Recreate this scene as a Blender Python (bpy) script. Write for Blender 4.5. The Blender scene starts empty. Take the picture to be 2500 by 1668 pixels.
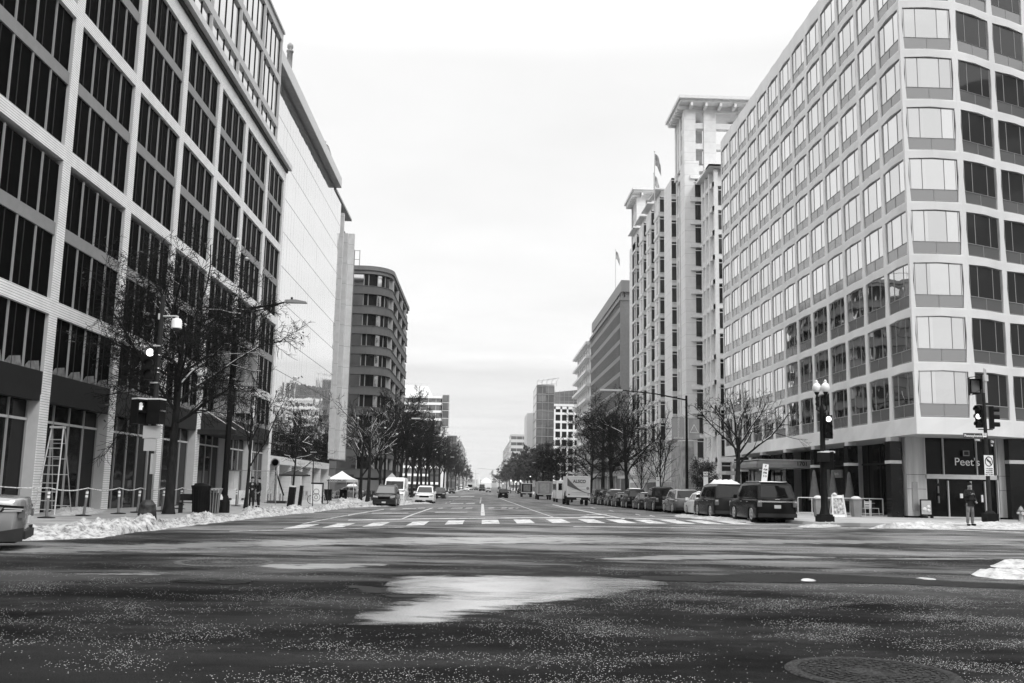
import bpy, math, random
from mathutils import Vector, Matrix
R=math.radians; PI=math.pi
scene=bpy.context.scene; COL=scene.collection
rnd=random.Random(7)
# ---------------------------------------------------------------- camera model (photo px 2500x1668)
F=2340.0; CAMH=1.7
cs=Vector((-72,351,F)).normalized()
cu=Vector((300,-15534,F)); cu=(cu-cs*cu.dot(cs)).normalized()
cr=cs.cross(cu)
if cr.x<0: cr=-cr
def ray(px,py):
    d=Vector((px-1250,py-834,F)).normalized()
    return Vector((d.dot(cr),d.dot(cs),d.dot(cu)))
def onX(px,py,X):
    d=ray(px,py); t=X/d.x; return Vector((X,d.y*t,CAMH+d.z*t))
def onY(px,py,Y):
    d=ray(px,py); t=Y/d.y; return Vector((d.x*t,Y,CAMH+d.z*t))
# ---------------------------------------------------------------- ground height
def lerp(a,b,t): return a+(b-a)*t
def sm(a,b,x):
    t=min(1,max(0,(x-a)/(b-a))); return t*t*(3-2*t)
ZR=[(-300,0),(0,0),(25,.1),(40,.19),(50,.17),(60,.1),(80,-.03),(100,-.12),(130,-.3),(175,-.5),(300,-.62),(700,-.62),(900,-1.2),(9000,-1.2)]
def zr(y):
    for (a,za),(b,zb) in zip(ZR,ZR[1:]):
        if y<=b: return lerp(za,zb,max(0,(y-a)/(b-a)))
    return ZR[-1][1]
def G(x,y):
    c=min(1,abs(x-3)/12)
    return zr(y)-.12*c*c*sm(26,40,y)+.2*sm(10,19,x)*sm(28,42,y)*(1-sm(60,95,y))
KERB=.15
def S(x,y): return G(x,y)+KERB
def at(px,py,side=0):
    """photo pixel to point on the road (side=0) or the pavement (side=KERB)"""
    d=ray(px,py); z=0
    for i in range(12):
        t=(z+side-CAMH)/d.z; p=Vector((d.x*t,d.y*t,0)); z=G(p.x,p.y)
    return Vector((p.x,p.y,z+side))
# ---------------------------------------------------------------- mesh builder
class MB:
    def __init__(s): s.v=[]; s.f=[]; s.m=[]; s.sm=[]
    def add(s,vs,fs,mi=0,smooth=False):
        b=len(s.v); s.v+= [tuple(v) for v in vs]
        for f in fs: s.f.append(tuple(b+i for i in f)); s.m.append(mi); s.sm.append(smooth)
        return s
    def box(s,x0,x1,y0,y1,z0,z1,mi=0):
        if x0>x1:x0,x1=x1,x0
        if y0>y1:y0,y1=y1,y0
        if z0>z1:z0,z1=z1,z0
        return s.add([(x0,y0,z0),(x1,y0,z0),(x1,y1,z0),(x0,y1,z0),(x0,y0,z1),(x1,y0,z1),(x1,y1,z1),(x0,y1,z1)],
            [(0,3,2,1),(4,5,6,7),(0,1,5,4),(1,2,6,5),(2,3,7,6),(3,0,4,7)],mi)
    def quad(s,a,b,c,d,mi=0): return s.add([a,b,c,d],[(0,1,2,3)],mi)
    def poly(s,pts,mi=0): return s.add(pts,[tuple(range(len(pts)))],mi)
    def tube(s,p0,p1,r0,r1=None,n=8,mi=0,caps=True,smooth=True):
        r1=r0 if r1 is None else r1
        p0=Vector(p0);p1=Vector(p1);d=(p1-p0)
        if d.length<1e-6: return s
        d.normalize(); a=Vector((0,0,1)) if abs(d.z)<.9 else Vector((1,0,0))
        u=d.cross(a).normalized(); w=d.cross(u)
        vs=[]
        for p,r in((p0,r0),(p1,r1)):
            for i in range(n):
                t=2*PI*i/n; vs.append(p+u*(math.cos(t)*r)+w*(math.sin(t)*r))
        s.add(vs,[(i,(i+1)%n,n+(i+1)%n,n+i) for i in range(n)],mi,smooth)
        if caps: s.add(vs,[tuple(range(n))[::-1],tuple(range(n,2*n))],mi)
        return s
    def path(s,pts,rs,n=5,mi=0,smooth=True):
        """one joined tube along points"""
        vs=[];k=len(pts); prev=None
        for i,p in enumerate(pts):
            p=Vector(p); q=Vector(pts[min(i+1,k-1)])-Vector(pts[max(i-1,0)])
            q.normalize()
            if prev is None:
                a=Vector((0,0,1)) if abs(q.z)<.9 else Vector((1,0,0)); u=q.cross(a).normalized()
            else:
                u=(prev-q*prev.dot(q)); u=u.normalized() if u.length>1e-6 else prev
            prev=u; w=q.cross(u)
            r=rs[i] if not isinstance(rs,(int,float)) else rs
            for j in range(n):
                t=2*PI*j/n; vs.append(p+u*(math.cos(t)*r)+w*(math.sin(t)*r))
        fs=[]
        for i in range(k-1):
            for j in range(n): fs.append((i*n+j,i*n+(j+1)%n,(i+1)*n+(j+1)%n,(i+1)*n+j))
        s.add(vs,fs,mi,smooth); s.add(vs[:n],[tuple(range(n))[::-1]],mi); s.add(vs[-n:],[tuple(range(n))],mi)
        return s
    def lathe(s,prof,c=(0,0,0),n=16,mi=0,smooth=True,caps=True):
        vs=[]
        for r,z in prof:
            for j in range(n):
                t=2*PI*j/n; vs.append((c[0]+math.cos(t)*r,c[1]+math.sin(t)*r,c[2]+z))
        k=len(prof)
        fs=[(i*n+j,i*n+(j+1)%n,(i+1)*n+(j+1)%n,(i+1)*n+j) for i in range(k-1) for j in range(n)]
        s.add(vs,fs,mi,smooth)
        if caps: s.add(vs[:n],[tuple(range(n))[::-1]],mi); s.add(vs[-n:],[tuple(range(n))],mi)
        return s
    def prism(s,poly,axis,a,b,mi=0):
        """polygon in the two other axes extruded along axis from a to b"""
        def P(u,v,t):
            return (t,u,v) if axis=='x' else ((u,t,v) if axis=='y' else (u,v,t))
        n=len(poly); vs=[P(u,v,a) for u,v in poly]+[P(u,v,b) for u,v in poly]
        s.add(vs,[tuple(range(n))[::-1],tuple(range(n,2*n))]+[(i,(i+1)%n,n+(i+1)%n,n+i) for i in range(n)],mi)
        return s
    def merge(s,o,M=None):
        b=len(s.v)
        s.v+=[tuple(M@Vector(v)) for v in o.v] if M is not None else o.v
        s.f+=[tuple(b+i for i in f) for f in o.f]; s.m+=o.m; s.sm+=o.sm
        return s
    def mesh(s,name,mats):
        me=bpy.data.meshes.new(name); me.from_pydata(s.v,[],s.f)
        if not isinstance(mats,(list,tuple)): mats=[mats]
        for m in mats: me.materials.append(m)
        me.polygons.foreach_set('material_index',s.m); me.polygons.foreach_set('use_smooth',s.sm)
        me.update(); return me
    def build(s,name,mats,parent=None,fix=True):
        me=s.mesh(name,mats)
        if fix: recalc(me)
        return link(name,me,parent)
def recalc(me):
    import bmesh
    b=bmesh.new(); b.from_mesh(me); bmesh.ops.recalc_face_normals(b,faces=b.faces); b.to_mesh(me); b.free()
def link(name,me,parent=None,M=None):
    o=bpy.data.objects.new(name,me); COL.objects.link(o)
    if parent is not None: o.parent=parent
    if M is not None: o.matrix_local=M
    return o
def tag(o,label=None,cat=None,group=None,kind=None):
    if label:o['label']=label
    if cat:o['category']=cat
    if group:o['group']=group
    if kind:o['kind']=kind
    return o
def thing(name,label,cat,loc=(0,0,0),rz=0,group=None):
    o=bpy.data.objects.new(name,None); COL.objects.link(o); o.empty_display_size=.3
    o.location=loc; o.rotation_euler=(0,0,rz); return tag(o,label,cat,group)
def copy_tree(o,parent=None):
    c=o.copy(); COL.objects.link(c); c.parent=parent
    for ch in o.children: copy_tree(ch,c)
    return c
def structure(o): o['kind']='structure'; return o
def spread(parent,name,me,mats,Ms,limit=100):
    """repeat a part: the nearest `limit` as objects, the rest as one stuff part. me: MB"""
    Ms=sorted(Ms,key=lambda M:(M.translation-Vector((0,0,1.7))).length if parent.parent is None else 0)
    mesh=me.mesh(name,mats); recalc(mesh)
    for M in Ms[:limit]: link(name,mesh,parent,M)
    if len(Ms)>limit:
        big=MB()
        for M in Ms[limit:]: big.merge(me,M)
        o=big.build(name,mats,parent); o['kind']='stuff'
def T(x,y,z): return Matrix.Translation((x,y,z))
def RZ(a): return Matrix.Rotation(a,4,'Z')
# ---------------------------------------------------------------- materials (all greys)
def mat(name,v=.3,rough=.7,metal=0,spec=.5,var=0,vscale=3,bump=0,bscale=30,stretch=(1,1,1),coat=0,emit=0):
    if v<.09 and spec==.5 and not metal: spec=.12
    m=bpy.data.materials.new(name); m.use_nodes=True; nt=m.node_tree; N=nt.nodes; L=nt.links
    b=N['Principled BSDF']
    b.inputs['Base Color'].default_value=(v,v,v,1); b.inputs['Roughness'].default_value=rough
    b.inputs['Metallic'].default_value=metal; b.inputs['Specular IOR Level'].default_value=spec
    if coat: b.inputs['Coat Weight'].default_value=coat
    if emit: b.inputs['Emission Color'].default_value=(1,1,1,1); b.inputs['Emission Strength'].default_value=emit
    if var or bump:
        tc=N.new('ShaderNodeTexCoord'); mp=N.new('ShaderNodeMapping'); mp.inputs['Scale'].default_value=stretch
        L.new(tc.outputs['Object'],mp.inputs['Vector'])
    if var:
        n=N.new('ShaderNodeTexNoise'); n.inputs['Scale'].default_value=vscale; n.inputs['Detail'].default_value=6
        L.new(mp.outputs[0],n.inputs['Vector'])
        r=N.new('ShaderNodeMapRange'); r.inputs[1].default_value=.3; r.inputs[2].default_value=.7
        r.inputs[3].default_value=v*(1-var); r.inputs[4].default_value=min(1,v*(1+var))
        L.new(n.outputs[0],r.inputs[0]); L.new(r.outputs[0],b.inputs['Base Color'])
    if bump:
        n=N.new('ShaderNodeTexNoise'); n.inputs['Scale'].default_value=bscale; n.inputs['Detail'].default_value=4
        L.new(mp.outputs[0],n.inputs['Vector'])
        bp=N.new('ShaderNodeBump'); bp.inputs['Strength'].default_value=bump; bp.inputs['Distance'].default_value=.05
        L.new(n.outputs[0],bp.inputs['Height']); L.new(bp.outputs[0],b.inputs['Normal'])
    return m
def striped(name,v,dark,period,duty=.12,rough=.7,var=.08):
    """horizontal joints every `period` metres of height"""
    m=mat(name,v,rough,var=var,vscale=1.5); nt=m.node_tree; N=nt.nodes; L=nt.links; b=N['Principled BSDF']
    src=b.inputs['Base Color'].links[0].from_socket
    g=N.new('ShaderNodeNewGeometry'); sx=N.new('ShaderNodeSeparateXYZ'); L.new(g.outputs['Position'],sx.inputs[0])
    d=N.new('ShaderNodeMath'); d.operation='DIVIDE'; d.inputs[1].default_value=period; L.new(sx.outputs[2],d.inputs[0])
    f=N.new('ShaderNodeMath'); f.operation='FRACT'; L.new(d.outputs[0],f.inputs[0])
    c=N.new('ShaderNodeMath'); c.operation='LESS_THAN'; c.inputs[1].default_value=duty; L.new(f.outputs[0],c.inputs[0])
    mx=N.new('ShaderNodeMix'); mx.data_type='RGBA'; L.new(c.outputs[0],mx.inputs[0]); L.new(src,mx.inputs[6])
    mx.inputs[7].default_value=(dark,dark,dark,1); L.new(mx.outputs[2],b.inputs['Base Color'])
    return m
def glass(name,v=.02,rough=.04,metal=0,spec=.5,wave=0,wscale=.6,panel=None,pv=(.6,1.35)):
    """opaque reflecting window glass; wave = slight pillowing of each pane"""
    m=mat(name,v,rough,metal,spec); nt=m.node_tree; N=nt.nodes; L=nt.links; b=N['Principled BSDF']
    if wave:
        g=N.new('ShaderNodeNewGeometry'); n=N.new('ShaderNodeTexNoise'); n.inputs['Scale'].default_value=wscale; n.inputs['Detail'].default_value=1.5
        L.new(g.outputs['Position'],n.inputs['Vector']); bp=N.new('ShaderNodeBump'); bp.inputs['Strength'].default_value=wave
        bp.inputs['Distance'].default_value=.1; L.new(n.outputs[0],bp.inputs['Height']); L.new(bp.outputs[0],b.inputs['Normal'])
    if panel:   # brightness differs a little from pane to pane
        oi=N.new('ShaderNodeNewGeometry'); vm=N.new('ShaderNodeVectorMath'); vm.operation='SNAP'; vm.inputs[1].default_value=panel
        L.new(oi.outputs['Position'],vm.inputs[0]); w=N.new('ShaderNodeTexWhiteNoise'); L.new(vm.outputs[0],w.inputs['Vector'])
        r=N.new('ShaderNodeMapRange'); r.inputs[3].default_value=v*pv[0]; r.inputs[4].default_value=min(1,v*pv[1])
        L.new(w.outputs[0],r.inputs[0]); L.new(r.outputs[0],b.inputs['Base Color'])
    return m
M_stone=mat('pale_precast',.62,.75,var=.12,vscale=.8,stretch=(1,1,.25),bump=.1)
M_white=mat('white_painted_metal',.75,.4,var=.05)
M_light=mat('light_grey_metal',.5,.45,var=.08)
M_mid=mat('mid_grey_metal',.25,.5,var=.1)
M_dark=mat('dark_metal',.028,.6,spec=.1,var=.2)
M_black=mat('black_paint',.008,.55,spec=.1,var=.2)
M_matte=mat('black_matte',.004,.95,spec=.08)
M_rubber=mat('rubber',.02,.85,var=.3,vscale=20)
M_chrome=mat('bright_metal',.6,.2,1)
M_snow=mat('snow',.62,.6,spec=.3,var=.06,vscale=6,bump=.5,bscale=12)
M_concrete=mat('concrete',.32,.85,var=.25,vscale=1.2,bump=.15)
M_dconc=mat('dark_concrete',.14,.85,var=.15,vscale=.6,bump=.1,stretch=(1,1,.3))
M_bark=mat('bark',.018,.95,spec=.15,var=.5,vscale=8,bump=.6,bscale=25,stretch=(1,1,.3))
M_twig=mat('twig',.015,.95,spec=.1,var=.3,vscale=4)
M_leaf=mat('dry_leaf',.06,.8,var=.6,vscale=5)
M_ink=mat('printed_black',.015,.6)
M_signw=mat('sign_white',.75,.5,var=.04)
M_lampglow=mat('lit_signal_lens',.9,.3,emit=1.3)
M_lens=mat('dark_lens',.03,.15)
M_skin=mat('skin',.32,.6,var=.08)
def text(s,size,mt,parent,M,name='lettering',extr=.004,bold=False,align='CENTER'):
    cu_=bpy.data.curves.new('txt','FONT'); cu_.body=s; cu_.size=size; cu_.extrude=extr; cu_.align_x=align; cu_.align_y='CENTER'
    if bold: cu_.offset=size*.02
    o=bpy.data.objects.new('txt',cu_); COL.objects.link(o)
    bpy.context.view_layer.update()
    me=bpy.data.meshes.new_from_object(o.evaluated_get(bpy.context.evaluated_depsgraph_get()))
    bpy.data.objects.remove(o); me.materials.clear(); me.materials.append(mt)
    return link(name,me,parent,M)
# text frame facing the camera-ish side (-Y): letters in XZ plane
FACE_S=Matrix.Rotation(R(90),4,'X')
# ---------------------------------------------------------------- camera, sky, sun, render settings
cam=bpy.data.cameras.new('camera'); co=bpy.data.objects.new('camera',cam); COL.objects.link(co); scene.camera=co
cam.sensor_width=36; cam.lens=36*F/2500; cam.clip_end=12000; cam.clip_start=.1
fwd=Vector((cr.z,cs.z,cu.z)); rgt=Vector((cr.x,cs.x,cu.x)); dwn=Vector((cr.y,cs.y,cu.y))
Mc=Matrix((rgt,-dwn,-fwd)).transposed().to_4x4(); Mc.translation=(0,0,CAMH); co.matrix_world=Mc
scene.view_settings.view_transform='Standard'; scene.view_settings.look='None'; scene.view_settings.gamma=1; scene.view_settings.exposure=.45
W=bpy.data.worlds.new('World'); scene.world=W; W.use_nodes=True; nt=W.node_tree; N=nt.nodes; L=nt.links
bg=N['Background']; bg.inputs[1].default_value=1
SUN_EL,SUN_AZ=R(38),R(150)
sky=N.new('ShaderNodeTexSky'); sky.sky_type='NISHITA'; sky.sun_disc=False; sky.sun_elevation=SUN_EL; sky.sun_rotation=SUN_AZ
bw=N.new('ShaderNodeRGBToBW'); L.new(sky.outputs[0],bw.inputs[0])
def nm(op,a,b=None,c=None):
    n=N.new('ShaderNodeMath'); n.operation=op
    for i,x in enumerate((a,b,c)):
        if x is None: continue
        if isinstance(x,(int,float)): n.inputs[i].default_value=x
        else: L.new(x,n.inputs[i])
    return n.outputs[0]
skyl=nm('MULTIPLY',bw.outputs[0],.06)
tc=N.new('ShaderNodeTexCoord'); sp=N.new('ShaderNodeSeparateXYZ'); L.new(tc.outputs['Generated'],sp.inputs[0])
# projected cloud layer: divide by elevation so that the bands flatten towards the horizon
el=nm('MAXIMUM',sp.outputs[2],.03); cx=nm('DIVIDE',sp.outputs[0],el); cy=nm('DIVIDE',sp.outputs[1],el)
cb=N.new('ShaderNodeCombineXYZ'); L.new(cx,cb.inputs[0]); L.new(cy,cb.inputs[1])
nz=N.new('ShaderNodeTexNoise'); nz.inputs['Scale'].default_value=.55; nz.inputs['Detail'].default_value=7; nz.inputs['Roughness'].default_value=.55
L.new(cb.outputs[0],nz.inputs['Vector'])
cl=N.new('ShaderNodeMapRange'); cl.inputs[1].default_value=.35; cl.inputs[2].default_value=.7; cl.inputs[3].default_value=.75; cl.inputs[4].default_value=.66
L.new(nz.outputs[0],cl.inputs[0])
# overcast luminance grows towards the zenith, low bank of greyer cloud near the horizon
zen=N.new('ShaderNodeMapRange'); zen.inputs[1].default_value=.42; zen.inputs[2].default_value=1; zen.inputs[3].default_value=1; zen.inputs[4].default_value=3.6
L.new(sp.outputs[2],zen.inputs[0])
nz2=N.new('ShaderNodeTexNoise'); nz2.inputs['Scale'].default_value=.25; nz2.inputs['Detail'].default_value=6; L.new(cb.outputs[0],nz2.inputs['Vector'])
edge=nm('MULTIPLY_ADD',nz2.outputs[0],.05,.098)
low=N.new('ShaderNodeMapRange'); low.interpolation_type='SMOOTHSTEP'; L.new(nm('SUBTRACT',sp.outputs[2],edge),low.inputs[0])
low.inputs[1].default_value=-.004; low.inputs[2].default_value=.008; low.inputs[3].default_value=.84; low.inputs[4].default_value=1
base=nm('MULTIPLY',nm('MULTIPLY',cl.outputs[0],zen.outputs[0]),low.outputs[0])
tot=nm('ADD',nm('MULTIPLY',base,.96),nm('MULTIPLY',skyl,.15))
cc=N.new('ShaderNodeCombineXYZ')
for i in range(3): L.new(tot,cc.inputs[i])
L.new(cc.outputs[0],bg.inputs[0])
sl=bpy.data.lights.new('sun','SUN'); so=bpy.data.objects.new('sun',sl); COL.objects.link(so)
sl.energy=1.1; sl.angle=R(14)
sd=Vector((math.sin(SUN_AZ)*math.cos(SUN_EL),math.cos(SUN_AZ)*math.cos(SUN_EL),math.sin(SUN_EL)))
so.rotation_euler=(-sd).to_track_quat('-Z','Y').to_euler(); so.location=(0,-20,60)
# ---------------------------------------------------------------- road
def asphalt():
    m=bpy.data.materials.new('wet_asphalt'); m.use_nodes=True; nt=m.node_tree; N=nt.nodes; L=nt.links; b=N['Principled BSDF']
    g=N.new('ShaderNodeNewGeometry')
    def noise(sc,det,stretch,rough=.5,off=0):
        mp=N.new('ShaderNodeMapping'); mp.inputs['Scale'].default_value=stretch; mp.inputs['Location'].default_value=(off,off,0)
        L.new(g.outputs['Position'],mp.inputs[0]); n=N.new('ShaderNodeTexNoise'); n.inputs['Scale'].default_value=sc; n.inputs['Detail'].default_value=det
        n.inputs['Roughness'].default_value=rough; L.new(mp.outputs[0],n.inputs['Vector']); return n.outputs[0]
    def rng(x,a,b_,c,d,smooth=True):
        r=N.new('ShaderNodeMapRange'); L.new(x,r.inputs[0]); r.interpolation_type='SMOOTHSTEP' if smooth else 'LINEAR'
        for i,v in enumerate((a,b_,c,d)): r.inputs[1+i].default_value=v
        return r.outputs[0]
    def M2(op,a,c=None):
        n=N.new('ShaderNodeMath'); n.operation=op
        for i,x in enumerate((a,c)):
            if x is None: continue
            if isinstance(x,(int,float)): n.inputs[i].default_value=x
            else: L.new(x,n.inputs[i])
        return n.outputs[0]
    sp=N.new('ShaderNodeSeparateXYZ'); L.new(g.outputs['Position'],sp.inputs[0])
    fine=noise(60,3,(1,1,1),.7); patch=noise(.5,7,(.6,1,1),.65); streak=noise(.34,7,(.3,1,1),.66,40)
    lane=noise(.5,4,(1,.05,1),.5,11)
    dry=M2('MULTIPLY',rng(streak,.47,.60,0,1),rng(sp.outputs[1],13,24,.1,1))   # brine-dried streaks across the junction
    lanes=M2('MULTIPLY',rng(lane,.45,.62,0,.55),rng(sp.outputs[1],34,44,0,1))
    dr=M2('MAXIMUM',dry,lanes)
    wet=rng(patch,.52,.62,0,1)
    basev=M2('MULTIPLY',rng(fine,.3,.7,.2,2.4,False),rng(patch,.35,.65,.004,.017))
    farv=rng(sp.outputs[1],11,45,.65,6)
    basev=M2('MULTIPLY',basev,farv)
    col=M2('ADD',basev,M2('MULTIPLY',M2('MULTIPLY',dr,rng(fine,.3,.7,.7,1.2,False)),.13))
    # rock salt grains
    vo=N.new('ShaderNodeTexVoronoi'); vo.inputs['Scale'].default_value=70; L.new(g.outputs['Position'],vo.inputs['Vector'])
    wn=N.new('ShaderNodeTexWhiteNoise'); L.new(vo.outputs['Position'],wn.inputs['Vector'])
    dens=noise(.9,5,(.6,1,1),.6,90); densr=M2('MULTIPLY',rng(dens,.44,.68,.01,.42),rng(sp.outputs[1],10,21,1,.22))
    densr=M2('MULTIPLY',densr,rng(sp.outputs[0],-3,6,.5,1.25))
    pick=M2('LESS_THAN',wn.outputs[0],densr); near=M2('LESS_THAN',vo.outputs['Distance'],M2('MULTIPLY',wn.outputs[0],1.2) if False else .36)
    salt=M2('MULTIPLY',pick,near); salt=M2('MULTIPLY',salt,rng(sp.outputs[1],26,34,1,0))
    mx=N.new('ShaderNodeMix'); mx.data_type='FLOAT'; L.new(salt,mx.inputs[0]); L.new(col,mx.inputs[2]); L.new(rng(wn.outputs[0],0,.34,.95,.3,False),mx.inputs[3])
    L.new(mx.outputs[0],b.inputs['Base Color'])
    ro=M2('ADD',M2('MULTIPLY',wet,-.16),M2('ADD',M2('MULTIPLY',dr,.12),.66)); L.new(ro,b.inputs['Roughness'])
    b.inputs['Specular IOR Level'].default_value=.015
    bp=N.new('ShaderNodeBump'); bp.inputs['Strength'].default_value=.6; bp.inputs['Distance'].default_value=.012
    L.new(M2('ADD',fine,M2('MULTIPLY',salt,1)),bp.inputs['Height']); L.new(bp.outputs[0],b.inputs['Normal'])
    return m
M_asphalt=asphalt()
M_pave=mat('wet_concrete_paving',.30,.6,var=.35,vscale=.8,bump=.15)
M_paveR=mat('pale_concrete_paving',.33,.7,var=.2,vscale=.7,bump=.1)
M_paint=mat('worn_road_paint',.5,.7,var=.3,vscale=4)
def _wear(m,sc,a,b_):
    nt=m.node_tree; N=nt.nodes; L=nt.links; g=N.new('ShaderNodeNewGeometry'); n=N.new('ShaderNodeTexNoise'); n.inputs['Scale'].default_value=sc; n.inputs['Detail'].default_value=8; n.inputs['Roughness'].default_value=.75
    L.new(g.outputs['Position'],n.inputs['Vector']); r=N.new('ShaderNodeMapRange'); r.inputs[1].default_value=a; r.inputs[2].default_value=b_; L.new(n.outputs[0],r.inputs[0]); L.new(r.outputs[0],N['Principled BSDF'].inputs['Alpha'])
_wear(M_paint,2.2,.30,.50)
def grid(xs,ys,zf,name,m):
    b=MB(); nx=len(xs)
    b.add([(x,y,zf(x,y)) for y in ys for x in xs],[(j*nx+i,j*nx+i+1,(j+1)*nx+i+1,(j+1)*nx+i) for j in range(len(ys)-1) for i in range(nx-1)],0,True)
    return structure(b.build(name,m,fix=False))
xs=[-1500,-900,-400,-160,-80,-50]+[-40+i for i in range(81)]+[50,80,160,400,900,1500]
ys=[-700,-400,-200,-60,-20]+[-10+i*1.0 for i in range(131)]+[122+i*4 for i in range(44)]+[310,340,380,420,480,540,620,700,800,900,1500,2300,3300]
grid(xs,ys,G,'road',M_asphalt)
def densify(pts,step=1.0,closed=True):
    out=[]
    n=len(pts)
    for i in range(n if closed else n-1):
        a=Vector(pts[i][:2]);b=Vector(pts[(i+1)%n][:2]); k=max(1,int((b-a).length/step))
        for j in range(k): out.append(a.lerp(b,j/k))
    if not closed: out.append(Vector(pts[-1][:2]))
    return out
import bmesh as _bm
def slab(poly,name,m,lift=KERB,kerb=True,step=1.0):
    """raised paving following the ground: cells of a grid clipped to the polygon, plus kerb face"""
    b=_bm.new(); pts=densify(poly,step)
    vs=[b.verts.new((p.x,p.y,0)) for p in pts]; f=b.faces.new(vs)
    x0=min(p.x for p in pts);x1=max(p.x for p in pts);y0=min(p.y for p in pts);y1=max(p.y for p in pts)
    g=2.0
    for ax,(a,c) in enumerate(((x0,x1),(y0,y1))):
        t=math.ceil(a/g)*g
        while t<c:
            if ax==1 and t>140 and (round(t/g)%6): t+=g; continue
            no=(1,0,0) if ax==0 else (0,1,0); co_=(t,0,0) if ax==0 else (0,t,0)
            _bm.ops.bisect_plane(b,geom=b.verts[:]+b.edges[:]+b.faces[:],plane_co=co_,plane_no=no); t+=g
    for v in b.verts: v.co.z=G(v.co.x,v.co.y)+lift
    for fc in b.faces:
        if fc.normal.z<0: fc.normal_flip()
    if kerb:
        be=[e for e in b.edges if e.is_boundary]
        r=_bm.ops.extrude_edge_only(b,edges=be)
        for v in [x for x in r['geom'] if isinstance(x,_bm.types.BMVert)]: v.co.z=G(v.co.x,v.co.y)-.05
    me=bpy.data.meshes.new(name); b.to_mesh(me); b.free(); me.materials.append(m)
    return structure(link(name,me))
def px2(*pts,side=0): return [tuple(at(x,y,side)[:2]) for x,y in pts]
LK=px2((-260,1322),(0,1306),(250,1300),(340,1288),(430,1280),(640,1260),(760,1248),(862,1238))
left_edge=LK+[(-9.1,74),(-9.1,700)]
slab([(-60,20)]+[(-60,700)]+left_edge[::-1]+[(-40,22)],'left_pavement',M_pave)
right_edge=[(14.9,700),(14.9,47),(15.1,43.6)]+px2((1960,1283),(2100,1286),(2300,1289),(2500,1291),(2900,1294))
slab([(60,700)]+right_edge+[(60,62)],'right_pavement',M_paveR)
# far side streets' ground beyond is the road sheet itself
def decal(poly,name,m,lift=.005,kind='structure',label=None):
    b=_bm.new(); pts=densify(poly,1.0)
    b.faces.new([b.verts.new((p.x,p.y,0)) for p in pts])
    x0=min(p.x for p in pts);x1=max(p.x for p in pts);y0=min(p.y for p in pts);y1=max(p.y for p in pts)
    for ax,(a,c) in enumerate(((x0,x1),(y0,y1))):
        t=math.ceil(a)
        while t<c:
            _bm.ops.bisect_plane(b,geom=b.verts[:]+b.edges[:]+b.faces[:],plane_co=(t,0,0) if ax==0 else (0,t,0),plane_no=(1,0,0) if ax==0 else (0,1,0)); t+=1 if y1<130 else 4
    for v in b.verts: v.co.z=Gi(v.co.x,v.co.y)+lift
    for fc in b.faces:
        if fc.normal.z<0: fc.normal_flip()
    return b
import bisect
def Gi(x,y):
    i=max(1,min(len(xs)-1,bisect.bisect_right(xs,x)));j=max(1,min(len(ys)-1,bisect.bisect_right(ys,y)))
    xa,xb,ya,yb=xs[i-1],xs[i],ys[j-1],ys[j]; u=(x-xa)/(xb-xa); v=(y-ya)/(yb-ya)
    return (G(xa,ya)*(1-u)+G(xb,ya)*u)*(1-v)+(G(xa,yb)*(1-u)+G(xb,yb)*u)*v
def markings(polys,name,m,lift=.006):
    b=_bm.new()
    for p in polys:
        d=decal(p,'x',m,lift); me=bpy.data.meshes.new('t'); d.to_mesh(me); d.free(); b.from_mesh(me); bpy.data.meshes.remove(me)
    me=bpy.data.meshes.new(name); b.to_mesh(me); b.free(); me.materials.append(m)
    return structure(link(name,me))
# crosswalk bars read from the photo (near edge y / far edge y)
bars=[]
def ln(x0,y0,x1,y1,x): return y0+(y1-y0)*(x-x0)/(x1-x0)
near=lambda x: ln(700,1291,1131,1280,x) if x<1131 else (ln(1131,1280,1400,1276.5,x) if x<1400 else ln(1400,1276.5,1760,1280,x))
far_=lambda x: near(x)-9.5+ (x-1178)*.0008
vx,vy=1178,1185
for xn in (690,786,884,991,1085.5,1176,1262,1349,1435,1512,1585,1655,1725,1795):
    w=44 if xn>800 else 50
    def up(x):
        y=near(x); t=(near(x)-far_(x))/(y-vy); return (x+(vx-x)*t,y+(vy-y)*t)
    a,b_=(xn,near(xn)),(xn+w,near(xn+w))
    bars.append(px2(a,b_,up(xn+w),up(xn)))
markings(bars,'crosswalk_markings',M_paint)
ML=[]
def line(xa,y0,y1,xb=None,w=.14):
    xb=xa if xb is None else xb
    ML.append([(xa-w/2,y0),(xa+w/2,y0),(xb+w/2,y1),(xb-w/2,y1)])
ML.append(px2((850,1271.3),(1150,1266.8),(1150,1265),(850,1269.5)))      # stop line
ML.append(px2((1150,1266.8),(1500,1265.5),(1650,1270),(1650,1268.5),(1500,1264),(1150,1265)))
ML.append(px2((975,1269),(981,1269),(1058,1240.5),(1052,1240.5)))           # oncoming lane line
line(.05,50,95,w=.22)                                                      # centre line
for i in range(14): line(-.2,100+i*6,103+i*6,w=.16)
ML.append(px2((1348,1263),(1352,1263),(1215,1213),(1213,1213)))
for i in range(10): line(-3.6,96+i*12,99+i*12,w=.13)
ML.append(px2((850,1260),(850,1257),(937,1243),(937,1244.5)))
ML.append(px2((735,1280),(742,1280),(935,1244.8),(930,1244.8)))
ML.append(px2((1522,1268),(1526,1266.5),(1350,1232),(1348,1233)))
for x,y in ((1440,1239.5),(1485,1246.5),(1550,1256),(1585,1259)): ML.append(px2((x,y),(x+11,y+2.4),(x+16,y+2.4),(x+3,y-.4)))
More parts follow.
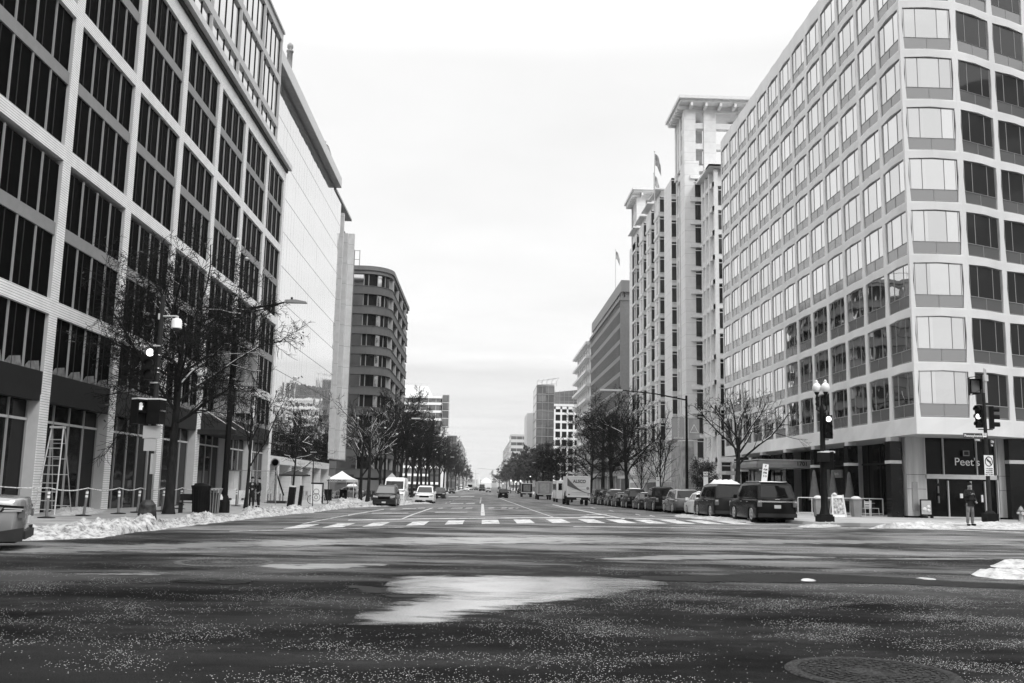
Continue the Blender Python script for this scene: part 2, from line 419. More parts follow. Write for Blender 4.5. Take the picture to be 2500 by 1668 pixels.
for y,xa,xb in ((1254,905,995),(1252,1060,1140),(1244,950,965),(1243,980,1015),(1242,1018,1036),(1242,1068,1080),(1241.7,1100,1128),(1241.7,1134,1152),(1241.5,1190,1205),(1241.5,1222,1236),(1242,1240,1252),(1242,1257,1264),(1230,1098,1130),(1230,1136,1158),(1213.6,1092,1118),(1213.3,1122,1156),(1258,1430,1480)):
    ML.append(px2((xa,y),(xb,y-.5),(xb+3,y-1.7),(xa+4,y-1.2)))
for y,xa,xb in ((1286,560,1000),(1288,1400,1960)):
    ML.append(px2((xa,ln(560,1298,1000,1288,xa) if y==1286 else 1287),(xb,ln(560,1298,1000,1288,xb) if y==1286 else 1292),(xb,(ln(560,1298,1000,1288,xb) if y==1286 else 1292)-.8),(xa,(ln(560,1298,1000,1288,xa) if y==1286 else 1287)-.8)))
ML.append(px2((1930,1288),(2500,1301),(2500,1300),(1930,1287.1)))
markings(ML,'lane_markings',M_paint,.008)
# puddle reflecting the sky, and smaller wet films
M_water=mat('standing_water',.02,.1,spec=1.0,bump=.02,bscale=3)
M_film=mat('wet_film',.34,.16,spec=1.0,var=.3,vscale=4,bump=.08,bscale=40)
M_film2=mat('damp_film',.16,.3,spec=.7,var=.5,vscale=1.5,bump=.08,bscale=40,stretch=(.3,1,1))
def smooth_poly(pts,k=3):
    for _ in range(k):
        o=[]
        for i in range(len(pts)):
            a,b=pts[i],pts[(i+1)%len(pts)]
            o+=[(a[0]*.75+b[0]*.25,a[1]*.75+b[1]*.25),(a[0]*.25+b[0]*.75,a[1]*.25+b[1]*.75)]
        pts=o
    return pts
def film_mat(name,v,rough,spec,thr=.5,soft=.12):
    m=mat(name,v,rough,spec=spec,var=.22,vscale=1.3,bump=.06,bscale=50); nt=m.node_tree; N=nt.nodes; L=nt.links; b=N['Principled BSDF']
    a=N.new('ShaderNodeAttribute'); a.attribute_name='inside'; g=N.new('ShaderNodeNewGeometry')
    mp=N.new('ShaderNodeMapping'); mp.inputs['Scale'].default_value=(.45,1,1); L.new(g.outputs['Position'],mp.inputs[0])
    n=N.new('ShaderNodeTexNoise'); n.inputs['Scale'].default_value=2.6; n.inputs['Detail'].default_value=9; n.inputs['Roughness'].default_value=.68; L.new(mp.outputs[0],n.inputs['Vector'])
    s_=N.new('ShaderNodeMath'); s_.operation='MULTIPLY_ADD'; L.new(a.outputs['Fac'],s_.inputs[0]); s_.inputs[1].default_value=.55; L.new(n.outputs[0],s_.inputs[2])
    r=N.new('ShaderNodeMapRange'); r.interpolation_type='SMOOTHSTEP'; L.new(s_.outputs[0],r.inputs[0]); r.inputs[1].default_value=thr+.08; r.inputs[2].default_value=thr+.08+soft
    L.new(r.outputs[0],b.inputs['Alpha']); return m
M_filmA=film_mat('puddle_sky_film',.27,.15,1.0,.46,.30); M_filmB=film_mat('damp_salty_film',.20,.28,.8,.60,.22)  # first film: pale base colour paints in extra sky reflection
def puddle(pxs,m,lift,name='puddle',jit=.03,cell=.16,feather=.55):
    pl=[Vector(p) for p in px2(*smooth_poly(pxs,2))]
    x0=min(p.x for p in pl);x1=max(p.x for p in pl);y0=min(p.y for p in pl);y1=max(p.y for p in pl)
    cx=max(cell,(x1-x0)/140); nx=int((x1-x0)/cx)+2; ny=int((y1-y0)/cell)+2
    def sd(x,y):
        ins=False; dm=9e9; n=len(pl)
        for i in range(n):
            a=pl[i];c=pl[(i+1)%n]
            if (a.y>y)!=(c.y>y) and x<(c.x-a.x)*(y-a.y)/(c.y-a.y)+a.x: ins=not ins
            ab=c-a; t=max(0,min(1,((x-a.x)*ab.x+(y-a.y)*ab.y)/max(1e-9,ab.length_squared))); dm=min(dm,(a.x+ab.x*t-x)**2+(a.y+ab.y*t-y)**2)
        return math.sqrt(dm) if ins else -math.sqrt(dm)
    b=MB(); val=[]
    for j in range(ny):
        for i in range(nx):
            x=x0+i*cx;y=y0+j*cell; d=sd(x,y); val.append(max(-1,min(1,d/feather))); b.v.append((x,y,Gi(x,y)+lift))
    for j in range(ny-1):
        for i in range(nx-1):
            k=j*nx+i
            if max(val[k],val[k+1],val[k+nx],val[k+nx+1])>-.6: b.f.append((k,k+1,k+nx+1,k+nx)); b.m.append(0); b.sm.append(True)
    o=b.build(name,m,fix=False); at_=o.data.attributes.new('inside','FLOAT','POINT'); at_.data.foreach_set('value',[v*.5+.25 for v in val]); return structure(o)
puddle([(944,1409),(1150,1407),(1495,1409),(1640,1423),(1560,1440),(1440,1462),(1290,1480),(1120,1500),(1010,1525),(905,1529),(858,1520),(905,1482),(1090,1458),(1040,1452),(944,1451)],M_filmA,.006,feather=.55)
puddle([(1100,1413),(1500,1412),(1600,1424),(1500,1440),(1300,1462),(1150,1470),(1080,1440),(960,1445),(950,1420)],M_filmA,.011,feather=.9)
for p in ([(600,1376),(950,1374),(950,1386),(800,1394),(640,1391)],[(1400,1366),(1600,1355),(1830,1353),(2030,1360),(2120,1364),(1820,1367),(1600,1371)],
          [(130,1399),(430,1396),(450,1404),(180,1409)],[(1900,1362),(2500,1362),(2500,1368),(2100,1369)]):
    puddle(p,M_filmB,.006,cell=.12,feather=.4)
puddle([(-60,1338),(500,1322),(900,1311),(1300,1308),(1900,1316),(2560,1320),(2560,1332),(1900,1330),(1300,1330),(900,1334),(400,1345),(-60,1362)],M_filmB,.006,cell=.3,feather=1.0)
# tram of patched darker asphalt squares is left to the road texture; cast iron covers
def manhole(px,py,rad,label,ringcol):
    p=at(px,py); t=thing('manhole_cover',label,'manhole cover',p)
    b=MB(); b.lathe([(rad*.86,.004),(rad*.86,.016),(rad,.016),(rad*1.02,.003)],n=48); b.build('rim',ringcol,t)
    c=MB(); c.lathe([(rad*.85,.002),(rad*.85,.010),(rad*.3,.010),(rad*.3,.016),(rad*.27,.016),(rad*.27,.010),(.01,.010)],n=48)
    for k in range(5):
        r_=rad*(.38+.1*k); n=int(10+6*k)
        for j in range(n):
            a=2*PI*j/n+k*.3; d=PI/n*.6
            q=[(r_*math.cos(a-d),r_*math.sin(a-d)),((r_+.03)*math.cos(a-d),(r_+.03)*math.sin(a-d)),((r_+.03)*math.cos(a+d),(r_+.03)*math.sin(a+d)),(r_*math.cos(a+d),r_*math.sin(a+d))]
            c.prism(q,'z',.0101,.018)
    c.build('cover',ringcol,t)
M_iron=mat('salty_cast_iron',.035,.8,spec=.1,var=.9,vscale=40,bump=.5,bscale=60)
manhole(2127,1643,.77,'large round manhole cover with cast pattern in the right foreground',M_iron)
manhole(548,1374,.95,'worn round manhole cover in the road left of the puddle',mat('old_iron',.07,.7,var=.5,vscale=20))
# distant hill line
hb=MB(); hp=[]
for i in range(61):
    x=-1500+i*50; hp.append((x,18+10*math.sin(i*.37)+6*math.sin(i*.9+1)+rnd.random()*4))
n=len(hp)
hb.add([(x,2600,-8) for x,z in hp]+[(x,2700,z) for x,z in hp]+[(x,3100,z+6) for x,z in hp],[(i,i+1,n+i+1,n+i) for i in range(n-1)]+[(n+i,n+i+1,2*n+i+1,2*n+i) for i in range(n-1)],0,True)
structure(hb.build('hills',mat('wooded_hill',.16,.95,var=.6,vscale=.05,stretch=(1,1,3))))

M_darkwet=film_mat('dark_soaked_asphalt',.004,.45,.05,.52,.15)
puddle([(1480,1409),(1760,1404),(2000,1400),(2200,1411),(2420,1424),(2600,1432),(2600,1446),(2350,1434),(2100,1425),(1800,1423),(1600,1420)],M_darkwet,.0075,cell=.12,feather=.3)
puddle([(350,1420),(600,1417),(640,1424),(480,1428)],M_darkwet,.007,cell=.12,feather=.3)
puddle([(820,1426),(944,1434),(944,1450),(1080,1455),(1020,1462),(900,1455)],M_darkwet,.0075,cell=.12,feather=.3)

# thin winter haze over the whole scene
hz=MB(); hz.box(-1600,1600,-800,3400,-12,130); o=hz.build('haze',[bpy.data.materials.new('haze_air')]); hm=o.data.materials[0]; hm.use_nodes=True
hn=hm.node_tree; hn.nodes.remove(hn.nodes['Principled BSDF']); pv_=hn.nodes.new('ShaderNodeVolumePrincipled'); pv_.inputs['Color'].default_value=(.9,.9,.9,1); pv_.inputs['Density'].default_value=.00010
hn.links.new(pv_.outputs[0],[n for n in hn.nodes if n.type=='OUTPUT_MATERIAL'][0].inputs['Volume']); o['kind']='stuff'; o['label']='thin pale winter haze filling the avenue'
# ================================================================ L1 dark-glass office with striped terracotta grid
M_louv=striped('ribbed_terracotta',.74,.16,.105,.16)
M_louvret=mat('plain_grey_return',.44,.6,var=.05)
M_dglass=glass('black_glass',.004,.2,0,.002,.15,.5)
M_bglass=glass('sky_glass',.75,.05,1.0,.5,.1,.5)
M_fin=mat('aluminium_fin',.27,.6,.0,spec=.25)
M_spand=mat('grey_spandrel',.22,.6,spec=.25,var=.06)
M_dspand=mat('charcoal_spandrel',.011,.6,spec=.25,var=.1)
def build_L1():
    t=thing('office_building','dark glass office block at left with white ribbed piers and bands in a large grid','building',(-18,19,0))
    ox,oy=-18,19
    X=lambda x:x-ox; Yl=lambda y:y-oy
    ye=82.3; piers=[19.4+.0+i*0 for i in range(0)]
    pe=[82.3-7.1*i+(.0) for i in range(9)]       # right (far) edge of each pier
    pe=[82.3,75.8,68.7,61.65,54.5,47.35,40.2,33.1,26.0]
    zt=28.7
    fr=MB()
    for y in pe: fr.box(-.6,0,Yl(y-.72),Yl(y),5.0,zt); fr.box(-.6,-.003,Yl(y-.775),Yl(y-.005),-.3,5.0)
    fr.box(-.6,0,Yl(19),Yl(19.8),-.3,zt)
    zb=[8.35,14.95,21.35,27.75]
    for z in zb: fr.box(-.55,-.01,Yl(19.1),Yl(82.2),z,z+(.62 if z<27 else .95))
    fr.build('facade_grid',M_louv,t)
    # plain returns of the piers (face towards the street end)
    rt=MB()
    for y in pe:
        for s in (-.725,.005): rt.box(-.62,-.03,Yl(y+s-.004),Yl(y+s+.004),5,zt)
        rt.box(-.62,-.03,Yl(y-.79),Yl(y-.78),-.3,5.0); rt.box(-.62,-.03,Yl(y),Yl(y+.01),-.3,5.0)
    rt.build('pier_return',M_louvret,t)
    # core
    co_=MB(); co_.box(-32,-.62,Yl(19.2),Yl(82.1),-.6,28.6); co_.box(-32,-1.6,Yl(19.6),Yl(81.9),28.6,41.6)
    co_.build('core',M_dspand,t)
    # windows: one per bay and storey (four panes with fins)
    wy=6.3
    def win(h,panes=4,depth=.17,sill=False):
        m=MB(); m.quad((-depth,0,0),(-depth,wy,0),(-depth,wy,h),(-depth,0,h),0)
        for k in range(1,panes): m.box(-depth-.01,-depth+.07,k*wy/panes-.035,k*wy/panes+.035,-.02,h+.02,1)
        for k in range(panes): # sub-mullion
            m.box(-depth-.01,-depth+.03,(k+.42)*wy/panes-.02,(k+.42)*wy/panes+.02,0,h,2)
        if sill:
            for k in range(panes): m.add([(-depth+.02,k*wy/panes+.08,0),(-depth+.02,(k+1)*wy/panes-.08,0),(-depth+.02,(k+.85)*wy/panes,.42),(-depth+.02,(k+.3)*wy/panes,.30)],[(0,1,2,3)],3)  # flat pale trapezoid at the foot of each pane
        return m
    rows=[(5.95,2.4)]+[(b+.65,2.68) for b in zb[:3]]+[(b+.65+3.22,2.5) for b in zb[:3]]
    A=[];
    for y in pe:
        for z,h in rows: A.append((T(0,Yl(y-.74-wy),z),h))
    for hh in sorted(set(h for _,h in A)):
        m=win(hh,sill=hh<2.45).mesh('window',[M_dglass,M_fin,M_dark,mat('pale_sill',.16,.8,var=.4,vscale=4)]); 
        for M,h in A:
            if h==hh: link('window',m,t,M)
    sp_=MB(); sp_.box(-.40,-.09,0,wy+.06,0,.54); spm=sp_.mesh('spandrel',M_spand); recalc(spm)
    for y in pe:
        for b in zb[:3]: link('spandrel',spm,t,T(0,Yl(y-.78-wy),b+3.33))
    for y in pe: sd_=MB(); sd_.box(-.42,-.05,Yl(y-.79-wy),Yl(y-.73),4.75,5.95); sd_.build('lower_spandrel',M_dspand,t)
    # street level shop glazing, recessed
    for i,y in enumerate(pe):
        m=MB(); m.quad((-.55,Yl(y-.79-wy),0.05),(-.55,Yl(y-.79),0.05),(-.55,Yl(y-.79),4.75),(-.55,Yl(y-.79-wy),4.75),0)
        for k in (0,1,2,3,4):
            yy=Yl(y-.79-wy)+k*wy/4; m.box(-.56,-.48,yy-.04,yy+.04,0,4.75,1)
        m.box(-.56,-.48,Yl(y-.79-wy),Yl(y-.79),3.95,4.05,2); m.box(-.56,-.45,Yl(y-.79-wy),Yl(y-.79),-.2,.18,3)
        m.build('shop_window',[glass('shop_glass_%d'%i,.02,.05,0,.6,.1,.7) if i<0 else M_shopg(),M_fin,M_light,M_dark],t)
    # cornice and set-back upper floors
    c=MB(); c.box(-1.6,.42,Yl(19),Yl(82.7),29.0,29.45); c.build('cornice',M_light,t)
    c=MB(); c.box(-1.2,.12,Yl(19),Yl(82.4),28.7,29.0); c.build('cornice_dark_strip',M_dark,t)  # solid dark strip below the cornice
    u=MB()
    for y in pe: u.box(-1.5,-1.0,Yl(y-.5),Yl(y),29.45,41.2); u.box(-1.3,-.94,Yl(y-.36),Yl(y-.14),29.45,41.2)
    for z,h in ((32.75,.6),(36.85,.6),(40.95,.75)): u.box(-1.5,-.95,Yl(19.2),Yl(82.3),z,z+h)
    u.box(-31,-.8,Yl(19.2),Yl(82.35),41.7,41.9)
    u.build('upper_frame',M_up,t)
    uw=MB(); h=3.5; uw.quad((-1.14,0,0),(-1.14,6.5,0),(-1.14,6.5,h),(-1.14,0,h),0)
    for k in range(0,5): uw.box(-1.15,-1.09,k*1.62-.045,k*1.62+.045,0,h,1)
    uw.box(-1.15,-1.10,0,6.5,0,.1,1)
    mm=uw.mesh('upper_window',[M_bglass,M_black])
    for y in pe:
        for z in (29.3,33.35,37.45): link('upper_window',mm,t,T(0,Yl(y-.55-6.45),z))
    # entrance canopy near the far end of the street front
    cn=MB(); cn.box(0,2.4,Yl(61),Yl(69),4.55,4.85); cn.build('entrance_canopy',M_dark,t)
    pg=MB()
    for y in (62,66): pg.tube((.0,Yl(y),6.2),(2.2,Yl(y),4.85),.03)
    pg.build('canopy_hanger',M_light,t)
    return t
_sg=[]
def M_shopg():
    if not _sg: _sg.append(glass('shop_glass',.006,.05,0,.12,.12,.8))
    return _sg[0]
M_up=mat('grey_upper_cladding',.38,.5,var=.06)
build_L1()
# ================================================================ L2 mirror curtain wall
def build_L2():
    t=thing('glass_office_building','pale mirror-glass curtain-wall block with projecting roof canopy beyond the dark grid block','building',(-20,82.6,0))
    y0,y1=.02,43.6
    m=MB(); m.box(-30,-.35,y0,y1,4.0,39.1); m.box(-30,-3.2,y0,y1,-.8,4.0); m.build('core',M_dark,t)
    MG=glass('mirror_curtain_glass',.80,.025,1.0,.5,.10,.55,panel=None)
    for k in range(11):
        z=4.15+k*2.86 if False else None
    zs=[4.15,5.5]+[8.92+3.367*i for i in range(9)]+[39.2]
    for a,b_ in zip(zs,zs[1:]):
        g=MB(); n=32
        for i in range(n):
            ya=y0+(y1-y0)*i/n; yb=y0+(y1-y0)*(i+1)/n; dx=rnd.uniform(-.0025,.0025); dz=rnd.uniform(-.003,.003)
            g.quad((dx,ya+.012,a+.02),(-dx,yb-.012,a+.02),(-dx+dz,yb-.012,b_-.03),(dx+dz,ya+.012,b_-.03))
        g.build('curtain_panel_row',MG,t)
    j=MB(); j.box(-.3,-.03,y0,y1,4.05,39.15); j.build('joint_backing',M_dark,t)
    # stone street-level arcade
    s=MB(); s.box(-1.5,.05,y0,y1,3.35,4.1); 
    for i in range(8):
        ya=y0+.3+i*6.1; s.box(-3.0,0,ya,ya+.55,-.6,3.4)
        if i<7: s.box(-3.0,-2.0,ya+.55,ya+3.4,-.6,3.4)
    s.build('stone_arcade',striped('arcade_stone',.55,.3,.55,.03),t)
    for i in range(7):
        g=MB(); ya=y0+.85+i*6.1; g.quad((-3.1,ya+2.8,-.5),(-3.1,ya+5.5,-.5),(-3.1,ya+5.5,3.35),(-3.1,ya+2.8,3.35),0); g.box(-3.12,-3.0,ya+4.1,ya+4.2,-.5,3.35,1)
        g.build('shopfront',[M_shopg(),M_fin],t)
    r=MB(); r.box(-6,-0.9,y0+.2,y1-.1,39.1,39.9); r.build('roof_storey',M_dark,t)
    r=MB(); r.prism([(-6,39.45),(.85,39.45),(.85,40.7),(-6,40.7)],'y',y0,y1-5.7); r.build('roof_canopy',M_light,t); r=MB(); r.box(-.5,.80,y0+.05,y1-5.75,39.41,39.445); r.build('canopy_soffit',M_mid,t)
    r=MB(); r.prism([(-5.5,39.2),(.15,39.2),(.15,39.5),(-5.5,39.5)],'y',y1-5.65,y1+9.4); r.build('end_canopy',M_mid,t)
    v=MB(); v.lathe([(.28,0),(.28,1.6),(.35,1.6),(.35,1.75),(.1,1.8),(.3,2.05),(.3,2.3),(.1,2.55)],(.2,6.5,41.6),10); v.box(.0,.4,6.3,6.7,40.6,41.6); v.build('roof_vent',M_mid,t)
    return t
build_L2()
def flag(px,py,Y,h,label,hang=.5,pole=.05):
    """flag pole whose top is at the photo pixel on the plane Y"""
    top=onY(px,py,Y); t=thing('flagpole',label,'flagpole',(top.x,Y,top.z-h))
    p=MB(); p.tube((0,0,0),(0,0,h),.09,.05,8); p.lathe([(.02,h),(.14,h+.1),(.02,h+.24)],n=8); p.build('pole',M_light,t)
    f=MB(); W_,H_=2.4,1.7; n=14; vs=[];fs=[];ms=[]
    for i in range(n+1):
        for j in range(14):
            u=i/n;v=j/13
            x=.08+u*W_*.34; z=h-.25-v*H_-u*u*1.7; y=.22*math.sin(u*9+v*2)*u
            vs.append((x,y,z))
    b=MB(); b.v=vs
    for i in range(n):
        for j in range(13):
            b.f.append((i*14+j,i*14+j+1,(i+1)*14+j+1,(i+1)*14+j)); b.sm.append(True)
            star=i<6 and j<7
            b.m.append((0 if (i+j)%2 else 1) if star and (i%2 and j%2) else (0 if star else (1 if j%2 else 0)))
    b.build('flag',[mat('flag_dark',.04,.9),mat('flag_pale',.6,.9)],t,fix=False)
    return t
flag(795,348,128,3.0,'flag half hidden behind the roof edge of the mirror-glass block')
# ================================================================ L2b ribbed stone slab between
def build_L2b():
    t=thing('stone_tower','narrow pale stone building with two tall projecting fins between glass and brown blocks','building',(-20.2,127.5,0))
    m=MB(); m.box(-28,-.1,0,16,4.8,36.8); m.box(-28,-2.5,0,16,-1,4.8); m.build('wall',M_dconc,t)
    m=MB()
    m.box(-.1,.42,.3,.9,4.8,38.2); m.box(-.6,1.35,4.4,5.0,4.8,36.4); m.box(-.6,.6,3.5,4.4,4.8,36.2)
    m.build('fin',striped('fin_stone',.52,.3,2.9,.02),t)
    for k in range(10):
        g=MB(); g.quad((.02,.95,5.5+k*3.1),(.02,4.0,5.5+k*3.1),(.02,4.0,7.7+k*3.1),(.02,.95,7.7+k*3.1)); g.build('window',M_dglass,t)
    return t
build_L2b()
# ================================================================ L3 brown concrete with rounded corner
def build_L3():
    yN,yF,X0=155,192,-15.9; rr=4.4
    t=thing('concrete_office_building','grey-brown concrete block with rounded corner and ribbon windows on the left side','building',(X0,yN,0))
    z0=-1.2; H=37.0
    def outline(off=0,zc=0):   # plan from side wall round the corner to the far end
        pts=[(-14,0-off),(-rr,0-off)]
        for i in range(1,9):
            a=R(-90+i*11.25); pts.append((-rr+(rr+off)*math.cos(a),rr+(rr+off)*math.sin(a)))
        pts.append((0+off,yF-yN)); return pts
    def band(b,z,zz,off,mi=0):
        p=outline(off); q=outline(-3)
        ring=p+[(-14,yF-yN)]
        b.prism(ring,'z',z,zz,mi)
    core=MB(); band(core,z0,H-.6,-1.3); core.build('core',M_dark,t)
    rows=[2.6+3.32*k for k in range(10)]
    w=MB(); band(w,z0,2.2,-.1)
    w.build('base_wall',M_dconc,t)
    bands=MB()
    for k,z in enumerate(rows):
        band(bands,z,z+1.25,.0); band(bands,z+1.25,z+1.33,.1); band(bands,z-.06,z,.1)
    bands.build('spandrel_band',mat('brown_concrete',.10,.85,var=.12,vscale=.5,bump=.1),t)
    top=MB(); band(top,rows[-1]+3.32,rows[-1]+3.9,.0); band(top,rows[-1]+3.9,rows[-1]+4.6,.25); top.build('cornice',M_dconc,t)
    sw=MB(); sw.box(-14,-7.6,-.15,1,z0,H)
    for k,z in enumerate(rows): sw.box(-14,-7.62,-.19,-.15,z+1.2,z+1.28,1)
    sw.build('side_wall',[mat('side_wall_concrete',.16,.85,var=.1,vscale=.4,bump=.1),M_dark],t)
    # windows
    pc=MB(); pc.box(-.9,.03,-.45,.45,-.02,2.0); 
    Ms=[T(0,y,z+1.3) for z in rows for y in [5.5+i*8.8 for i in range(4)]]
    spread(t,'pier',pc,mat('pier_concrete',.34,.85,var=.1),Ms,60)
    g=MB(); g.quad((-.42,0,0),(-.42,8.0,0),(-.42,8.0,2.0),(-.42,0,2.0)); g.box(-.45,-.38,2.6,2.75,0,2,1); g.box(-.45,-.38,5.3,5.45,0,2,1)
    spread(t,'window',g,[M_dglass,M_fin],[T(0,y+.45,z+1.3) for z in rows for y in [5.5+i*8.8 for i in range(4)]],90)
    for z in rows:
        c=MB(); q=outline(-.45)[1:-1]
        q=[(-7.6,.45)]+q
        for i,(a,b_) in enumerate(zip(q,q[1:])):
            c.quad((a[0],a[1],z+1.33),(b_[0],b_[1],z+1.33),(b_[0],b_[1],z+3.3),(a[0],a[1],z+3.3),0 if i%4 else 2)
            if i in(0,1,3,5,7): c.tube((b_[0],b_[1],z+1.33),(b_[0],b_[1],z+3.3),.09,n=6,mi=1)
        c.build('corner_window',[M_dglass2,M_fin,M_bglass],t)
    rl=MB()
    for x in (-9,-5.5): rl.tube((x,2,H),(x,2,H+3.2),.07)
    rl.tube((-14,2,H+3.1),(-5.5,2,H+3.1),.05); rl.tube((-14,2,H+1.6),(-5.5,2,H+1.6),.05); rl.build('roof_railing',M_mid,t)
    s=MB(); s.box(-7.0,-4.6,-.4,-.16,1.9,3.0,0); s.build('street_sign_panel',M_dark,t)
    return t
M_dglass2=glass('grey_window_glass',.012,.08,0,.08,.2,.4,panel=(3,2.55,3.3))
build_L3()
# ================================================================ L4 banded modern block with glass box, L5
def build_L4():
    t=thing('banded_office_building','modern block with white floor bands, glass corner box and white rooftop plant room','building',(-18.7,420,-.6))
    b=MB(); b.box(-30,-.3,.3,30,0,40); b.build('core',M_dark,t)
    w=MB()
    for k in range(11):
        z=2.2+k*3.45; 
        long=k%2==0 or k==9
        w.box(-30,-.0 if long else -4.2,-.15,.3,z,z+1.05)
        w.box(-.3,.15,-.15,14,z,z+.5)
    w.box(-30,0,-.2,30,39.6,40.6); w.build('floor_band',mat('white_band',.8,.6),t)
    for k in range(11):
        z=3.25+k*3.45; g=MB(); g.quad((-30,.28,z),(-.3,.28,z),(-.3,.28,z+2.4),(-30,.28,z+2.4),0)
        for i in range(9): g.box(-29+i*3.3,-28.85+i*3.3,.1,.27,z,z+2.4,1)
        g.build('ribbon_window',[M_gl4,M_light],t)
    gb=MB(); gb.box(.2,3.1,1.5,10,27.5,41.2); gb.build('glass_box',M_gl4,t)
    gf=MB()
    for z in (27.4,30.8,34.3,37.8,41.2): gf.box(.15,3.15,1.4,10,z,z+.25)
    for x in (.2,3.05): gf.box(x,x+.12,1.35,1.5,27.4,41.4)
    gf.build('glass_box_frame',M_light,t)
    c=MB(); c.box(-.25,2.3,2.2,12,0,27.4); c.build('white_core_wall',mat('white_core',.8,.6),t)
    p=MB(); p.prism([(-30,40.6),(-4.6,40.6),(-6.6,45.2),(-30,45.6)],'y',3,20); p.build('plant_room',mat('white_plant_room',.8,.6,var=.05),t)
    r=MB()
    for i in range(9): r.tube((-29+i*2.8,3.5,45.3),(-29+i*2.8,3.5,46.4),.06)
    r.tube((-29,3.5,46.4),(-6.6,3.5,46.2),.06); r.build('roof_railing',M_light,t)
M_gl4=glass('grey_reflective_glass',.14,.1,.4,.8,.2,.2,panel=(3.3,50,3.45))
build_L4()
def block(name,label,x0,x1,y0,y1,h,wallm,floors,cols,side=-1,z0=-.8,glassm=None,front=True,wf=.6,hf=.55):
    """masonry block with punched windows on the camera-facing end and the street side"""
    t=thing(name,label,'building',(x0 if side>0 else x1,y0,z0))
    ox=x0 if side>0 else x1
    b=MB(); b.box(x0-ox,x1-ox,0,y1-y0,0,h); b.box(x0-ox-.15,x1-ox+.15,-.15,y1-y0,h,h+.5); b.build('wall',wallm,t)
    fh=h/floors; gm=glassm or M_gl4
    if front:
        w=(x1-x0)/cols; g=MB(); g.box(0,w*wf,-.05,.05,0,fh*hf)
        spread(t,'window',g,gm,[T(x0-ox+w*(i+.5-wf/2),0,fh*(k+.3)) for k in range(floors) for i in range(cols)],100)
    n=max(2,int((y1-y0)/4)); w=(y1-y0)/n; g=MB(); g.box(-.05,.05,0,w*wf,0,fh*hf)
    spread(t,'window',g,gm,[T(0,w*(i+.5-wf/2),fh*(k+.3)) for k in range(floors) for i in range(n)],100)
    return t
block('office_building','small dark block with white floor lines past the banded block at left',-32,-14.6,520,545,28.2,M_dconc,7,6,glassm=M_gl4,wf=.86,hf=.75)
block('office_building','farthest low block on the left side of the avenue',-40,-13.2,560,700,27,M_concrete,7,6)
# ================================================================ R1 precast block with folded window bays
M_pre=mat('precast_panels',.66,.75,var=.10,vscale=.5,stretch=(1,1,.2),bump=.06)
M_mirror=glass('silvered_glass',.74,.02,1.0,.5,.12,.5,panel=(1.05,1.05,2.97),pv=(.84,1.06))
M_mirror2=glass('dark_reflection_glass',.05,.04,.3,.5,.1,.5)  # side-street panes: dark reflection of the facing block put into the colour
M_spR=glass('spandrel_glass',.13,.10,0,.8,.12,.6); M_spR.node_tree.nodes['Principled BSDF'].inputs['IOR'].default_value=2.1
M_wfr=mat('window_frame_grey',.30,.5,.3)
CELL=3.14; RH=2.97
def r1_cell():
    """wall ring of one bay and storey: local u across, v up, w outwards; opening hexagonal"""
    b=MB(); w=CELL; h=RH
    fold=.07
    O=[(0,0,0),(w/2,0,fold),(w,0,0),(w,h,0),(w/2,h,fold),(0,h,0)]
    O=[(0,0,0),(w/2,0,fold),(w,0,0),(w,h*.55,0),(w,h,0),(w/2,h,fold),(0,h,0),(0,h*.55,0)]
    I=[(.25,.08,0),(w/2,.08,fold),(w-.25,.08,0),(w-.165,h*.52,-.01),(w-.21,h-.42,0),(w/2,h-.375,fold),(.21,h-.42,0),(.165,h*.52,-.01)]
    V=[(x,z,y) for x,z,y in O]; 
    V=[(x,-d,z) for x,z,d in O]+[(x,-d,z) for x,z,d in I]+[(x,.12,z) for x,z,d in I]
    fs=[(i,(i+1)%8,8+(i+1)%8,8+i) for i in range(8)]+[(8+i,8+(i+1)%8,16+(i+1)%8,16+i) for i in range(8)]
    b.add(V,fs,0)
    # panel joint
    return b,I
def r1_window():
    _,I=r1_cell(); w=CELL; b=MB(); dp=.07
    P=lambda x,z,d: (x,-d+dp,z)
    zs=.08+.72   # spandrel top
    fold=.20
    def dd(x): return 0
    # glass: three lights following fold
    xa,xb=.22,w-.22; m1,m2=.95,w-.95
    top=lambda x: RH-.42+.05*(1-abs(x-w/2)/(w/2-.34))
    for x0,x1 in ((.24,m1),(m1,w/2),(w/2,m2),(m2,w-.24)):
        b.add([P(x0,zs,dd(x0)),P(x1,zs,dd(x1)),P(x1,top(x1),dd(x1)),P(x0,top(x0),dd(x0))],[(0,1,2,3)],0)
        b.add([P(x0,.1,dd(x0)),P(x1,.1,dd(x1)),P(x1,zs,dd(x1)),P(x0,zs,dd(x0))],[(0,1,2,3)],1)
    f=.014
    def bar(x0,z0,x1,z1,wd=f):
        a=Vector(P(x0,z0,dd(x0)+.01)); c=Vector(P(x1,z1,dd(x1)+.01)); b.tube(a,c,wd,n=4,mi=2,smooth=False)
    bar(m1,zs,m1,top(m1),.02); bar(m2,zs,m2,top(m2),.02)
    for x0,x1 in ((.24,w/2),(w/2,w-.24)): bar(x0,zs,x1,zs,.02); bar(x0,.14,x1,.14); bar(x0,top(x0)-.04,x1,top(x1)-.04)
    bar(w/2,.12,w/2,zs); bar(.30,zs,.30,top(.3)); bar(w-.30,zs,w-.30,top(.3))
    return b
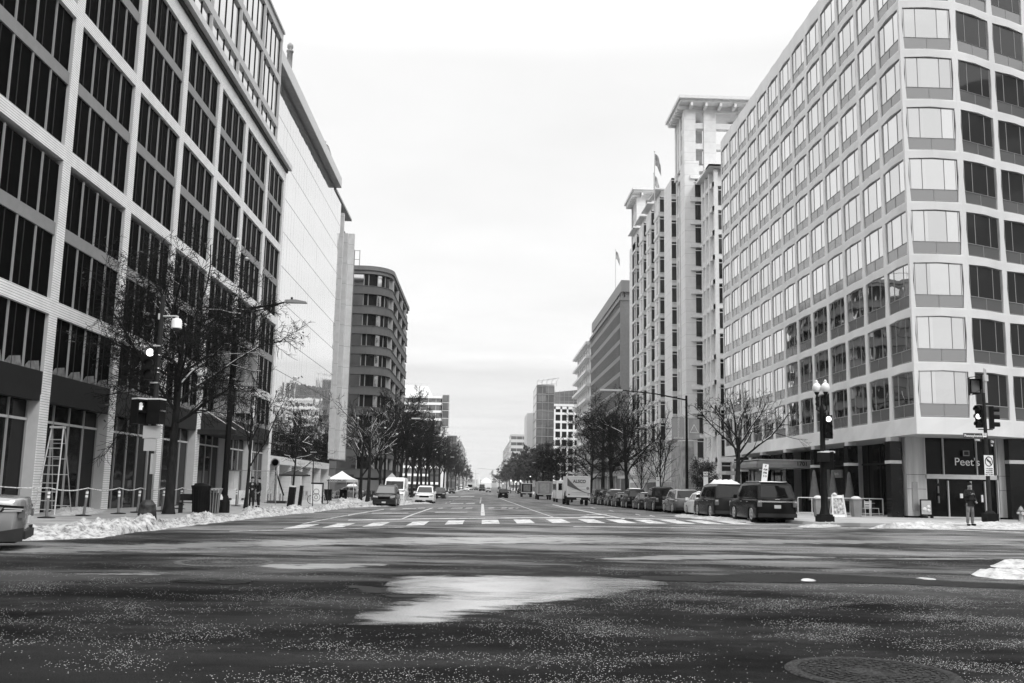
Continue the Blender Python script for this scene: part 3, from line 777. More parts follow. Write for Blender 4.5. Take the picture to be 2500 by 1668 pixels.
def build_R1():
    t=thing('office_building','pale precast office block at right with folded mirror windows above black columns','building',(0,0,0))
    zb=5.68
    seg=[((23,50.4+CELL*13),(23,50.4),13),((23,50.4),(26.14,50.4),1),((26.14,50.4),(26.14+.905*CELL*6,50.4+.425*CELL*6),6)]
    cell,_=r1_cell(); wall=MB(); WM=[]
    for (ax,ay),(bx,by),n in seg:
        d=Vector((bx-ax,by-ay)).normalized(); ang=math.atan2(d.y,d.x)
        for i in range(n):
            p=Vector((ax,ay))+d*CELL*i
            for k in range(10):
                M=T(p.x,p.y,zb+k*RH)@RZ(ang); wall.merge(cell,M); WM.append((M,k,len(WM)))
    # fascia below and parapet above
    for (ax,ay),(bx,by),n in seg:
        d=Vector((bx-ax,by-ay)).normalized(); ang=math.atan2(d.y,d.x)
        for i in range(n):
            p=Vector((ax,ay))+d*CELL*i; M=T(p.x,p.y,0)@RZ(ang)
            q=MB(); w=CELL
            for (z0,z1,o) in ((4.85,zb,.0),(zb+10*RH,zb+10*RH+.75,.0)):
                q.add([(0,0,z0),(w/2,-.02 if z0<5 else -.07,z0),(w,0,z0),(w,0,z1),(w/2,-.07,z1),(0,0,z1)],[(0,1,4,5),(1,2,3,4)],0)
            q.add([(0,0,36.13),(w/2,-.07,36.13),(w,0,36.13),(w,.5,36.13),(0,.5,36.13)],[(0,1,2,3,4)],0)
            wall.merge(q,M)
            j=MB()
            for z in [4.85+.01]:
                j.box(w/2-.012,w/2+.012,-.03,.1,z,zb-.1)
    wall.build('precast_wall',M_pre,t)
    # soffit and core
    fp=[(23,50.4+CELL*13),(23,50.4),(26.14,50.4),(26.14+.905*CELL*6,50.4+.425*CELL*6),(60,70),(60,92)]
    s=MB(); s.prism([(x,y) for x,y in fp],'z',4.84,4.9); s.build('soffit',mat('soffit',.38,.8),t)
    inn=[(23.28,91.1),(23.28,50.7),(26.05,50.7),(42.8,58.6),(59,70),(59,91.1)]
    c=MB(); c.prism(inn,'z',4.9,35.9); c.build('core',M_dark,t)
    rf=MB(); rf.tube((23.3,50.6,36.5),(23.3,91,36.5),.05); rf.tube((23.15,50.5,36.2),(23.15,91,36.2),.12,n=6); rf.build('roof_railing',M_mid,t)
    win=r1_window()
    WM.sort(key=lambda q:(q[0].translation-Vector((0,0,1.7))).length)
    meA=win.mesh('window',[M_mirror,M_spR,M_wfr]); recalc(meA)
    meB=win.mesh('window',[M_mirror2,M_spR,M_wfr]); recalc(meB)
    rest=MB(); rest2=MB()
    def remap(b,d): b.m=[d.get(i,i) for i in b.m]; return b
    for i,(M,k,idx) in enumerate(WM):
        me=meA if idx<140 else meB
        if i<100: link('window',me,t,M)
        else: (rest if idx<140 else rest2).merge(win,M)
    rest.merge(remap(rest2,{0:3})); rest.build('window',[M_mirror,M_spR,M_wfr,M_mirror2],t)['kind']='stuff'
    # black columns with a pale band
    M_gran=mat('polished_black_granite',.006,.12,spec=.25,var=.3)
    cols=[(22.9,53.65+6.28*i) for i in range(0,6)]
    for i,(x,y) in enumerate(cols):
        q=MB(); q.box(x,x+.62,y,y+.7,.0,4.6,0); q.box(x-.02,x+.64,y-.02,y+.72,3.35,3.53,1); q.box(x+.05,x+.57,y+.05,y+.65,4.6,4.85,1)
        q.build('column',[M_gran,M_light],t)
    for x,y in ((29.35,53.2),(35.2,56.0)):
        q=MB(); q.box(x,x+1.6,y-.2,y+.7,.0,4.84,0); q.box(x-.02,x+1.62,y-.22,y+.72,3.45,3.65,1); q.build('column',[M_gran,M_light],t)
    # recessed ground floor behind columns
    g=MB(); g.box(26.2,60,54.3,91,-.2,4.84); g.build('ground_floor_core',M_matte,t)
    M_trav=mat('travertine',.40,.6,var=.25,vscale=1.2,stretch=(3,3,.25),bump=.05)
    for (x0,x1,y,zz) in ((23.72,24.8,53.5,.2),(28.98,29.36,53.5,.2)):
        q=MB(); q.box(x0,x1,y-.0,y+.5,zz+.25,4.84,0); q.box(x0-.02,x1+.02,y-.03,y+.52,-.1,zz+.27,1)
        q.box(x0,x1,y-.006,y,1.95,1.97,1); q.box(x0,x1,y-.006,y,2.75,2.77,1)
        q.build('travertine_panel',[M_trav,M_matte],t)
    # glazed shop front with transom and doors
    z0=.38
    q=MB(); q.quad((24.8,53.75,z0),(28.98,53.75,z0),(28.98,53.75,4.84),(24.8,53.75,4.84)); q.build('shop_glass',M_shopg(),t)
    fr=MB()
    fr.box(24.8,28.98,53.55,53.74,2.55,2.8); 
    for x in (24.8,28.9): fr.box(x,x+.07,53.55,53.74,z0,4.84)
    for x in (25.9,27.8): fr.box(x,x+.05,53.6,53.74,2.75,4.84)
    for x in (26.1,27.4,28.2): fr.box(x,x+.05,53.6,53.74,z0,2.45)
    fr.box(24.8,28.98,53.55,53.74,z0-.1,z0+.08); fr.build('shopfront_frame',M_light,t)
    dh=MB(); dh.box(26.8,26.95,53.66,53.72,1.5,1.75); dh.box(28.0,28.1,53.66,53.72,1.3,1.7); dh.build('door_notice',M_signw,t)
    text("Peet's",.62,M_signw,t,T(27.2,53.5,3.5)@FACE_S,bold=False)
    lg=MB(); lg.box(27.0,27.35,53.49,53.52,3.85,4.15); lg.box(27.05,27.3,53.47,53.49,3.9,4.1,1); lg.build('shop_emblem',[M_mid,M_dark],t)
    pl=MB(); pl.box(24.0,24.3,53.44,53.49,.75,2.35); pl.build('wall_plaque',M_mid,t)
    # side shop fronts under the long facade, set back 1.7 m behind the columns
    xw=25.6
    for i in range(7):
        y0=53.65+6.28*i; q=MB(); q.quad((xw,y0+1.0,0),(xw,y0+6.28+.2,0),(xw,y0+6.28+.2,4.84),(xw,y0+1.0,4.84),0)
        for k in range(3): q.box(xw-.06,xw,y0+1.5+k*2,y0+1.58+k*2,0,4.84,1)
        q.box(xw-.08,xw,y0+1,y0+6.2,3.5,3.62,1); q.build('shopfront',[M_shopg(),M_dark],t)
    for y in (64.4,70.6,77.0):
        q=MB(); q.box(24.9,25.58,y,y+1.5,0,4.8); q.build('travertine_pier',M_trav,t)
    q=MB()
    for i in range(3):
        for j in range(3): 
            q.box(xw-.05,xw-.02,53.6+i*.75,54.1+i*.75,1.2+j*.55,1.6+j*.55,0)
    q.build('posters_in_window',M_mid,t)
    # canopies and lettering
    c=MB(); c.prism([(20.2,3.42),(24.9,3.42),(24.9,3.95),(20.6,3.95),(20.2,3.85)],'y',70.6,77.6,0); c.build('entrance_canopy',M_concrete,t)
    c=MB(); c.box(20.15,24.9,70.55,70.60,3.42,3.66); c.box(20.15,20.2,70.55,77.6,3.42,3.66); c.build('canopy_valance',M_mid,t)
    c=MB(); c.box(20.2,24.9,70.5,77.7,3.95,4.0); c.build('canopy_snow',M_snow,t)
    text('1701',.42,M_ink,t,T(23.5,70.5,3.7)@FACE_S,bold=True)
    text('FOR LEASE',.45,M_ink,t,T(25.0,72,1.4)@RZ(R(-90))@FACE_S)
    sg=MB(); sg.box(24.9,25.0,66.5,68.5,2.7,3.25); sg.build('shop_sign',M_mid,t)
    text('Roberts',.34,M_signw,t,T(24.86,67.5,2.98)@RZ(R(-90))@FACE_S)
    c=MB(); c.box(22.0,24.2,87,89.5,3.1,3.4); c.build('far_canopy',M_light,t)
    return t
build_R1()
# ================================================================ R2 ornate white block with two loggia towers
M_lime=striped('jointed_white_stone',.66,.42,1.5,.025,.75,.06)
M_limeT=mat('white_stone_trim',.68,.75,var=.06)
M_win2=glass('dark_tinted_window',.03,.08,0,.6,.15,.3,panel=(4,4,3.04))
def build_R2():
    t=thing('stone_office_building','tall white stone block with stepped bays and two eaved loggia towers on the right side','building',(25,0,0))
    FH=3.04
    def X(x): return x-25
    # bays: (ynear, top z)
    bays=[(134.6,45.2),(141.8,45.2),(148.8,45.2),(155.9,45.2)]
    wall=MB(); wall.box(X(26.3),X(44),121,163,-1,44.2)
    # link slab nearer
    wall.box(X(27.6),X(45),112.4,121,-1,40.6)
    wall.build('wall',M_lime,t)
    br=MB()
    for y,z in bays: br.box(X(25),X(26.4),y+1.6,y+5.2,8.2,z-.9)
    br.box(X(25.2),X(26.4),127.5,133,8.2,44.3)
    br.build('projecting_bay',M_lime,t)
    rib=MB()
    for y in [121.4+1.75*i for i in range(24)]: rib.box(X(25.75),X(26.32),y,y+.45,2,44.0)
    rib.build('facade_rib',M_limeT,t)
    fl=MB()
    for k in range(14): 
        z=1.9+k*FH; fl.box(X(25.9),X(26.31),121,163,z,z+.5)
        for y,zz in bays: fl.box(X(24.9),X(26.35),y+1.5,y+5.3,z,z+.42) if 8<z<zz-1 else None
        if z<39: fl.box(X(27.2),X(44),112.0,112.4,z,z+.55); fl.box(X(27.2),X(27.6),112.0,121,z,z+.5)
    fl.build('floor_band',M_limeT,t)
    ev=MB()
    for y,z in bays:
        ev.prism([(X(24.4),z),(X(28.5),z),(X(28.5),z+.35),(X(24.4),z+.2)],'y',y+.6,y+6.4)
        ev.box(X(25.3),X(27.5),y+1.4,y+5.4,z-.95,z)
    ev.build('bay_cornice',M_limeT,t)
    # end (camera-facing) windows of the projecting bays and street windows
    w=MB(); w.box(0,1.0,-.03,.05,0,2.35,0); w.box(-.12,1.1,-.08,-.02,1.95,2.05,1); w.box(-.1,1.1,-.12,0,-.1,0,1)
    Ms=[]
    for y,z in bays+[(127.5-1.6,45)]:
        for k in range(2,14): Ms.append(T(X(25.2),y+1.58,2.5+k*FH))
    spread(t,'window',w,[M_win2,M_limeT],Ms,70)
    w2=MB(); w2.box(-.03,.05,0,.95,0,2.35,0); w2.box(-.1,.0,-.05,1.0,1.9,2.0,1)
    Ms=[T(X(26.3)-.06,121.95+1.75*i,2.55+k*FH) for i in range(23) for k in range(13)]
    Ms+=[T(X(25.0),y+2.4,2.5+k*FH) for y,z in bays for k in range(2,13)]
    spread(t,'street_window',w2,[M_win2,M_limeT],Ms,100)
    # tower
    def tower(y0,x0,x1,y1,zbase):
        tw=MB()
        tw.box(X(x0),X(x0)+1.5,y0,y0+1.4,zbase,51.5)       # corner pier
        tw.box(X(x0)+2.6,X(x0)+4.2,y0+.1,y0+.75,38,51.5)
        tw.box(X(x1)-1.2,X(x1),y0+.1,y0+1.6,zbase,51.2)
        tw.box(X(x0)+7.2,X(x0)+8.0,y0+.1,y0+.75,38,51.5)
        for yy in (y0+3.4,y0+6.0,y1-1.5): tw.box(X(x0)+.2,X(x0)+1.4,yy,yy+1.2,zbase,51.2)
        tw.box(X(x0),X(x1),y1-1,y1,zbase,43) 
        for z in (42.6,45.6,48.4,50.6):
            h=.9 if z>50 else .75
            tw.box(X(x0)+.3,X(x1)-.1,y0+.3,y0+1.2,z,z+h); tw.box(X(x0)+.3,X(x0)+1.2,y0+.4,y1-.1,z,z+h); tw.box(X(x1)-1.1,X(x1)-.2,y0+.4,y1-.1,z,z+h)
        for xx in (2.6,7.2): tw.box(X(x0)+xx,X(x0)+xx+1.0,y1-1.2,y1-.2,43,51.2)
        tw.build('tower_frame',M_lime,t)
        e=MB(); e.prism([(X(x0)-.95,51.75),(X(x1)+1.6,51.75),(X(x1)+1.6,52.15),(X(x0)-.95,52.15)],'y',y0-1.7,y1+1.4)
        e.prism([(X(x0)-.7,51.4),(X(x1)+1.3,51.4),(X(x1)+1.3,51.76),(X(x0)-.7,51.76)],'y',y0-1.3,y1+1.1)
        for i in range(7): e.box(X(x0)-.8,X(x0)+.2,y0+i*(y1-y0)/6.0-.15,y0+i*(y1-y0)/6.0+.15,50.85,51.3)
        for i in range(6): e.box(X(x0)+.6+i*1.9,X(x0)+.9+i*1.9,y0-1.4,y0+.2,50.85,51.3)
        e.build('tower_eaves',M_limeT,t)
    tower(118.8,25.2,36,125.4,43.92)
    tower(157.6,25.2,33.5,164.6,43.25)
    # tower shaft below loggia (near end)
    sh=MB(); sh.box(X(25.2),X(27.1),118.8,121.5,-1,43.9); sh.box(X(26.9),X(36),119.6,121.2,-1,43); sh.build('tower_shaft',M_lime,t); sh=MB(); sh.box(X(25.0),X(30),157.8,164.4,-1,43.2); sh.build('tower_shaft',M_lime,t)
    bb=MB()
    for k in range(14): z=1.9+k*FH; bb.box(X(25.9),X(28.2),118.55,119.6,z,z+.5)
    bb.build('tower_band',M_limeT,t)
    w3=MB(); w3.box(0,1.45,-.04,.05,0,2.3,0); w3.box(-.15,1.6,-.1,-.02,1.95,2.05,1); w3.box(.7,.74,-.06,0,0,1.95,1)
    spread(t,'tower_window',w3,[M_win2,M_limeT],[T(X(26.55),118.78,2.55+k*FH) for k in range(1,13)],20)
    sb=MB(); sb.box(X(26.3),X(28.3),118.7,119.65,-1,1.9); sb.build('shaft_base',M_lime,t)
    # near link front: wide dark windows facing the camera
    w4=MB(); w4.box(0,1.0,-.06,.0,0,2.25,0); w4.box(-.08,1.08,-.09,-.01,1.85,1.95,1)
    spread(t,'link_window',w4,[M_win2,M_limeT],[T(x,112.35,2.6+k*FH) for k in range(0,12) for x in (X(27.95),X(29.45),X(30.95),X(32.45))],60)
    rb=MB()
    for x in (27.35,29.05,30.55,32.05,33.6): rb.box(X(x),X(x)+.45,111.85,112.3,-1,40.4)
    for y in (113.6,115.6,117.4): rb.box(X(27.1),X(27.6),y,y+.4,0,40.4)
    rb.build('link_rib',M_limeT,t)
    cp=MB(); cp.box(X(26.6),X(40),111.3,113,40.6,40.9); cp.box(X(26.6),X(28.2),111.3,121,40.61,40.88); cp.build('link_cornice',M_limeT,t)
    # stone base with rough courses
    bs=MB(); bs.box(X(24.9),X(26.35),121,163,-1,2.6); bs.box(X(24.7),X(26.0),118.5,126,-1,7.6); bs.build('rusticated_base',mat('rough_base_stone',.30,.85,var=.35,vscale=1.2,bump=.3),t)
    cn=MB(); cn.box(X(20.5),X(25),136,147,3.1,3.5); cn.build('street_canopy',M_light,t)
    gd=MB(); gd.box(X(27.7),X(40),111.9,112.0,-1,1.9); gd.build('link_base_glazing',M_mid,t)
    return t
build_R2()
flag(1598,372,131,9,'flagpole with a limp pale flag beside the nearer loggia tower')
flag(1596-0,425,147,6,'flagpole with striped flag on the stepped roof between the towers')
flag(1503,611,205,9,'flagpole with striped flag above the dark grid block')
# ================================================================ R3 dark concrete grid
def build_R3():
    t=thing('grid_office_building','grey concrete block with a dense grid of small dark windows on the right side','building',(25,175.6,0))
    L_=50.5; b=MB(); b.box(.25,18,0,L_,-1,36.4)
    b.build('wall',mat('grid_concrete',.10,.85,var=.08),t)
    f=MB()
    for k in range(11): f.box(-.03,.3,-.1,L_,3.9+k*3.05,4.75+k*3.05); f.box(0,8,-.12,0,3.9+k*3.05,4.75+k*3.05)
    for i in range(32): f.box(-.04,.3,i*1.56,i*1.56+.42,3.9,36.4)
    f.box(0,2.2,-.15,.4,3.9,36.4)
    f.box(-.2,18,-.3,L_+.2,36.4,37.0,0)
    f.build('facade_grid',mat('grid_concrete_frame',.24,.85,var=.08),t)
    w=MB(); w.box(-.025,.24,0,1.12,0,2.25)
    spread(t,'window',w,M_dglass,[T(0,i*1.56+.43,4.77+k*3.05) for k in range(10) for i in range(31)],100)
    we=MB(); we.box(0,4.5,-.08,0,0,2.15); spread(t,'end_window',we,M_dglass,[T(2.4,0,4.78+k*3.05) for k in range(10)],20)
    g=MB()
    for i in range(9): g.box(.1,.7,i*6+.4,i*6+1.0,-1,3.9)
    g.build('street_column',M_concrete,t)
    tp=MB(); tp.box(1.0,17,1,L_-2,37,38.2); tp.box(.2,17,.4,L_-1,38.2,40.4); tp.build('attic_storey',mat('attic',.26,.8),t)
    a=MB()
    for i in range(24): a.box(.35,.9,1.2+i*2,1.9+i*2,37.1,38.2)
    a.build('attic_fin',M_mid,t)
    return t
build_R3()
def build_R4():
    t=thing('balcony_office_building','white block with stacked projecting ledges and round columns beyond the grid block','building',(25,226.6,0))
    b=MB(); b.box(1.2,16,0,34,-1,37); b.build('wall',M_dconc,t)
    l=MB()
    for k in range(10):
        z=5+k*3.4; l.box(-.4,1.3,-.2,34,z,z+.9); l.box(-1.1,-.4,-.2,34,z+.15,z+.7)
    l.build('ledge',M_limeT,t)
    for i in range(7):
        c=MB(); c.tube((.5,.6+i*5,-1),(.5,.6+i*5,36.5),.55,n=10); c.build('round_column',M_limeT,t)
    w=MB(); w.box(1.1,1.2,0,2.2,0,2.0); spread(t,'window',w,M_gl4,[T(0,1+i*3.2,6.1+k*3.4) for k in range(9) for i in range(10)],60)
    g=MB(); g.box(2.5,9,4,20,37.2,43.5); g.build('glass_penthouse',glass('penthouse_glass',.6,.1,.6),t)
    return t
build_R4()
def build_R5():
    t=thing('glass_corner_building','glass corner tower with curved roof screen beside a white grid front down the avenue','building',(22.3,411,-.6))
    b=MB(); b.box(.2,7.6,.2,30,0,45.6); b.box(7.6,22,.5,30,0,42); b.build('core',M_dconc,t)
    for k in range(12):
        z=2+k*3.6; g=MB(); g.quad((0,.1,z),(7.7,.1,z),(7.7,.1,z+3.3),(0,.1,z+3.3)); g.quad((0,.1,z),(0,25,z),(0,25,z+3.3),(0,.1,z+3.3)); g.build('tower_glass',M_gl4,t)
    fr=MB()
    for k in range(13): z=1.8+k*3.6; fr.box(-.1,7.8,-.1,.1,z,z+.22)
    for i in range(4): fr.box(i*2.55,i*2.55+.14,-.1,.1,0,45.4)
    for k in range(3):
        z=36.5+k*2.2; fr.box(7.7,22,.3,.5,z,z+.12)
    for i in range(8): fr.box(8+i*2,8.12+i*2,.3,.5,36.5,43.4)
    fr.build('mullion',M_mid,t)
    g=MB(); g.quad((7.7,.42,36.3),(22,.42,36.3),(22,.42,44.3),(7.7,.42,42.6)); g.build('upper_glass',M_gl4,t)
    w=MB()
    for k in range(11): z=.5+k*3.6; w.box(7.6,22,-.35,.3,z,z+1.0)
    for i in range(6): w.box(7.65+i*2.75,8.35+i*2.75,-.3,.3,0,36.4)
    w.box(7.6,22,-.3,.3,35.3,36.4); w.build('white_grid',M_limeT,t)
    gg=MB(); gg.box(0,2.0,.3,.42,0,2.5); spread(t,'window',gg,M_dglass2,[T(8.4+i*2.75,0,1.55+k*3.6) for k in range(10) for i in range(5)],60)
    r=MB()
    for i in range(5):
        pts=[(.2+i*2.1,0,45.2),(.25+i*2.1,.2,47.2),(1.2+i*2.1,1,48.2+i*.15)]; r.path(pts,.07,4)
    r.tube((.2,0,47.2),(9.6,1.0,48.9),.08); r.tube((.2,0,45.6),(8.4,0,46.2),.08)
    r.build('roof_screen_frame',M_mid,t)
    s=MB(); s.quad((.2,.05,45.5),(7.6,.05,45.8),(8.9,1,48.6),(.6,1,47.8)); s.build('roof_screen_glass',mat('screen_glass',.55,.2),t)
    return t
build_R5()
t=thing('blank_tower','plain pale windowless tower behind the glass corner building','building',(20.2,450,-.8))
b=MB(); b.prism([(0,0),(4.3,-2),(14,0),(14,30),(0,30)],'z',0,36.4); b.build('wall',mat('pale_blank_wall',.6,.8,var=.05),t)
b=MB(); b.box(2.5,7,1,6,36.4,37.8); b.build('roof_hut',M_limeT,t)
block('banded_office_building','low banded block down the avenue left of the plain pale tower',18.5,30,650,690,36.5,mat('banded_wall',.5,.8),9,3,side=1,wf=.95,hf=.5)
block('stone_office_building','distant stone block at the far right end of the avenue with a bracketed cornice',20,40,705,980,36,mat('far_stone',.42,.85,var=.2),8,4,side=1)
# unseen near-black block added to darken reflections in the right-hand corner windows
block('stone_office_building','unseen dark stone block across the side street added for the corner window reflections',70,95,10,60,42,mat('dark_reflected_stone',.03,.9),8,6,side=1,z0=-.2)
# ================================================================ trees
def grow(tr,tw,sn,p,d,L_,r,lvl,mx,rg,o):
    """recursive limb: tr thick wood, tw twigs, sn snow lines"""
    n=5 if lvl<2 else (4 if lvl<mx else 3)
    pts=[p.copy()]; rs=[r]; dirs=[d.copy()]
    for i in range(n):
        j=o['jit']*(1 if lvl else .25)
        d=(d+Vector((rg.gauss(0,j),rg.gauss(0,j),rg.gauss(0,j)+o['up'][min(lvl,len(o['up'])-1)]))).normalized()
        p=p+d*(L_/n); pts.append(p.copy()); rs.append(max(o['rmin'],r*(1-(i+1)/n*o['tap']))); dirs.append(d.copy())
    dst=tr if lvl<=1 else tw
    dst.path(pts,rs,(9,6,4,3,3,3)[min(lvl,5)],0,lvl<2)
    if sn is not None and lvl in (1,2) and rg.random()<o['snow']:
        q=[v+Vector((0,0,rs[i]*.75)) for i,v in enumerate(pts)]; a=rg.randint(0,2); 
        if abs(dirs[2].z)<.85: sn.path(q[a:a+4],[max(.016,x*.7) for x in rs[a:a+4]],5)
    if sn is not None and lvl>=3 and rg.random()<o['snow']*.0015:
        sn.lathe([(.02,-.05),(.1,-.02),(.12,.04),(.05,.1)],pts[-1],6)
    if lvl>=mx:
        if o.get('leaf') and rg.random()<o['leaf']:
            for _ in range(o.get('lpt',3)):
                c=pts[-1]+Vector((rg.gauss(0,.18),rg.gauss(0,.18),rg.gauss(0,.15))); s=o.get('lsz',.07)*rg.uniform(.6,1.4)
                a=Vector((rg.gauss(0,1),rg.gauss(0,1),rg.gauss(0,1))).normalized(); b_=a.orthogonal().normalized()
                o['lv'].quad(c-a*s-b_*s*.5,c+a*s-b_*s*.5,c+a*s+b_*s*.5,c-a*s+b_*s*.5)
        return
    k=o['kids'][min(lvl,len(o['kids'])-1)]
    for c in range(k):
        t=o['start'][min(lvl,len(o['start'])-1)]; t=t+(1-t)*(c+rg.random()*.8)/k
        f=t*n; i=min(n-1,int(f)); q=pts[i].lerp(pts[i+1],f-i); dd=dirs[i]
        ang=R(rg.uniform(*o['ang'][min(lvl,len(o['ang'])-1)]))
        ax=dd.orthogonal().normalized(); ax=Matrix.Rotation(rg.random()*2*PI if lvl else (c*2.4+rg.random()*.5),3,dd)@ax
        nd=(Matrix.Rotation(ang,3,ax)@dd).normalized()
        nl=L_*o['len'][min(lvl,len(o['len'])-1)]*rg.uniform(.7,1.15)*(1.15-.5*t if lvl else 1.1-.3*t)
        nr=max(o['rmin'],(rs[i]+(rs[i+1]-rs[i])*(f-i))*o['rad'])
        grow(tr,tw,sn,q,nd,nl,nr,lvl+1,mx,rg,o)
def tree(name,label,pos,seed,H,r,mx=4,group=None,cat='tree',**kw):
    o=dict(jit=.13,up=[.02,.06,.05,.02],rmin=.006,tap=.55,kids=[9,7,6,5],start=[.38,.25,.2,.15],ang=[(35,60),(30,60),(30,65)],len=[.62,.5,.5,.5],rad=.55,snow=.15)
    o.update(kw); o['lv']=MB(); rg=random.Random(seed)
    t=thing(name,label,cat,pos,0,group); tr,tw,sn=MB(),MB(),MB()
    grow(tr,tw,sn,Vector((0,0,-.15)),Vector((rg.gauss(0,.03),rg.gauss(0,.03),1)).normalized(),H,r,0,mx,rg,o)
    tr.lathe([(r*1.5,-.1),(r*1.15,.25),(r*.9,.6)],n=9)
    tr.build('trunk',o.get('bark',M_bark),t,fix=False); tw.build('crown',o.get('twigm',M_twig),t,fix=False)
    if sn.v: sn.build('snow_cover',M_snow,t,fix=False)
    if o['lv'].v: o['lv'].build('leaves',o.get('leafm',M_leaf),t,fix=False)
    return t
def again(src,label,pos,rz,s,group=None):
    c=copy_tree(src); c.location=pos; c.rotation_euler=(0,0,rz); c.scale=(s[0],s[0],s[1]); c['label']=label
    if group: c['group']=group
    elif 'group' in c: del c['group']
    return c
def gpos(x,y,side=KERB): return Vector((x,y,G(x,y)+side))
T1=tree('bare_street_tree','large bare street tree with dense fine twigs behind the left traffic signal',gpos(-13.5,42.4),3,8.6,.215,4,
   kids=[16,12,9,7],start=[.46,.12,.1,.1],ang=[(38,78),(35,70),(40,75),(30,70)],len=[.74,.5,.48,.55],up=[.0,.04,-.01,0],rmin=.0085,rad=.46,snow=.14,leaf=.018,lpt=4,lsz=.05)
T2=tree('bare_street_tree','slim bare tree where two people stand by its trunk on the left pavement',gpos(-13.3,55.2),9,5.6,.11,4,
   kids=[8,6,5,4],start=[.4,.2,.2,.1],ang=[(18,40),(25,50),(30,60)],len=[.75,.55,.5,.5],up=[0,.08,.05,0],rmin=.007,snow=.35,leaf=.03)
T3=tree('young_tree','thin young tree with wide sparse twigs in front of the dark patio umbrella',gpos(-13.3,68.4),21,6.2,.075,3,
   kids=[11,6,5],start=[.35,.2,.1],ang=[(50,80),(30,55),(30,60)],len=[.42,.5,.5],up=[0,.05,.02],rmin=.007,snow=.3,cat='tree')
gl='bare trees along the left kerb'; gr_='trees along the right kerb'
T4=tree('bare_street_tree','spreading bare tree with snow on its limbs right of the white tent',gpos(-11.5,92),14,6.0,.19,4,gl,
   kids=[7,6,5,4],start=[.36,.25,.2,.1],ang=[(28,58),(30,55),(30,60)],len=[.85,.5,.5,.5],up=[0,.02,.03,0],rmin=.010,snow=.8)
tt=again(T4,'snow-limbed bare tree rising behind the grey parked hatchback at left',gpos(-10.4,88.5),2.1,(.95,1.1),gl)
tt=again(T4,'bare tree with forked snowy limbs just left of the diamond warning sign',gpos(-10.6,101),4.0,(.9,1.15),gl)
T5=tree('bare_row_tree','first dense upright tree of the left row beyond the diamond sign',gpos(-10.6,117),31,10.5,.24,4,gl,
   kids=[13,7,6,5],start=[.33,.2,.15,.1],ang=[(28,52),(28,50),(30,60)],len=[.5,.5,.5,.5],up=[0,.07,.05,.02],rmin=.016,snow=.12)
names=['second','third','fourth','fifth','sixth','seventh','eighth','ninth','tenth','eleventh','twelfth','thirteenth','fourteenth','fifteenth','sixteenth']
for i,y in enumerate([128,139,150,161,173,186,200,220,245,272,300,335,380,430,500]):
    s=rnd.uniform(.92,1.1)*(1 if y<200 else 1.1)
    again(T5,names[i]+' bare tree of the left row counted away from the diamond sign',gpos(-10.9 if y<300 else -10.9+(y-300)*.004,y),rnd.random()*6,(s,s*1.02),gl)
TR1=tree('bare_street_tree','open bare tree with thick snow-topped limbs beside the numbered entrance canopy',gpos(15.9,60.5),57,4.9,.21,4,None,
   kids=[8,6,4,4],start=[.62,.25,.25,.2],ang=[(32,60),(25,50),(30,60)],len=[1.1,.5,.5,.45],up=[0,.05,.06,.02],rmin=.009,snow=.5)
TR2=tree('bare_young_tree','small upright bare tree behind the black pickup at right',gpos(16.2,88),61,6.6,.10,3,gr_,
   kids=[14,7,5],start=[.2,.15,.1],ang=[(22,40),(20,45),(30,60)],len=[.5,.5,.5],up=[0,.1,.05],rmin=.010,snow=.1)
again(TR2,'thin pale bare tree right of the dark trunk opposite the loggia tower',gpos(16.2,99),1.3,(.8,.8),gr_)
TR5=tree('bare_row_tree','big twiggy bare tree nearest the laundry truck on the right pavement',gpos(16.0,119),73,10.2,.27,4,gr_,
   kids=[12,8,6,5],start=[.33,.15,.15,.1],ang=[(35,68),(28,55),(30,65)],len=[.55,.55,.5,.5],up=[0,.05,.03,0],rmin=.014,snow=.08)
for i,(x,y,s,l) in enumerate([(16.1,107,.9,'dark bare trunk right of the laundry truck in front of the stone base'),(16.2,130,1.05,'twin of the big twiggy tree directly behind the laundry truck'),(16.3,146,.8,'smaller bare tree behind the laundry truck roof'),
      (16,188,.85,'bare tree above the white shuttle roof'),(16,206,.9,'bare tree above the grey box truck roof'),(16,228,.9,'bare tree left of the grey box truck')]):
    again(TR5,l,gpos(x,y),i*1.7,(s,s),gr_)
TR6=tree('leafy_oak','brown-leaved oak right of the small dark box truck',gpos(15.6,255),88,10.5,.28,3,gr_,
   kids=[12,8,7],start=[.3,.2,.15],ang=[(35,70),(30,60),(30,60)],len=[.5,.55,.5],up=[0,.03,.03],rmin=.02,snow=.15,leaf=.85,lpt=9,lsz=.16,leafm=mat('brown_oak_leaf',.055,.8,var=.9,vscale=1.5))
for i,y in enumerate([280,305,335,370,410,455,510,580,660]):
    again(TR6,'%s brown-leaved oak of the far right row counted away from the dark box truck'%names[i],gpos(15.4+i*.12,y),i*2.3,(1.0+i*.03,1.05+i*.03),gr_)
sh=tree('evergreen_shrub','bushy dark evergreen behind the silver car at right',gpos(18.2,80),95,3.3,.07,3,None,cat='shrub',
   kids=[14,9,7],start=[.08,.1,.1],ang=[(35,75),(30,60),(30,60)],len=[.42,.5,.5],up=[0,.06,.03],rmin=.008,snow=0,leaf=1,lpt=9,lsz=.05,leafm=mat('evergreen_leaf',.05,.5,var=.9,vscale=6))
far=[('rounded dark tree at the far left end of the avenue',-13,760,1.3),('dark trees closing the far right end of the avenue',11,640,1.0)]
for l,x,y,s in far: again(TR6,l,Vector((x,y,G(x,y))),y*.1,(s,s))
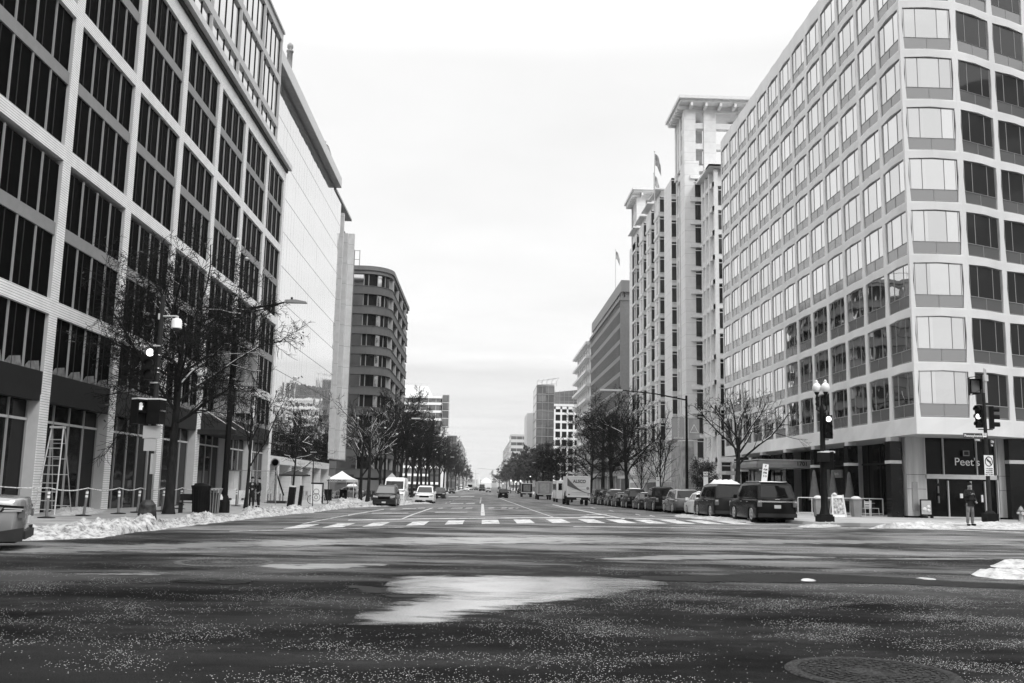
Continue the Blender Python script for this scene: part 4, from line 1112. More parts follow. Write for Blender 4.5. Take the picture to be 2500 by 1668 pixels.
# ================================================================ street furniture
def sighead(parent,M,n=3,r=.105,lit=None,name='signal_head'):
    """signal head facing -Y of its frame"""
    h=MB(); h.box(-.17,.17,0,.2,-.36*n/2,.36*n/2)
    for k in range(n):
        z=.36*(n/2-.5-k)
        h.box(-.168,.168,-.01,.0,z-.165,z+.165)
        vs=[]; m=12
        for i in range(m+1):
            a=PI*(-.15+1.3*i/m); 
            vs+= [(math.cos(a)*.145,-.01,z+math.sin(a)*.145),(math.cos(a)*.145,-.26,z+math.sin(a)*.145-.01)]
        h.add(vs,[(2*i,2*i+1,2*i+3,2*i+2) for i in range(m)],0,True)
    o=h.build(name,M_black,parent); o.matrix_local=M
    for k in range(n):
        z=.36*(n/2-.5-k); l=MB(); l.lathe([(.001,.0),(.09,.004),(.13,-.01)],n=20)
        q=l.build('lens',M_lampglow if k==lit else M_lens,o); q.matrix_local=T(0,-.03,z)@Matrix.Rotation(R(90),4,'X')
    return o
def pedhead(parent,M,hand=False,snow=True):
    h=MB(); h.box(-.22,.22,0,.22,-.21,.21); h.box(-.22,.22,-.2,0,.17,.21); h.box(-.22,-.19,-.2,0,-.21,.21); h.box(.19,.22,-.2,0,-.21,.21)
    o=h.build('pedestrian_signal',M_black,parent); o.matrix_local=M
    if hand:
        g=MB()
        g.box(-.055,.055,-.02,-.004,-.13,.02)
        for i in range(4): g.box(-.055+i*.03,-.035+i*.03,-.02,-.004,.02,.12-(.02 if i in(0,3) else 0))
        g.prism([(.055,-.06),(.09,-.01),(.075,.02),(.05,-.02)],'y',-.02,-.004)
        g.build('hand_symbol',mat('lit_hand',.6,.4,emit=.35),o)
    if snow:
        s=MB(); s.box(-.22,.22,-.19,.2,.212,.26); s.build('snow_cap',M_snow,o)
    return o
def signplate(parent,M,w,h,lines,m=M_signw,name='sign_plate',tm=None,size=.1,back=False):
    s=MB(); s.box(-w/2,w/2,-.006,.006,-h/2,h/2); o=s.build(name,m,parent); o.matrix_local=M
    for i,l in enumerate(lines):
        text(l,size,tm or M_ink,o,T(0,-.012,h/2-size*.75-i*size*1.15)@FACE_S,extr=.002,bold=True)
    return o
def RY(a): return Matrix.Rotation(a,4,'Y')
# --- left signal post with camera
p=at(357,1279,KERB); t=thing('traffic_signal_post','left corner signal post with white dome camera and snow-capped pedestrian heads','traffic signal',p)
b=MB(); b.tube((0,0,.7),(0,0,7.6),.085,.07,10); b.build('pole',M_dark,t)
b=MB(); b.lathe([(.34,-.1),(.33,.15),(.27,.62),(.16,.75),(.1,.78)],n=8,smooth=False); b.build('base',mat('chipped_black_base',.04,.6,var=.9,vscale=5),t)
pz=lambda y:(onY(380,y,p.y).z-p.z)
sighead(t,T(-.18+.0,-.32,pz(890))@RZ(R(8)),3,lit=0)
b=MB(); 
for z in (pz(845),pz(935)): b.box(-.18,.05,-.12,-.0,z-.02,z+.02)
b.build('signal_bracket',M_light,t)
pedhead(t,T(-.42,-.15,pz(993))@RZ(R(50)),True); pedhead(t,T(-.42,-.15,pz(1021))@RZ(R(50)),False,False)
pedhead(t,T(.1,-.1,pz(993))@RZ(R(170))); pedhead(t,T(.1,-.1,pz(1021))@RZ(R(170)),False)
signplate(t,T(.0,-.12,pz(1056)),.58,.42,[],m=mat('sign_back',.4,.6)); signplate(t,T(-.03,-.12,pz(1086)),.4,.42,[],m=mat('sign_back2',.38,.6))
b=MB(); b.box(.02,.09,-.1,.25,pz(1158),pz(1108)); b.build('side_sign',mat('side_sign_back',.35,.6),t)
b=MB(); b.tube((0,0,pz(772)),(.55,-.1,pz(772)),.03); b.tube((.55,-.1,pz(772)),(.55,-.1,pz(779)),.06); b.box(-.1,.02,-.06,.06,pz(780),pz(766)); b.build('camera_arm',M_light,t)
b=MB(); b.lathe([(.02,.14),(.13,.13),(.17,.07),(.175,-.17),(.185,-.19),(.17,-.2)],(.55,-.1,pz(788)),16); b.build('dome_camera',M_white,t)
b=MB(); b.lathe([(.12,-.19),(.12,-.23),(.08,-.29),(.01,-.31)],(.55,-.1,pz(788)),14); b.build('camera_dome',glass('smoked_dome',.05,.1),t)
b=MB()
for z in (pz(900),pz(910),pz(935),pz(1047),pz(868)): b.lathe([(.095,-.015),(.1,0),(.095,.015)],(0,0,z),10)
b.build('steel_band',M_chrome,t)
# --- left tall street light with banners
p=Vector((-12.0,45.6,S(-12.0,45.6))); t=thing('street_light','tall black street light with two avenue banners over the left pavement','street light',p)
pz=lambda y:(onY(540,y,p.y).z-p.z)
b=MB(); b.tube((0,0,0),(0,0,pz(782)),.15,.11,10); b.lathe([(.28,0),(.27,.5),(.17,.8)],n=10); b.build('pole',M_black,t)
E1=onY(748,740,p.y)-p
b=MB(); b.path([(0,0,pz(790)),(.6,0,pz(752)),(1.9,0,pz(740)),(E1.x-1.0,0,E1.z+.02)],[.07,.06,.05,.04],8); b.path([(0,0,pz(770)),(1.0,0,pz(757)),(2.0,0,pz(741))],.03,6); b.build('arm',M_black,t)
b=MB(); b.prism([(E1.x-1.05,-.02),(E1.x-1.0,.12),(E1.x-.5,.14),(E1.x,.05),(E1.x+.03,-.02)],'y',-.14,.14)
for v in range(len(b.v)): b.v[v]=(b.v[v][0],b.v[v][1],b.v[v][2]+E1.z)
b.build('lamp_head',M_mid,t)
b=MB(); b.box(E1.x-.75,E1.x-.66,-.05,.05,E1.z+.14,E1.z+.26); b.build('photocell',M_dark,t)
M_ban=mat('grey_banner',.34,.8,var=.06,vscale=2); M_banw=mat('banner_white_print',.75,.8)
def banner(parent,x0,x1,z0,z1,wd,pennsyl=True):
    s=MB(); n=6
    for i in range(n):
        a=x0+(x1-x0)*i/n; c=x0+(x1-x0)*(i+1)/n
        ya=.03*math.sin(i*1.1); yb=.03*math.sin((i+1)*1.1)
        s.add([(a,ya-.012,z0),(c,yb-.012,z0),(c,yb-.012,z1),(a,ya-.012,z1),(a,ya+.012,z0),(c,yb+.012,z0),(c,yb+.012,z1),(a,ya+.012,z1)],[(0,1,2,3),(7,6,5,4),(0,4,5,1),(3,2,6,7)],0)
    o=s.build('banner',M_ban,parent)
    xm=(x0+x1)/2; zm=(z0+z1)/2
    if pennsyl:
        text('PENNSYLVANIA',(z1-z0)*.125,M_banw,o,T(xm,-.06,zm+.08)@RY(R(90))@FACE_S); text('AVENUE',(x1-x0)*.2,M_banw,o,T(xm,-.06,z0+.1)@FACE_S)
    else:
        q=MB()
        a=(xm-.33,zm-.3);c=(xm+.33,zm-.3);e=(xm,zm+.35)
        for u,v in ((a,c),(c,e),(e,a)): q.tube((u[0],-.06,u[1]),(v[0],-.06,v[1]),.025,n=4)
        q.build('triangle_emblem',M_banw,o)
    r=MB(); r.tube((0,0,z1+.02),(x1 if abs(x1)>abs(x0) else x0,0,z1+.02),.015); r.tube((0,0,z0-.02),(x1 if abs(x1)>abs(x0) else x0,0,z0-.02),.015); r.build('banner_rod',M_dark,parent)
px=lambda x: (x-540)/2340*p.y*1.01
banner(t,.18,1.15,pz(942),pz(854),0); banner(t,-1.15,-.18,pz(948),pz(856),0,False)
signplate(t,T(.62,0,pz(978)),.65,1.15,[],m=mat('plain_light_sign',.42,.6)); signplate(t,T(-.45,0,pz(978)),.65,1.15,[],m=mat('plain_light_sign2',.40,.6))
# --- far left street light (small lit head at 1000,1025) and other mast arms in the distance
def mast(pos,h,arm,label,s=1):
    t=thing('street_light',label,'street light',pos)
    b=MB(); b.tube((0,0,0),(0,0,h),.13,.09,8); b.build('pole',M_black,t)
    b=MB(); b.path([(0,0,h-.35),(arm*.5,0,h+.1),(arm,0,h+.3)],[.06,.05,.04],6); b.build('arm',M_black,t)
    b=MB(); b.box(min(arm,arm*1.35),max(arm,arm*1.35),-.14,.14,h+.24,h+.36); b.build('lamp_head',M_light,t)
    return t
mast(gpos(-10.2,101),8.3,2.6,'mast-arm street light among the bare trees right of the tent')
mast(gpos(-10.2,232),8.5,2.4,'distant mast-arm light on the left kerb past the parked cars')
for i,(x,y,l) in enumerate([(15.8,250,'distant street light with globe on the right kerb beyond the grey box truck')]): mast(gpos(x,y),8,-2.2,l)
# --- right mast arm light with banners
p=gpos(15.7,74); t=mast(p,(onY(1720,967,74).z-p.z),-5.0+.0,'black street light with long arm and two avenue banners at right')
pz=lambda y:(onY(1723,y,p.y).z-p.z)
banner(t,-1.15,-.15,pz(1074),pz(1022),0); banner(t,.15,1.0,pz(1073),pz(1024),0,False)
# --- Washington twin globe lamp with signal at right corner
p=at(2014,1274,KERB); t=thing('twin_globe_lamp','ornate black twin-globe lamp post carrying a lit traffic signal at the right corner','street lamp',p)
k=p.y/2340; pz=lambda y:(onY(2010,y,p.y).z-p.z)
b=MB(); b.box(-.33,.33,-.33,.33,-.05,.26); b.box(-.28,.28,-.28,.28,.26,.33); b.build('base',M_black,t)
b=MB(); b.lathe([(.25,.33),(.22,.4),(.2,.5),(.16,.65),(.15,2.6),(.17,2.65),(.13,2.75),(.1,5.0),(.11,pz(1000)),(.06,pz(990))],n=14); b.build('post',M_black,t)
b=MB()
for s in (-1,1):
    x=s*.17; y=s*-.1
    b.path([(0,0,pz(1008)),(x*1.2,y,pz(1000)),(x,y,pz(985))],.035,6); b.lathe([(.05,0),(.09,.1),(.05,.2),(.08,.35),(.045,.5),(.11,.62),(.12,.66)],(x,y,pz(992)),10)
b.build('lamp_arm',M_black,t)
M_globe=mat('frosted_globe',.72,.35)
for s in (-1,1):
    b=MB(); b.lathe([(.09,0),(.16,.06),(.20,.18),(.19,.30),(.13,.40),(.07,.45),(.06,.47),(.08,.5),(.05,.55),(.02,.6)],(s*.17,-s*.1,pz(992)+.64),18); b.build('globe',M_globe,t)
sighead(t,T(.22,-.25,pz(1043))@RZ(R(-12)),3,lit=0)
b=MB(); b.box(.0,.25,-.12,-.06,pz(1014)-.02,pz(1014)+.02); b.box(.0,.25,-.12,-.06,pz(1074)-.02,pz(1074)+.02); b.build('signal_bracket',M_dark,t)
pedhead(t,T(.28,-.1,pz(1115))@RZ(R(60))); pedhead(t,T(.28,-.1,pz(1135))@RZ(R(60)),snow=False); pedhead(t,T(-.05,-.2,pz(1117))@RZ(R(180))); 
b=MB(); b.box(-.14,.5,-.2,.2,pz(1106),pz(1106)+.07); b.build('snow_cap',M_snow,t)
# --- right signal pole with street name signs and no-left-turn sign
p=at(2418,1276,KERB); t=thing('traffic_signal_post','signal post with street-name blades and no-left-turn sign at the right corner','traffic signal',p)
pz=lambda y:(onY(2412,y,p.y).z-p.z)
b=MB(); b.box(-.28,.28,-.28,.28,-.05,.42); b.lathe([(.26,.42),(.2,.5),(.12,.56)],n=10); b.build('base',M_black,t)
b=MB(); b.tube((0,0,.5),(0,0,pz(960)),.10,.075,10); b.build('pole',M_dark,t)
sighead(t,T(-.38,-.16,pz(1018))@RZ(R(-50)),3,lit=1); sighead(t,T(.38,-.1,pz(1020))@RZ(R(68)),3)
b=MB()
for z in (pz(985),pz(1049)): b.box(-.35,.35,-.05,.02,z-.02,z+.02)
b.build('signal_bracket',M_dark,t)
b=MB(); b.add([(-.85,-.4,pz(924)),(-.28,-.5,pz(921)),(-.12,-.1,pz(950)+0),(-.66,-.05,pz(966)),(-.70,.1,pz(924)),(-.1,.1,pz(919)),(-.1,.15,pz(962)),(-.64,.15,pz(966))],[(0,1,5,4),(3,2,6,7),(0,4,7,3),(1,2,6,5)],0); 
b.box(-.66,-.14,-.02,.1,pz(962),pz(926)); b.build('hooded_signal',M_black,t)
b=MB(); b.box(-.60,-.20,-.06,-.02,pz(959),pz(930)); b.build('hooded_signal_lens',mat('grey_lens',.1,.3),t)
b=MB(); b.tube((.1,0,pz(985)),(.1,0,pz(900)),.035); b.tube((.17,0,pz(985)),(.17,0,pz(902)),.03); b.box(.05,.24,-.08,.08,pz(931),pz(916)); b.build('antenna_box',M_light,t)
M_sgreen=mat('dark_street_sign',.05,.5)
signplate(t,T(-.68,-.12,pz(1065)),.95,.24,['Pennsylvania'],m=M_sgreen,tm=M_signw,size=.17,name='street_name_sign')
text('1700',.13,M_signw,t,T(-.50,-.14,pz(1075.5))@FACE_S,bold=True)
b=MB(); b.box(-.62,-.3,-.13,-.11,pz(1079),pz(1072)); b.build('block_number_plate',M_sgreen,t)
signplate(t,T(-.08-.05,-.14,pz(1063)),.2,.2,['AVE','NW'],size=.06,name='quadrant_plate')
signplate(t,T(.27,-.05,pz(1078))@RZ(R(35)),.42,.2,['17th'],m=M_sgreen,tm=M_signw,size=.16,name='street_name_sign')
signplate(t,T(.24,-.05,pz(1087))@RZ(R(35)),.3,.13,['700'],m=M_sgreen,tm=M_signw,size=.11,name='block_number_plate')
o=signplate(t,T(0,-.14,pz(1137)),.44,.98,[],name='no_left_turn_sign')
b=MB()
m=24; ring=[(math.cos(2*PI*i/m),math.sin(2*PI*i/m)) for i in range(m)]
vs=[(x*.19,-.016,.19+z*.24) for x,z in ring]+[(x*.155,-.016,.19+z*.2) for x,z in ring]
b.add(vs,[(i,(i+1)%m,m+(i+1)%m,m+i) for i in range(m)]); b.prism([(-.13,.33),(-.1,.36),(.13,.06),(.1,.03)],'y',-.02,-.012)
b.prism([(.06,.06),(.09,.06),(.09,.2),(-.02,.27),(-.02,.32),(-.1,.24),(-.02,.17),(-.02,.22),(.05,.19)],'y',-.022,-.013); b.build('no_turn_symbol',M_ink,o)
for i,l in enumerate(['7-9:30AM','4-6:30PM','MON-FRI','NO TURN']): text(l,.085,M_ink,o,T(0,-.012,-.15-i*.095)@FACE_S,extr=.002,bold=True)
# --- delineator posts with chain on the left pavement
M_del=mat('faded_delineator',.16,.6,var=.2); M_refl=mat('reflective_band',.75,.4)
dl=[(113,1265),(204,1260),(288.5,1255),(335,1252),(395,1249),(438,1243),(485,1240),(548,1237),(576,1236)]
dn=['by the car tail','beside the step ladder','left of the signal post','right behind the signal post','left of the big trunk','right of the big trunk','behind the dark litter bin','left of the white barriers','right of the white barriers']
tops=[]
def delineator(pos,label,lean=0,group='delineator posts linked by tape on the left pavement'):
    t=thing('delineator_post',label,'bollard',pos,0,group); t.rotation_euler=(0,lean,0)
    b=MB(); b.lathe([(.055,.04),(.05,.9),(.05,.98)],n=10); b.lathe([(.012,.98),(.012,1.1)],n=6); b.build('post',M_del,t)
    b=MB(); b.lathe([(.3,.0),(.3,.03),(.14,.05),(.06,.06)],n=14); b.build('base',M_rubber,t)
    for z in (.72,.86): q=MB(); q.lathe([(.056,z),(.056,z+.09)],n=10); q.build('reflective_band',M_refl,t)
    return t
for (x,y),n_ in zip(dl,dn):
    q=at(x,y,KERB); l=rnd.uniform(-.05,.08); delineator(q,'grey delineator post with pale bands '+n_,l); tops.append(Vector((q.x+l*1.1,q.y,q.z+1.08)))
tp=MB(); first=at(0,1275,KERB)+Vector((0,0,1.1)); tops=[Vector((-19.0,36,1.5))]+tops
for a,c in zip(tops,tops[1:]):
    pts=[a.lerp(c,i/8)-Vector((0,0,.10*math.sin(PI*i/8))) for i in range(9)]
    tp.path(pts,.022,5)
tag(tp.build('barrier_tape',mat('striped_tape',.55,.6,var=.7,vscale=14)),'pale barrier tape strung between the delineator posts','tape')
for i,(x,y,n_) in enumerate([(653,1228,'leftmost'),(660,1227,'second'),(683,1226,'fourth'),(690,1226,'rightmost')]):
    delineator(at(x,y,KERB),'%s post of the delineator cluster by the round mirror pole'%n_,0,'delineator cluster by the round mirror pole')
# round mirror pole
p=at(669,1229,KERB); t=thing('round_sign_pole','pole with round dark disc in front of the stone arcade','sign',p)
b=MB(); b.tube((0,0,0),(0,0,2.9),.05); b.box(-.5,.9,-.3,.3,0,.2); b.build('pole',M_dark,t)
b=MB(); b.lathe([(.001,.03),(.33,.03),(.35,0),(.33,-.03)],n=24); q=b.build('disc',M_mid,t); q.matrix_local=T(-.05,-.08,3.1)@Matrix.Rotation(R(90),4,'X')
b=MB(); b.lathe([(.001,.04),(.26,.04)],n=24); q=b.build('disc_face',M_dark,t); q.matrix_local=T(-.05,-.08,3.1)@Matrix.Rotation(R(90),4,'X')
b=MB(); b.tube((.1,0,2.2),(.7,0,.6),.06); b.build('brace',M_black,t)
# --- step ladder
p=at(118,1257,KERB); t=thing('step_ladder','tall aluminium step ladder open in front of the left shop window','ladder',p,R(-4))
M_alu=mat('dusty_aluminium',.5,.4,.3,var=.1); H_=3.45
for s in (-1,1):
    b=MB(); xb=.42*1; b.tube((s*.42,-.35,0),(s*.24,.12,H_),.03,n=4,smooth=False); b.build('rail',M_alu,t)
    b=MB(); b.tube((s*.40+.15,.75,0),(s*.24,.2,H_),.022,n=4,smooth=False); b.build('rear_rail',M_mid,t)
for i in range(9):
    f=(i+.6)/10; w=.42-.18*f; y=-.35+.47*f; b=MB(); b.box(-w,w,y-.05,y+.06,f*H_-.012,f*H_+.02); b.build('step',M_alu,t)
for i in range(5):
    f=(i*1.8+1)/10; w=.40-.16*f; b=MB(); b.tube((-w+.12*(1-f),.75-.55*f,f*H_),(w+.13*(1-f),.75-.55*f,f*H_),.015,n=4); b.build('brace',M_alu,t)
b=MB(); b.box(-.27,.27,.0,.28,H_-.02,H_+.06); b.build('top_cap',M_alu,t)
# --- litter bins left
p=at(488,1254,KERB); t=thing('litter_bin','large black flared litter bin behind the snow bank at left','litter bin',p)
b=MB(); b.lathe([(.3,0),(.33,.3),(.36,.9),(.45,1.2),(.45,1.24),(.38,1.22)],n=20)
for i in range(20): a=2*PI*i/20; b.tube((.33*math.cos(a),.33*math.sin(a),.05),(.40*math.cos(a),.40*math.sin(a),1.1),.018,n=4)
b.build('slatted_body',M_black,t); b=MB(); b.lathe([(.36,1.2),(.3,1.32),(.05,1.36)],n=20); b.build('lid',M_black,t)
p=at(519,1254,KERB); t=thing('litter_bin','grey slatted litter bin right of the black one','litter bin',p)
for i in range(14): a=2*PI*i/14; b=MB(); b.path([(.24*math.cos(a),.24*math.sin(a),.02),(.28*math.cos(a),.28*math.sin(a),.8),(.36*math.cos(a),.36*math.sin(a),1.1)],.02,4); b.build('slat',M_mid,t)
b=MB(); b.lathe([(.25,.02),(.26,.9),(.2,.92)],n=14); b.build('liner',M_dark,t); b=MB(); b.lathe([(.37,1.08),(.39,1.12),(.33,1.13)],n=20); b.build('rim',M_mid,t)
p=at(469,1253,KERB); t=thing('street_bench','dark slatted bench partly hidden left of the bins','bench',p)
for i in range(5): b=MB(); b.box(-.7,.6,-.1+i*.1,-.03+i*.1,.44,.47); b.build('seat_slat',M_dark,t)
for s in (-.6,.5): b=MB(); b.box(s,s+.05,-.1,.4,0,.45); b.box(s,s+.05,.35,.4,.45,.85); b.build('leg',M_dark,t)
b=MB(); b.box(-.7,.6,.36,.42,.55,.85); b.build('backrest',M_dark,t)
p=at(534,1252,KERB); t=thing('planter_tub','small black tub heaped with snow beside the grey bin','planter',p)
b=MB(); b.lathe([(.18,0),(.24,.55),(.25,.6),(.2,.6)],n=14); b.build('tub',M_black,t); b=MB(); b.lathe([(.22,.58),(.2,.72),(.12,.82),(.02,.86)],n=10); b.build('snow_heap',M_snow,t)
# --- white water-filled barriers
for i,x in enumerate((553,583)):
    p=at(x,1231,KERB); t=thing('white_barrier','white plastic barrier %s of the pair against the shop front'%('left' if i==0 else 'right'),'barrier',p+Vector((0,.0,0)),0,'white barriers by the shop front')
    b=MB(); b.prism([(-.28,0),(.28,0),(.24,.18),(.12,.34),(.10,.95),(-.10,.95),(-.12,.34),(-.24,.18)],'x',-.62,.62); b.build('body',M_white,t)
    for s in (-.3,.3): b=MB(); b.box(s-.08,s+.08,-.26,-.2,.3,.42); b.build('forklift_slot',M_dark,t)
# chain-link fence panel with white sheet
p=at(575,1233,KERB); t=thing('chain_link_panel','temporary chain-link fence panel half covered in white sheeting','fence',(p.x-.6,p.y+3,p.z))
b=MB()
for s in (-2.6,0,2.6): b.tube((s,0,0),(s,0,2.3),.03)
b.tube((-2.6,0,2.3),(2.6,0,2.3),.03); b.build('frame',M_mid,t)
b=MB()
for i in range(26): 
    b.tube((.0+i*.1,0,.1),(min(2.6,i*.1+1.0),0,min(2.2,.1+2.1)),.006,n=3,caps=False); b.tube((.0+i*.1,0,2.2),(min(2.6,i*.1+1.0),0,.1),.006,n=3,caps=False)
b.build('mesh_wire',M_mid,t); b=MB()
for i in range(13): b.box(-2.6+i*.2,-2.6+i*.2+.19,.04+.03*(i%2),.06+.03*(i%2),.1,2.25)
b.build('sheeting',M_signw,t)
# --- patio umbrella, tent, bollards, racks further along
p=at(716,1226,KERB); t=thing('patio_umbrella','open dark patio umbrella outside the stone arcade','umbrella',p)
b=MB(); b.tube((0,0,0),(0,0,2.5),.03); b.build('pole',M_mid,t)
b=MB(); n=8; b.add([(0,0,2.75)]+[(1.35*math.cos(2*PI*i/n),1.35*math.sin(2*PI*i/n),2.28) for i in range(n)]+[(1.33*math.cos(2*PI*i/n),1.33*math.sin(2*PI*i/n),2.18) for i in range(n)],[(0,1+i,1+(i+1)%n) for i in range(n)]+[(1+i,1+(i+1)%n,9+(i+1)%n,9+i) for i in range(n)]); b.build('canopy',M_dark,t)
for (x,y,w,h,l,sn) in [(709,1237,.42,1.25,'leaning black box planter with snow on top by the thin young tree',True),(731,1236,.2,1.35,'slim dark slab bollard right of the thin young tree',False)]:
    p=at(x,y,KERB); t=thing('kerb_bollard',l,'bollard',p); t.rotation_euler=(0,R(4),0); b=MB(); b.prism([(-w/2,0),(w/2,0),(w/2*.95,h),(-w/2*.95,h)],'y',-.18,.18); b.build('body',M_black,t)
    b=MB(); b.box(-w/2*.9,w/2*.9,-.17,.17,h+.002,h+(.09 if sn else .01)); b.build('top',M_snow if sn else M_dark,t)
p=at(832,1222,KERB); t=thing('market_tent','white peaked canopy tent with printed valance on the left pavement','tent',p)
tw=1.42; b=MB()
for sx in(-1,1):
    for sy in(-1,1): q=MB(); q.tube((sx*tw,sy*tw,0),(sx*tw,sy*tw,2.1),.03); q.build('leg',M_light,t)
b=MB(); n=10
prof=lambda u: 2.1+ (2.95-2.1)*(1-u)**1.35
vs=[];fs=[]
for j in range(n+1):
    u=j/n; e=tw*u*1.02; 
    vs+=[(-e,-e,prof(u)),(e,-e,prof(u)),(e,e,prof(u)),(-e,e,prof(u))]
for j in range(n):
    for i in range(4): fs.append((4*j+i,4*j+(i+1)%4,4*j+4+(i+1)%4,4*j+4+i))
b.add(vs,fs,0); b.build('canopy',M_signw,t)
b=MB(); e=tw*1.02
for a,c in (((-e,-e),(e,-e)),((e,-e),(e,e)),((e,e),(-e,e)),((-e,e),(-e,-e))): b.quad((a[0],a[1],2.1),(c[0],c[1],2.1),(c[0]*1.003,c[1]*1.003,1.82),(a[0]*1.003,a[1]*1.003,1.82))
b.build('valance',mat('valance_cloth',.55,.8),t)
text('WOOD-GRILLED',.26,M_ink,t,T(-.3,-e-.03,1.96)@FACE_S,bold=True)
# things under the tent
for i,(x,lb) in enumerate([(800,'dark patio heater box left of the tent'),(838,'black cabinet under the right side of the tent')]):
    p=at(x,1222,KERB); t=thing('cabinet',lb,'cabinet',p); b=MB(); b.box(-.35,.35,-.25,.25,0,1.05); b.box(-.38,.38,-.28,.28,1.05,1.09); b.build('body',M_black,t); b=MB(); b.box(-.02,.02,-.28,-.25,.5,.7); b.build('handle',M_light,t)
def chair(pos,label,rz,group,m=M_light):
    t=thing('cafe_chair',label,'chair',pos,rz,group)
    b=MB(); b.box(-.21,.21,-.21,.21,.44,.47); b.build('seat',m,t)
    b=MB(); 
    for i in range(4): b.box(-.2,.2,.19,.21,.52+i*.09,.57+i*.09)
    b.box(-.22,-.19,.18,.21,.44,.9); b.box(.19,.22,.18,.21,.44,.9); b.build('backrest',m,t)
    for sx in(-1,1):
        for sy in(-1,1): q=MB(); q.tube((sx*.19,sy*.19,.45),(sx*.21,sy*.22,0),.014,n=5); q.build('leg',m,t)
    return t
cg='cafe chairs outside the stone arcade'
for i,(x,y) in enumerate([(745,1221),(752,1221),(800,1220),(807,1220),(820,1220),(828,1220)]):
    chair(at(x,y,KERB),['first','second','third','fourth','fifth','sixth'][i]+' cafe chair from the left outside the stone arcade and tent',rnd.random()*6,cg,M_mid)
# bicycle at the rack
def bike(pos,label,rz,group=None,wheelm=None):
    t=thing('bicycle',label,'bicycle',pos,rz,group)
    for s in(-1,1):
        b=MB(); n=20; 
        pts=[(s*.52+.33*math.cos(2*PI*i/n),0,.34+.33*math.sin(2*PI*i/n)) for i in range(n+1)]; b.path(pts,.02,5)
        for i in range(8): a=PI*i/8; b.tube((s*.52+.32*math.cos(a),0,.34+.32*math.sin(a)),(s*.52-.32*math.cos(a),0,.34-.32*math.sin(a)),.004,n=3,caps=False)
        b.build('wheel',M_rubber,t)
    b=MB()
    for a,c in (((-.52,.34),(-.15,.36)),((-.52,.34),(-.2,.78)),((-.15,.36),(-.2,.85)),((-.15,.36),(.38,.8)),((-.2,.78),(.36,.88)),((.52,.34),(.36,.95))): b.tube((a[0],0,a[1]),(c[0],0,c[1]),.02,n=6)
    b.build('frame',wheelm or M_mid,t)
    b=MB(); b.box(-.34,-.1,-.06,.06,.88,.92); b.build('saddle',M_black,t)
    b=MB(); b.tube((.33,-.28,1.0),(.33,.28,1.0),.015); b.tube((.36,0,.95),(.33,0,1.0),.015); b.build('handlebar',M_black,t)
    return t
bike(at(777,1231,KERB),'bicycle leaning by the tilted pole left of the tent',R(20),None,M_light)
bg_='dark parked bicycles right of the tent'
for i,(x,y,l) in enumerate([(893,1224,'first dark bicycle from the left behind the tree right of the tent'),(899,1223,'second dark bicycle behind the tree right of the tent'),(905,1222,'third dark bicycle with snowy basket next to the grey hatchback'),(911,1222,'last dark bicycle half hidden by the grey hatchback')]):
    bike(at(x,y,KERB),l,R(60+i*7),bg_,M_black)
# kiosk sign panel, thin poles
p=at(771,1233,KERB); t=thing('information_panel','white poster panel with dark line pattern near the bicycle','sign',p)
b=MB(); b.box(-.36,.36,-.03,.03,.1,1.5); b.build('panel',M_signw,t); b=MB()
for r_,z in ((.28,.55),(.2,.95),(.12,.55)):
    for i in range(10):
        a=PI*2*i/10; c=PI*2*(i+1)/10; b.tube((r_*math.cos(a),-.04,z+r_*math.sin(a)),(r_*math.cos(c),-.04,z+r_*math.sin(c)),.015,n=4)
b.build('line_pattern',M_ink,t)
b=MB(); b.box(-.4,.5,-.04,.04,1.5,1.6); b.box(.42,.5,-.04,.04,0,1.5); b.build('frame',M_black,t)
for x,y,h,lean,l in [(763,1236,3.6,-.03,'thin tilted pole beside the poster panel'),(799,1233,2.1,0,'thin black pole with small square sign left of the tent'),(843,1222,2.0,.02,'silver pole with flat top in front of the tent')]:
    p=at(x,y,KERB); t=thing('thin_pole',l,'pole',p); t.rotation_euler=(0,lean,0); b=MB(); b.tube((0,0,0),(0,0,h),.03); b.build('pole',M_dark if 'silver' not in l else M_light,t)
    b=MB(); b.box(-.12,.12,-.03,.03,h-.25,h+.02) if 'square' in l else b.box(-.2,.2,-.1,.1,h,h+.03); b.build('top_plate',M_light,t)
p=at(974,1206,KERB); t=thing('warning_sign','pale diamond road sign above the white van','sign',(-10.0,107,S(-10,107)))
pz=lambda y:(onY(974,y,107).z-t.location.z)
b=MB(); b.tube((.05,0,0),(.05,0,pz(1157)),.04); b.build('post',M_dark,t)
b=MB(); w_=.52; zc=pz(1166.5); b.prism([(-w_,zc),(0,zc-w_),(w_,zc),(0,zc+w_)],'y',-.04,-.03); b.build('diamond_plate',mat('diamond_back',.55,.6),t)
# far signals along the avenue
for i,(x,y,z,l) in enumerate([(1294.7,1160,300,'distant traffic signal with lit lamp over the box trucks'),(1298,1180,0,'')][:1]):
    q=onY(x,y,220); t=thing('traffic_signal_post',l,'traffic signal',(q.x,220,G(q.x,220)+.1)); b=MB(); b.tube((0,0,0),(0,0,q.z+.3),.09); b.build('pole',M_black,t); sighead(t,T(0,-.2,q.z-.2),3,lit=0)
for i,(x,y) in enumerate([(1247.5,1174),(1259,1176.5),(1271,1175),(1228,1181)]):
    Y=(300,330,280,420)[i]; q=onY(x,y,Y); t=thing('globe_lamp','small white-globed lamp %s of the far right pavement'%['first','second','third','fourth'][i],'street lamp',(q.x,Y,G(q.x,Y)),0,'far globe lamps on the right')
    b=MB(); b.tube((0,0,0),(0,0,q.z+.6),.09); b.build('post',M_black,t); b=MB(); b.lathe([(.05,-.3),(.3,0),(.2,.3),(.03,.4)],(0,0,q.z+.6),10); b.build('globe',mat('globe%d'%i,.9,.4,emit=.4),t)
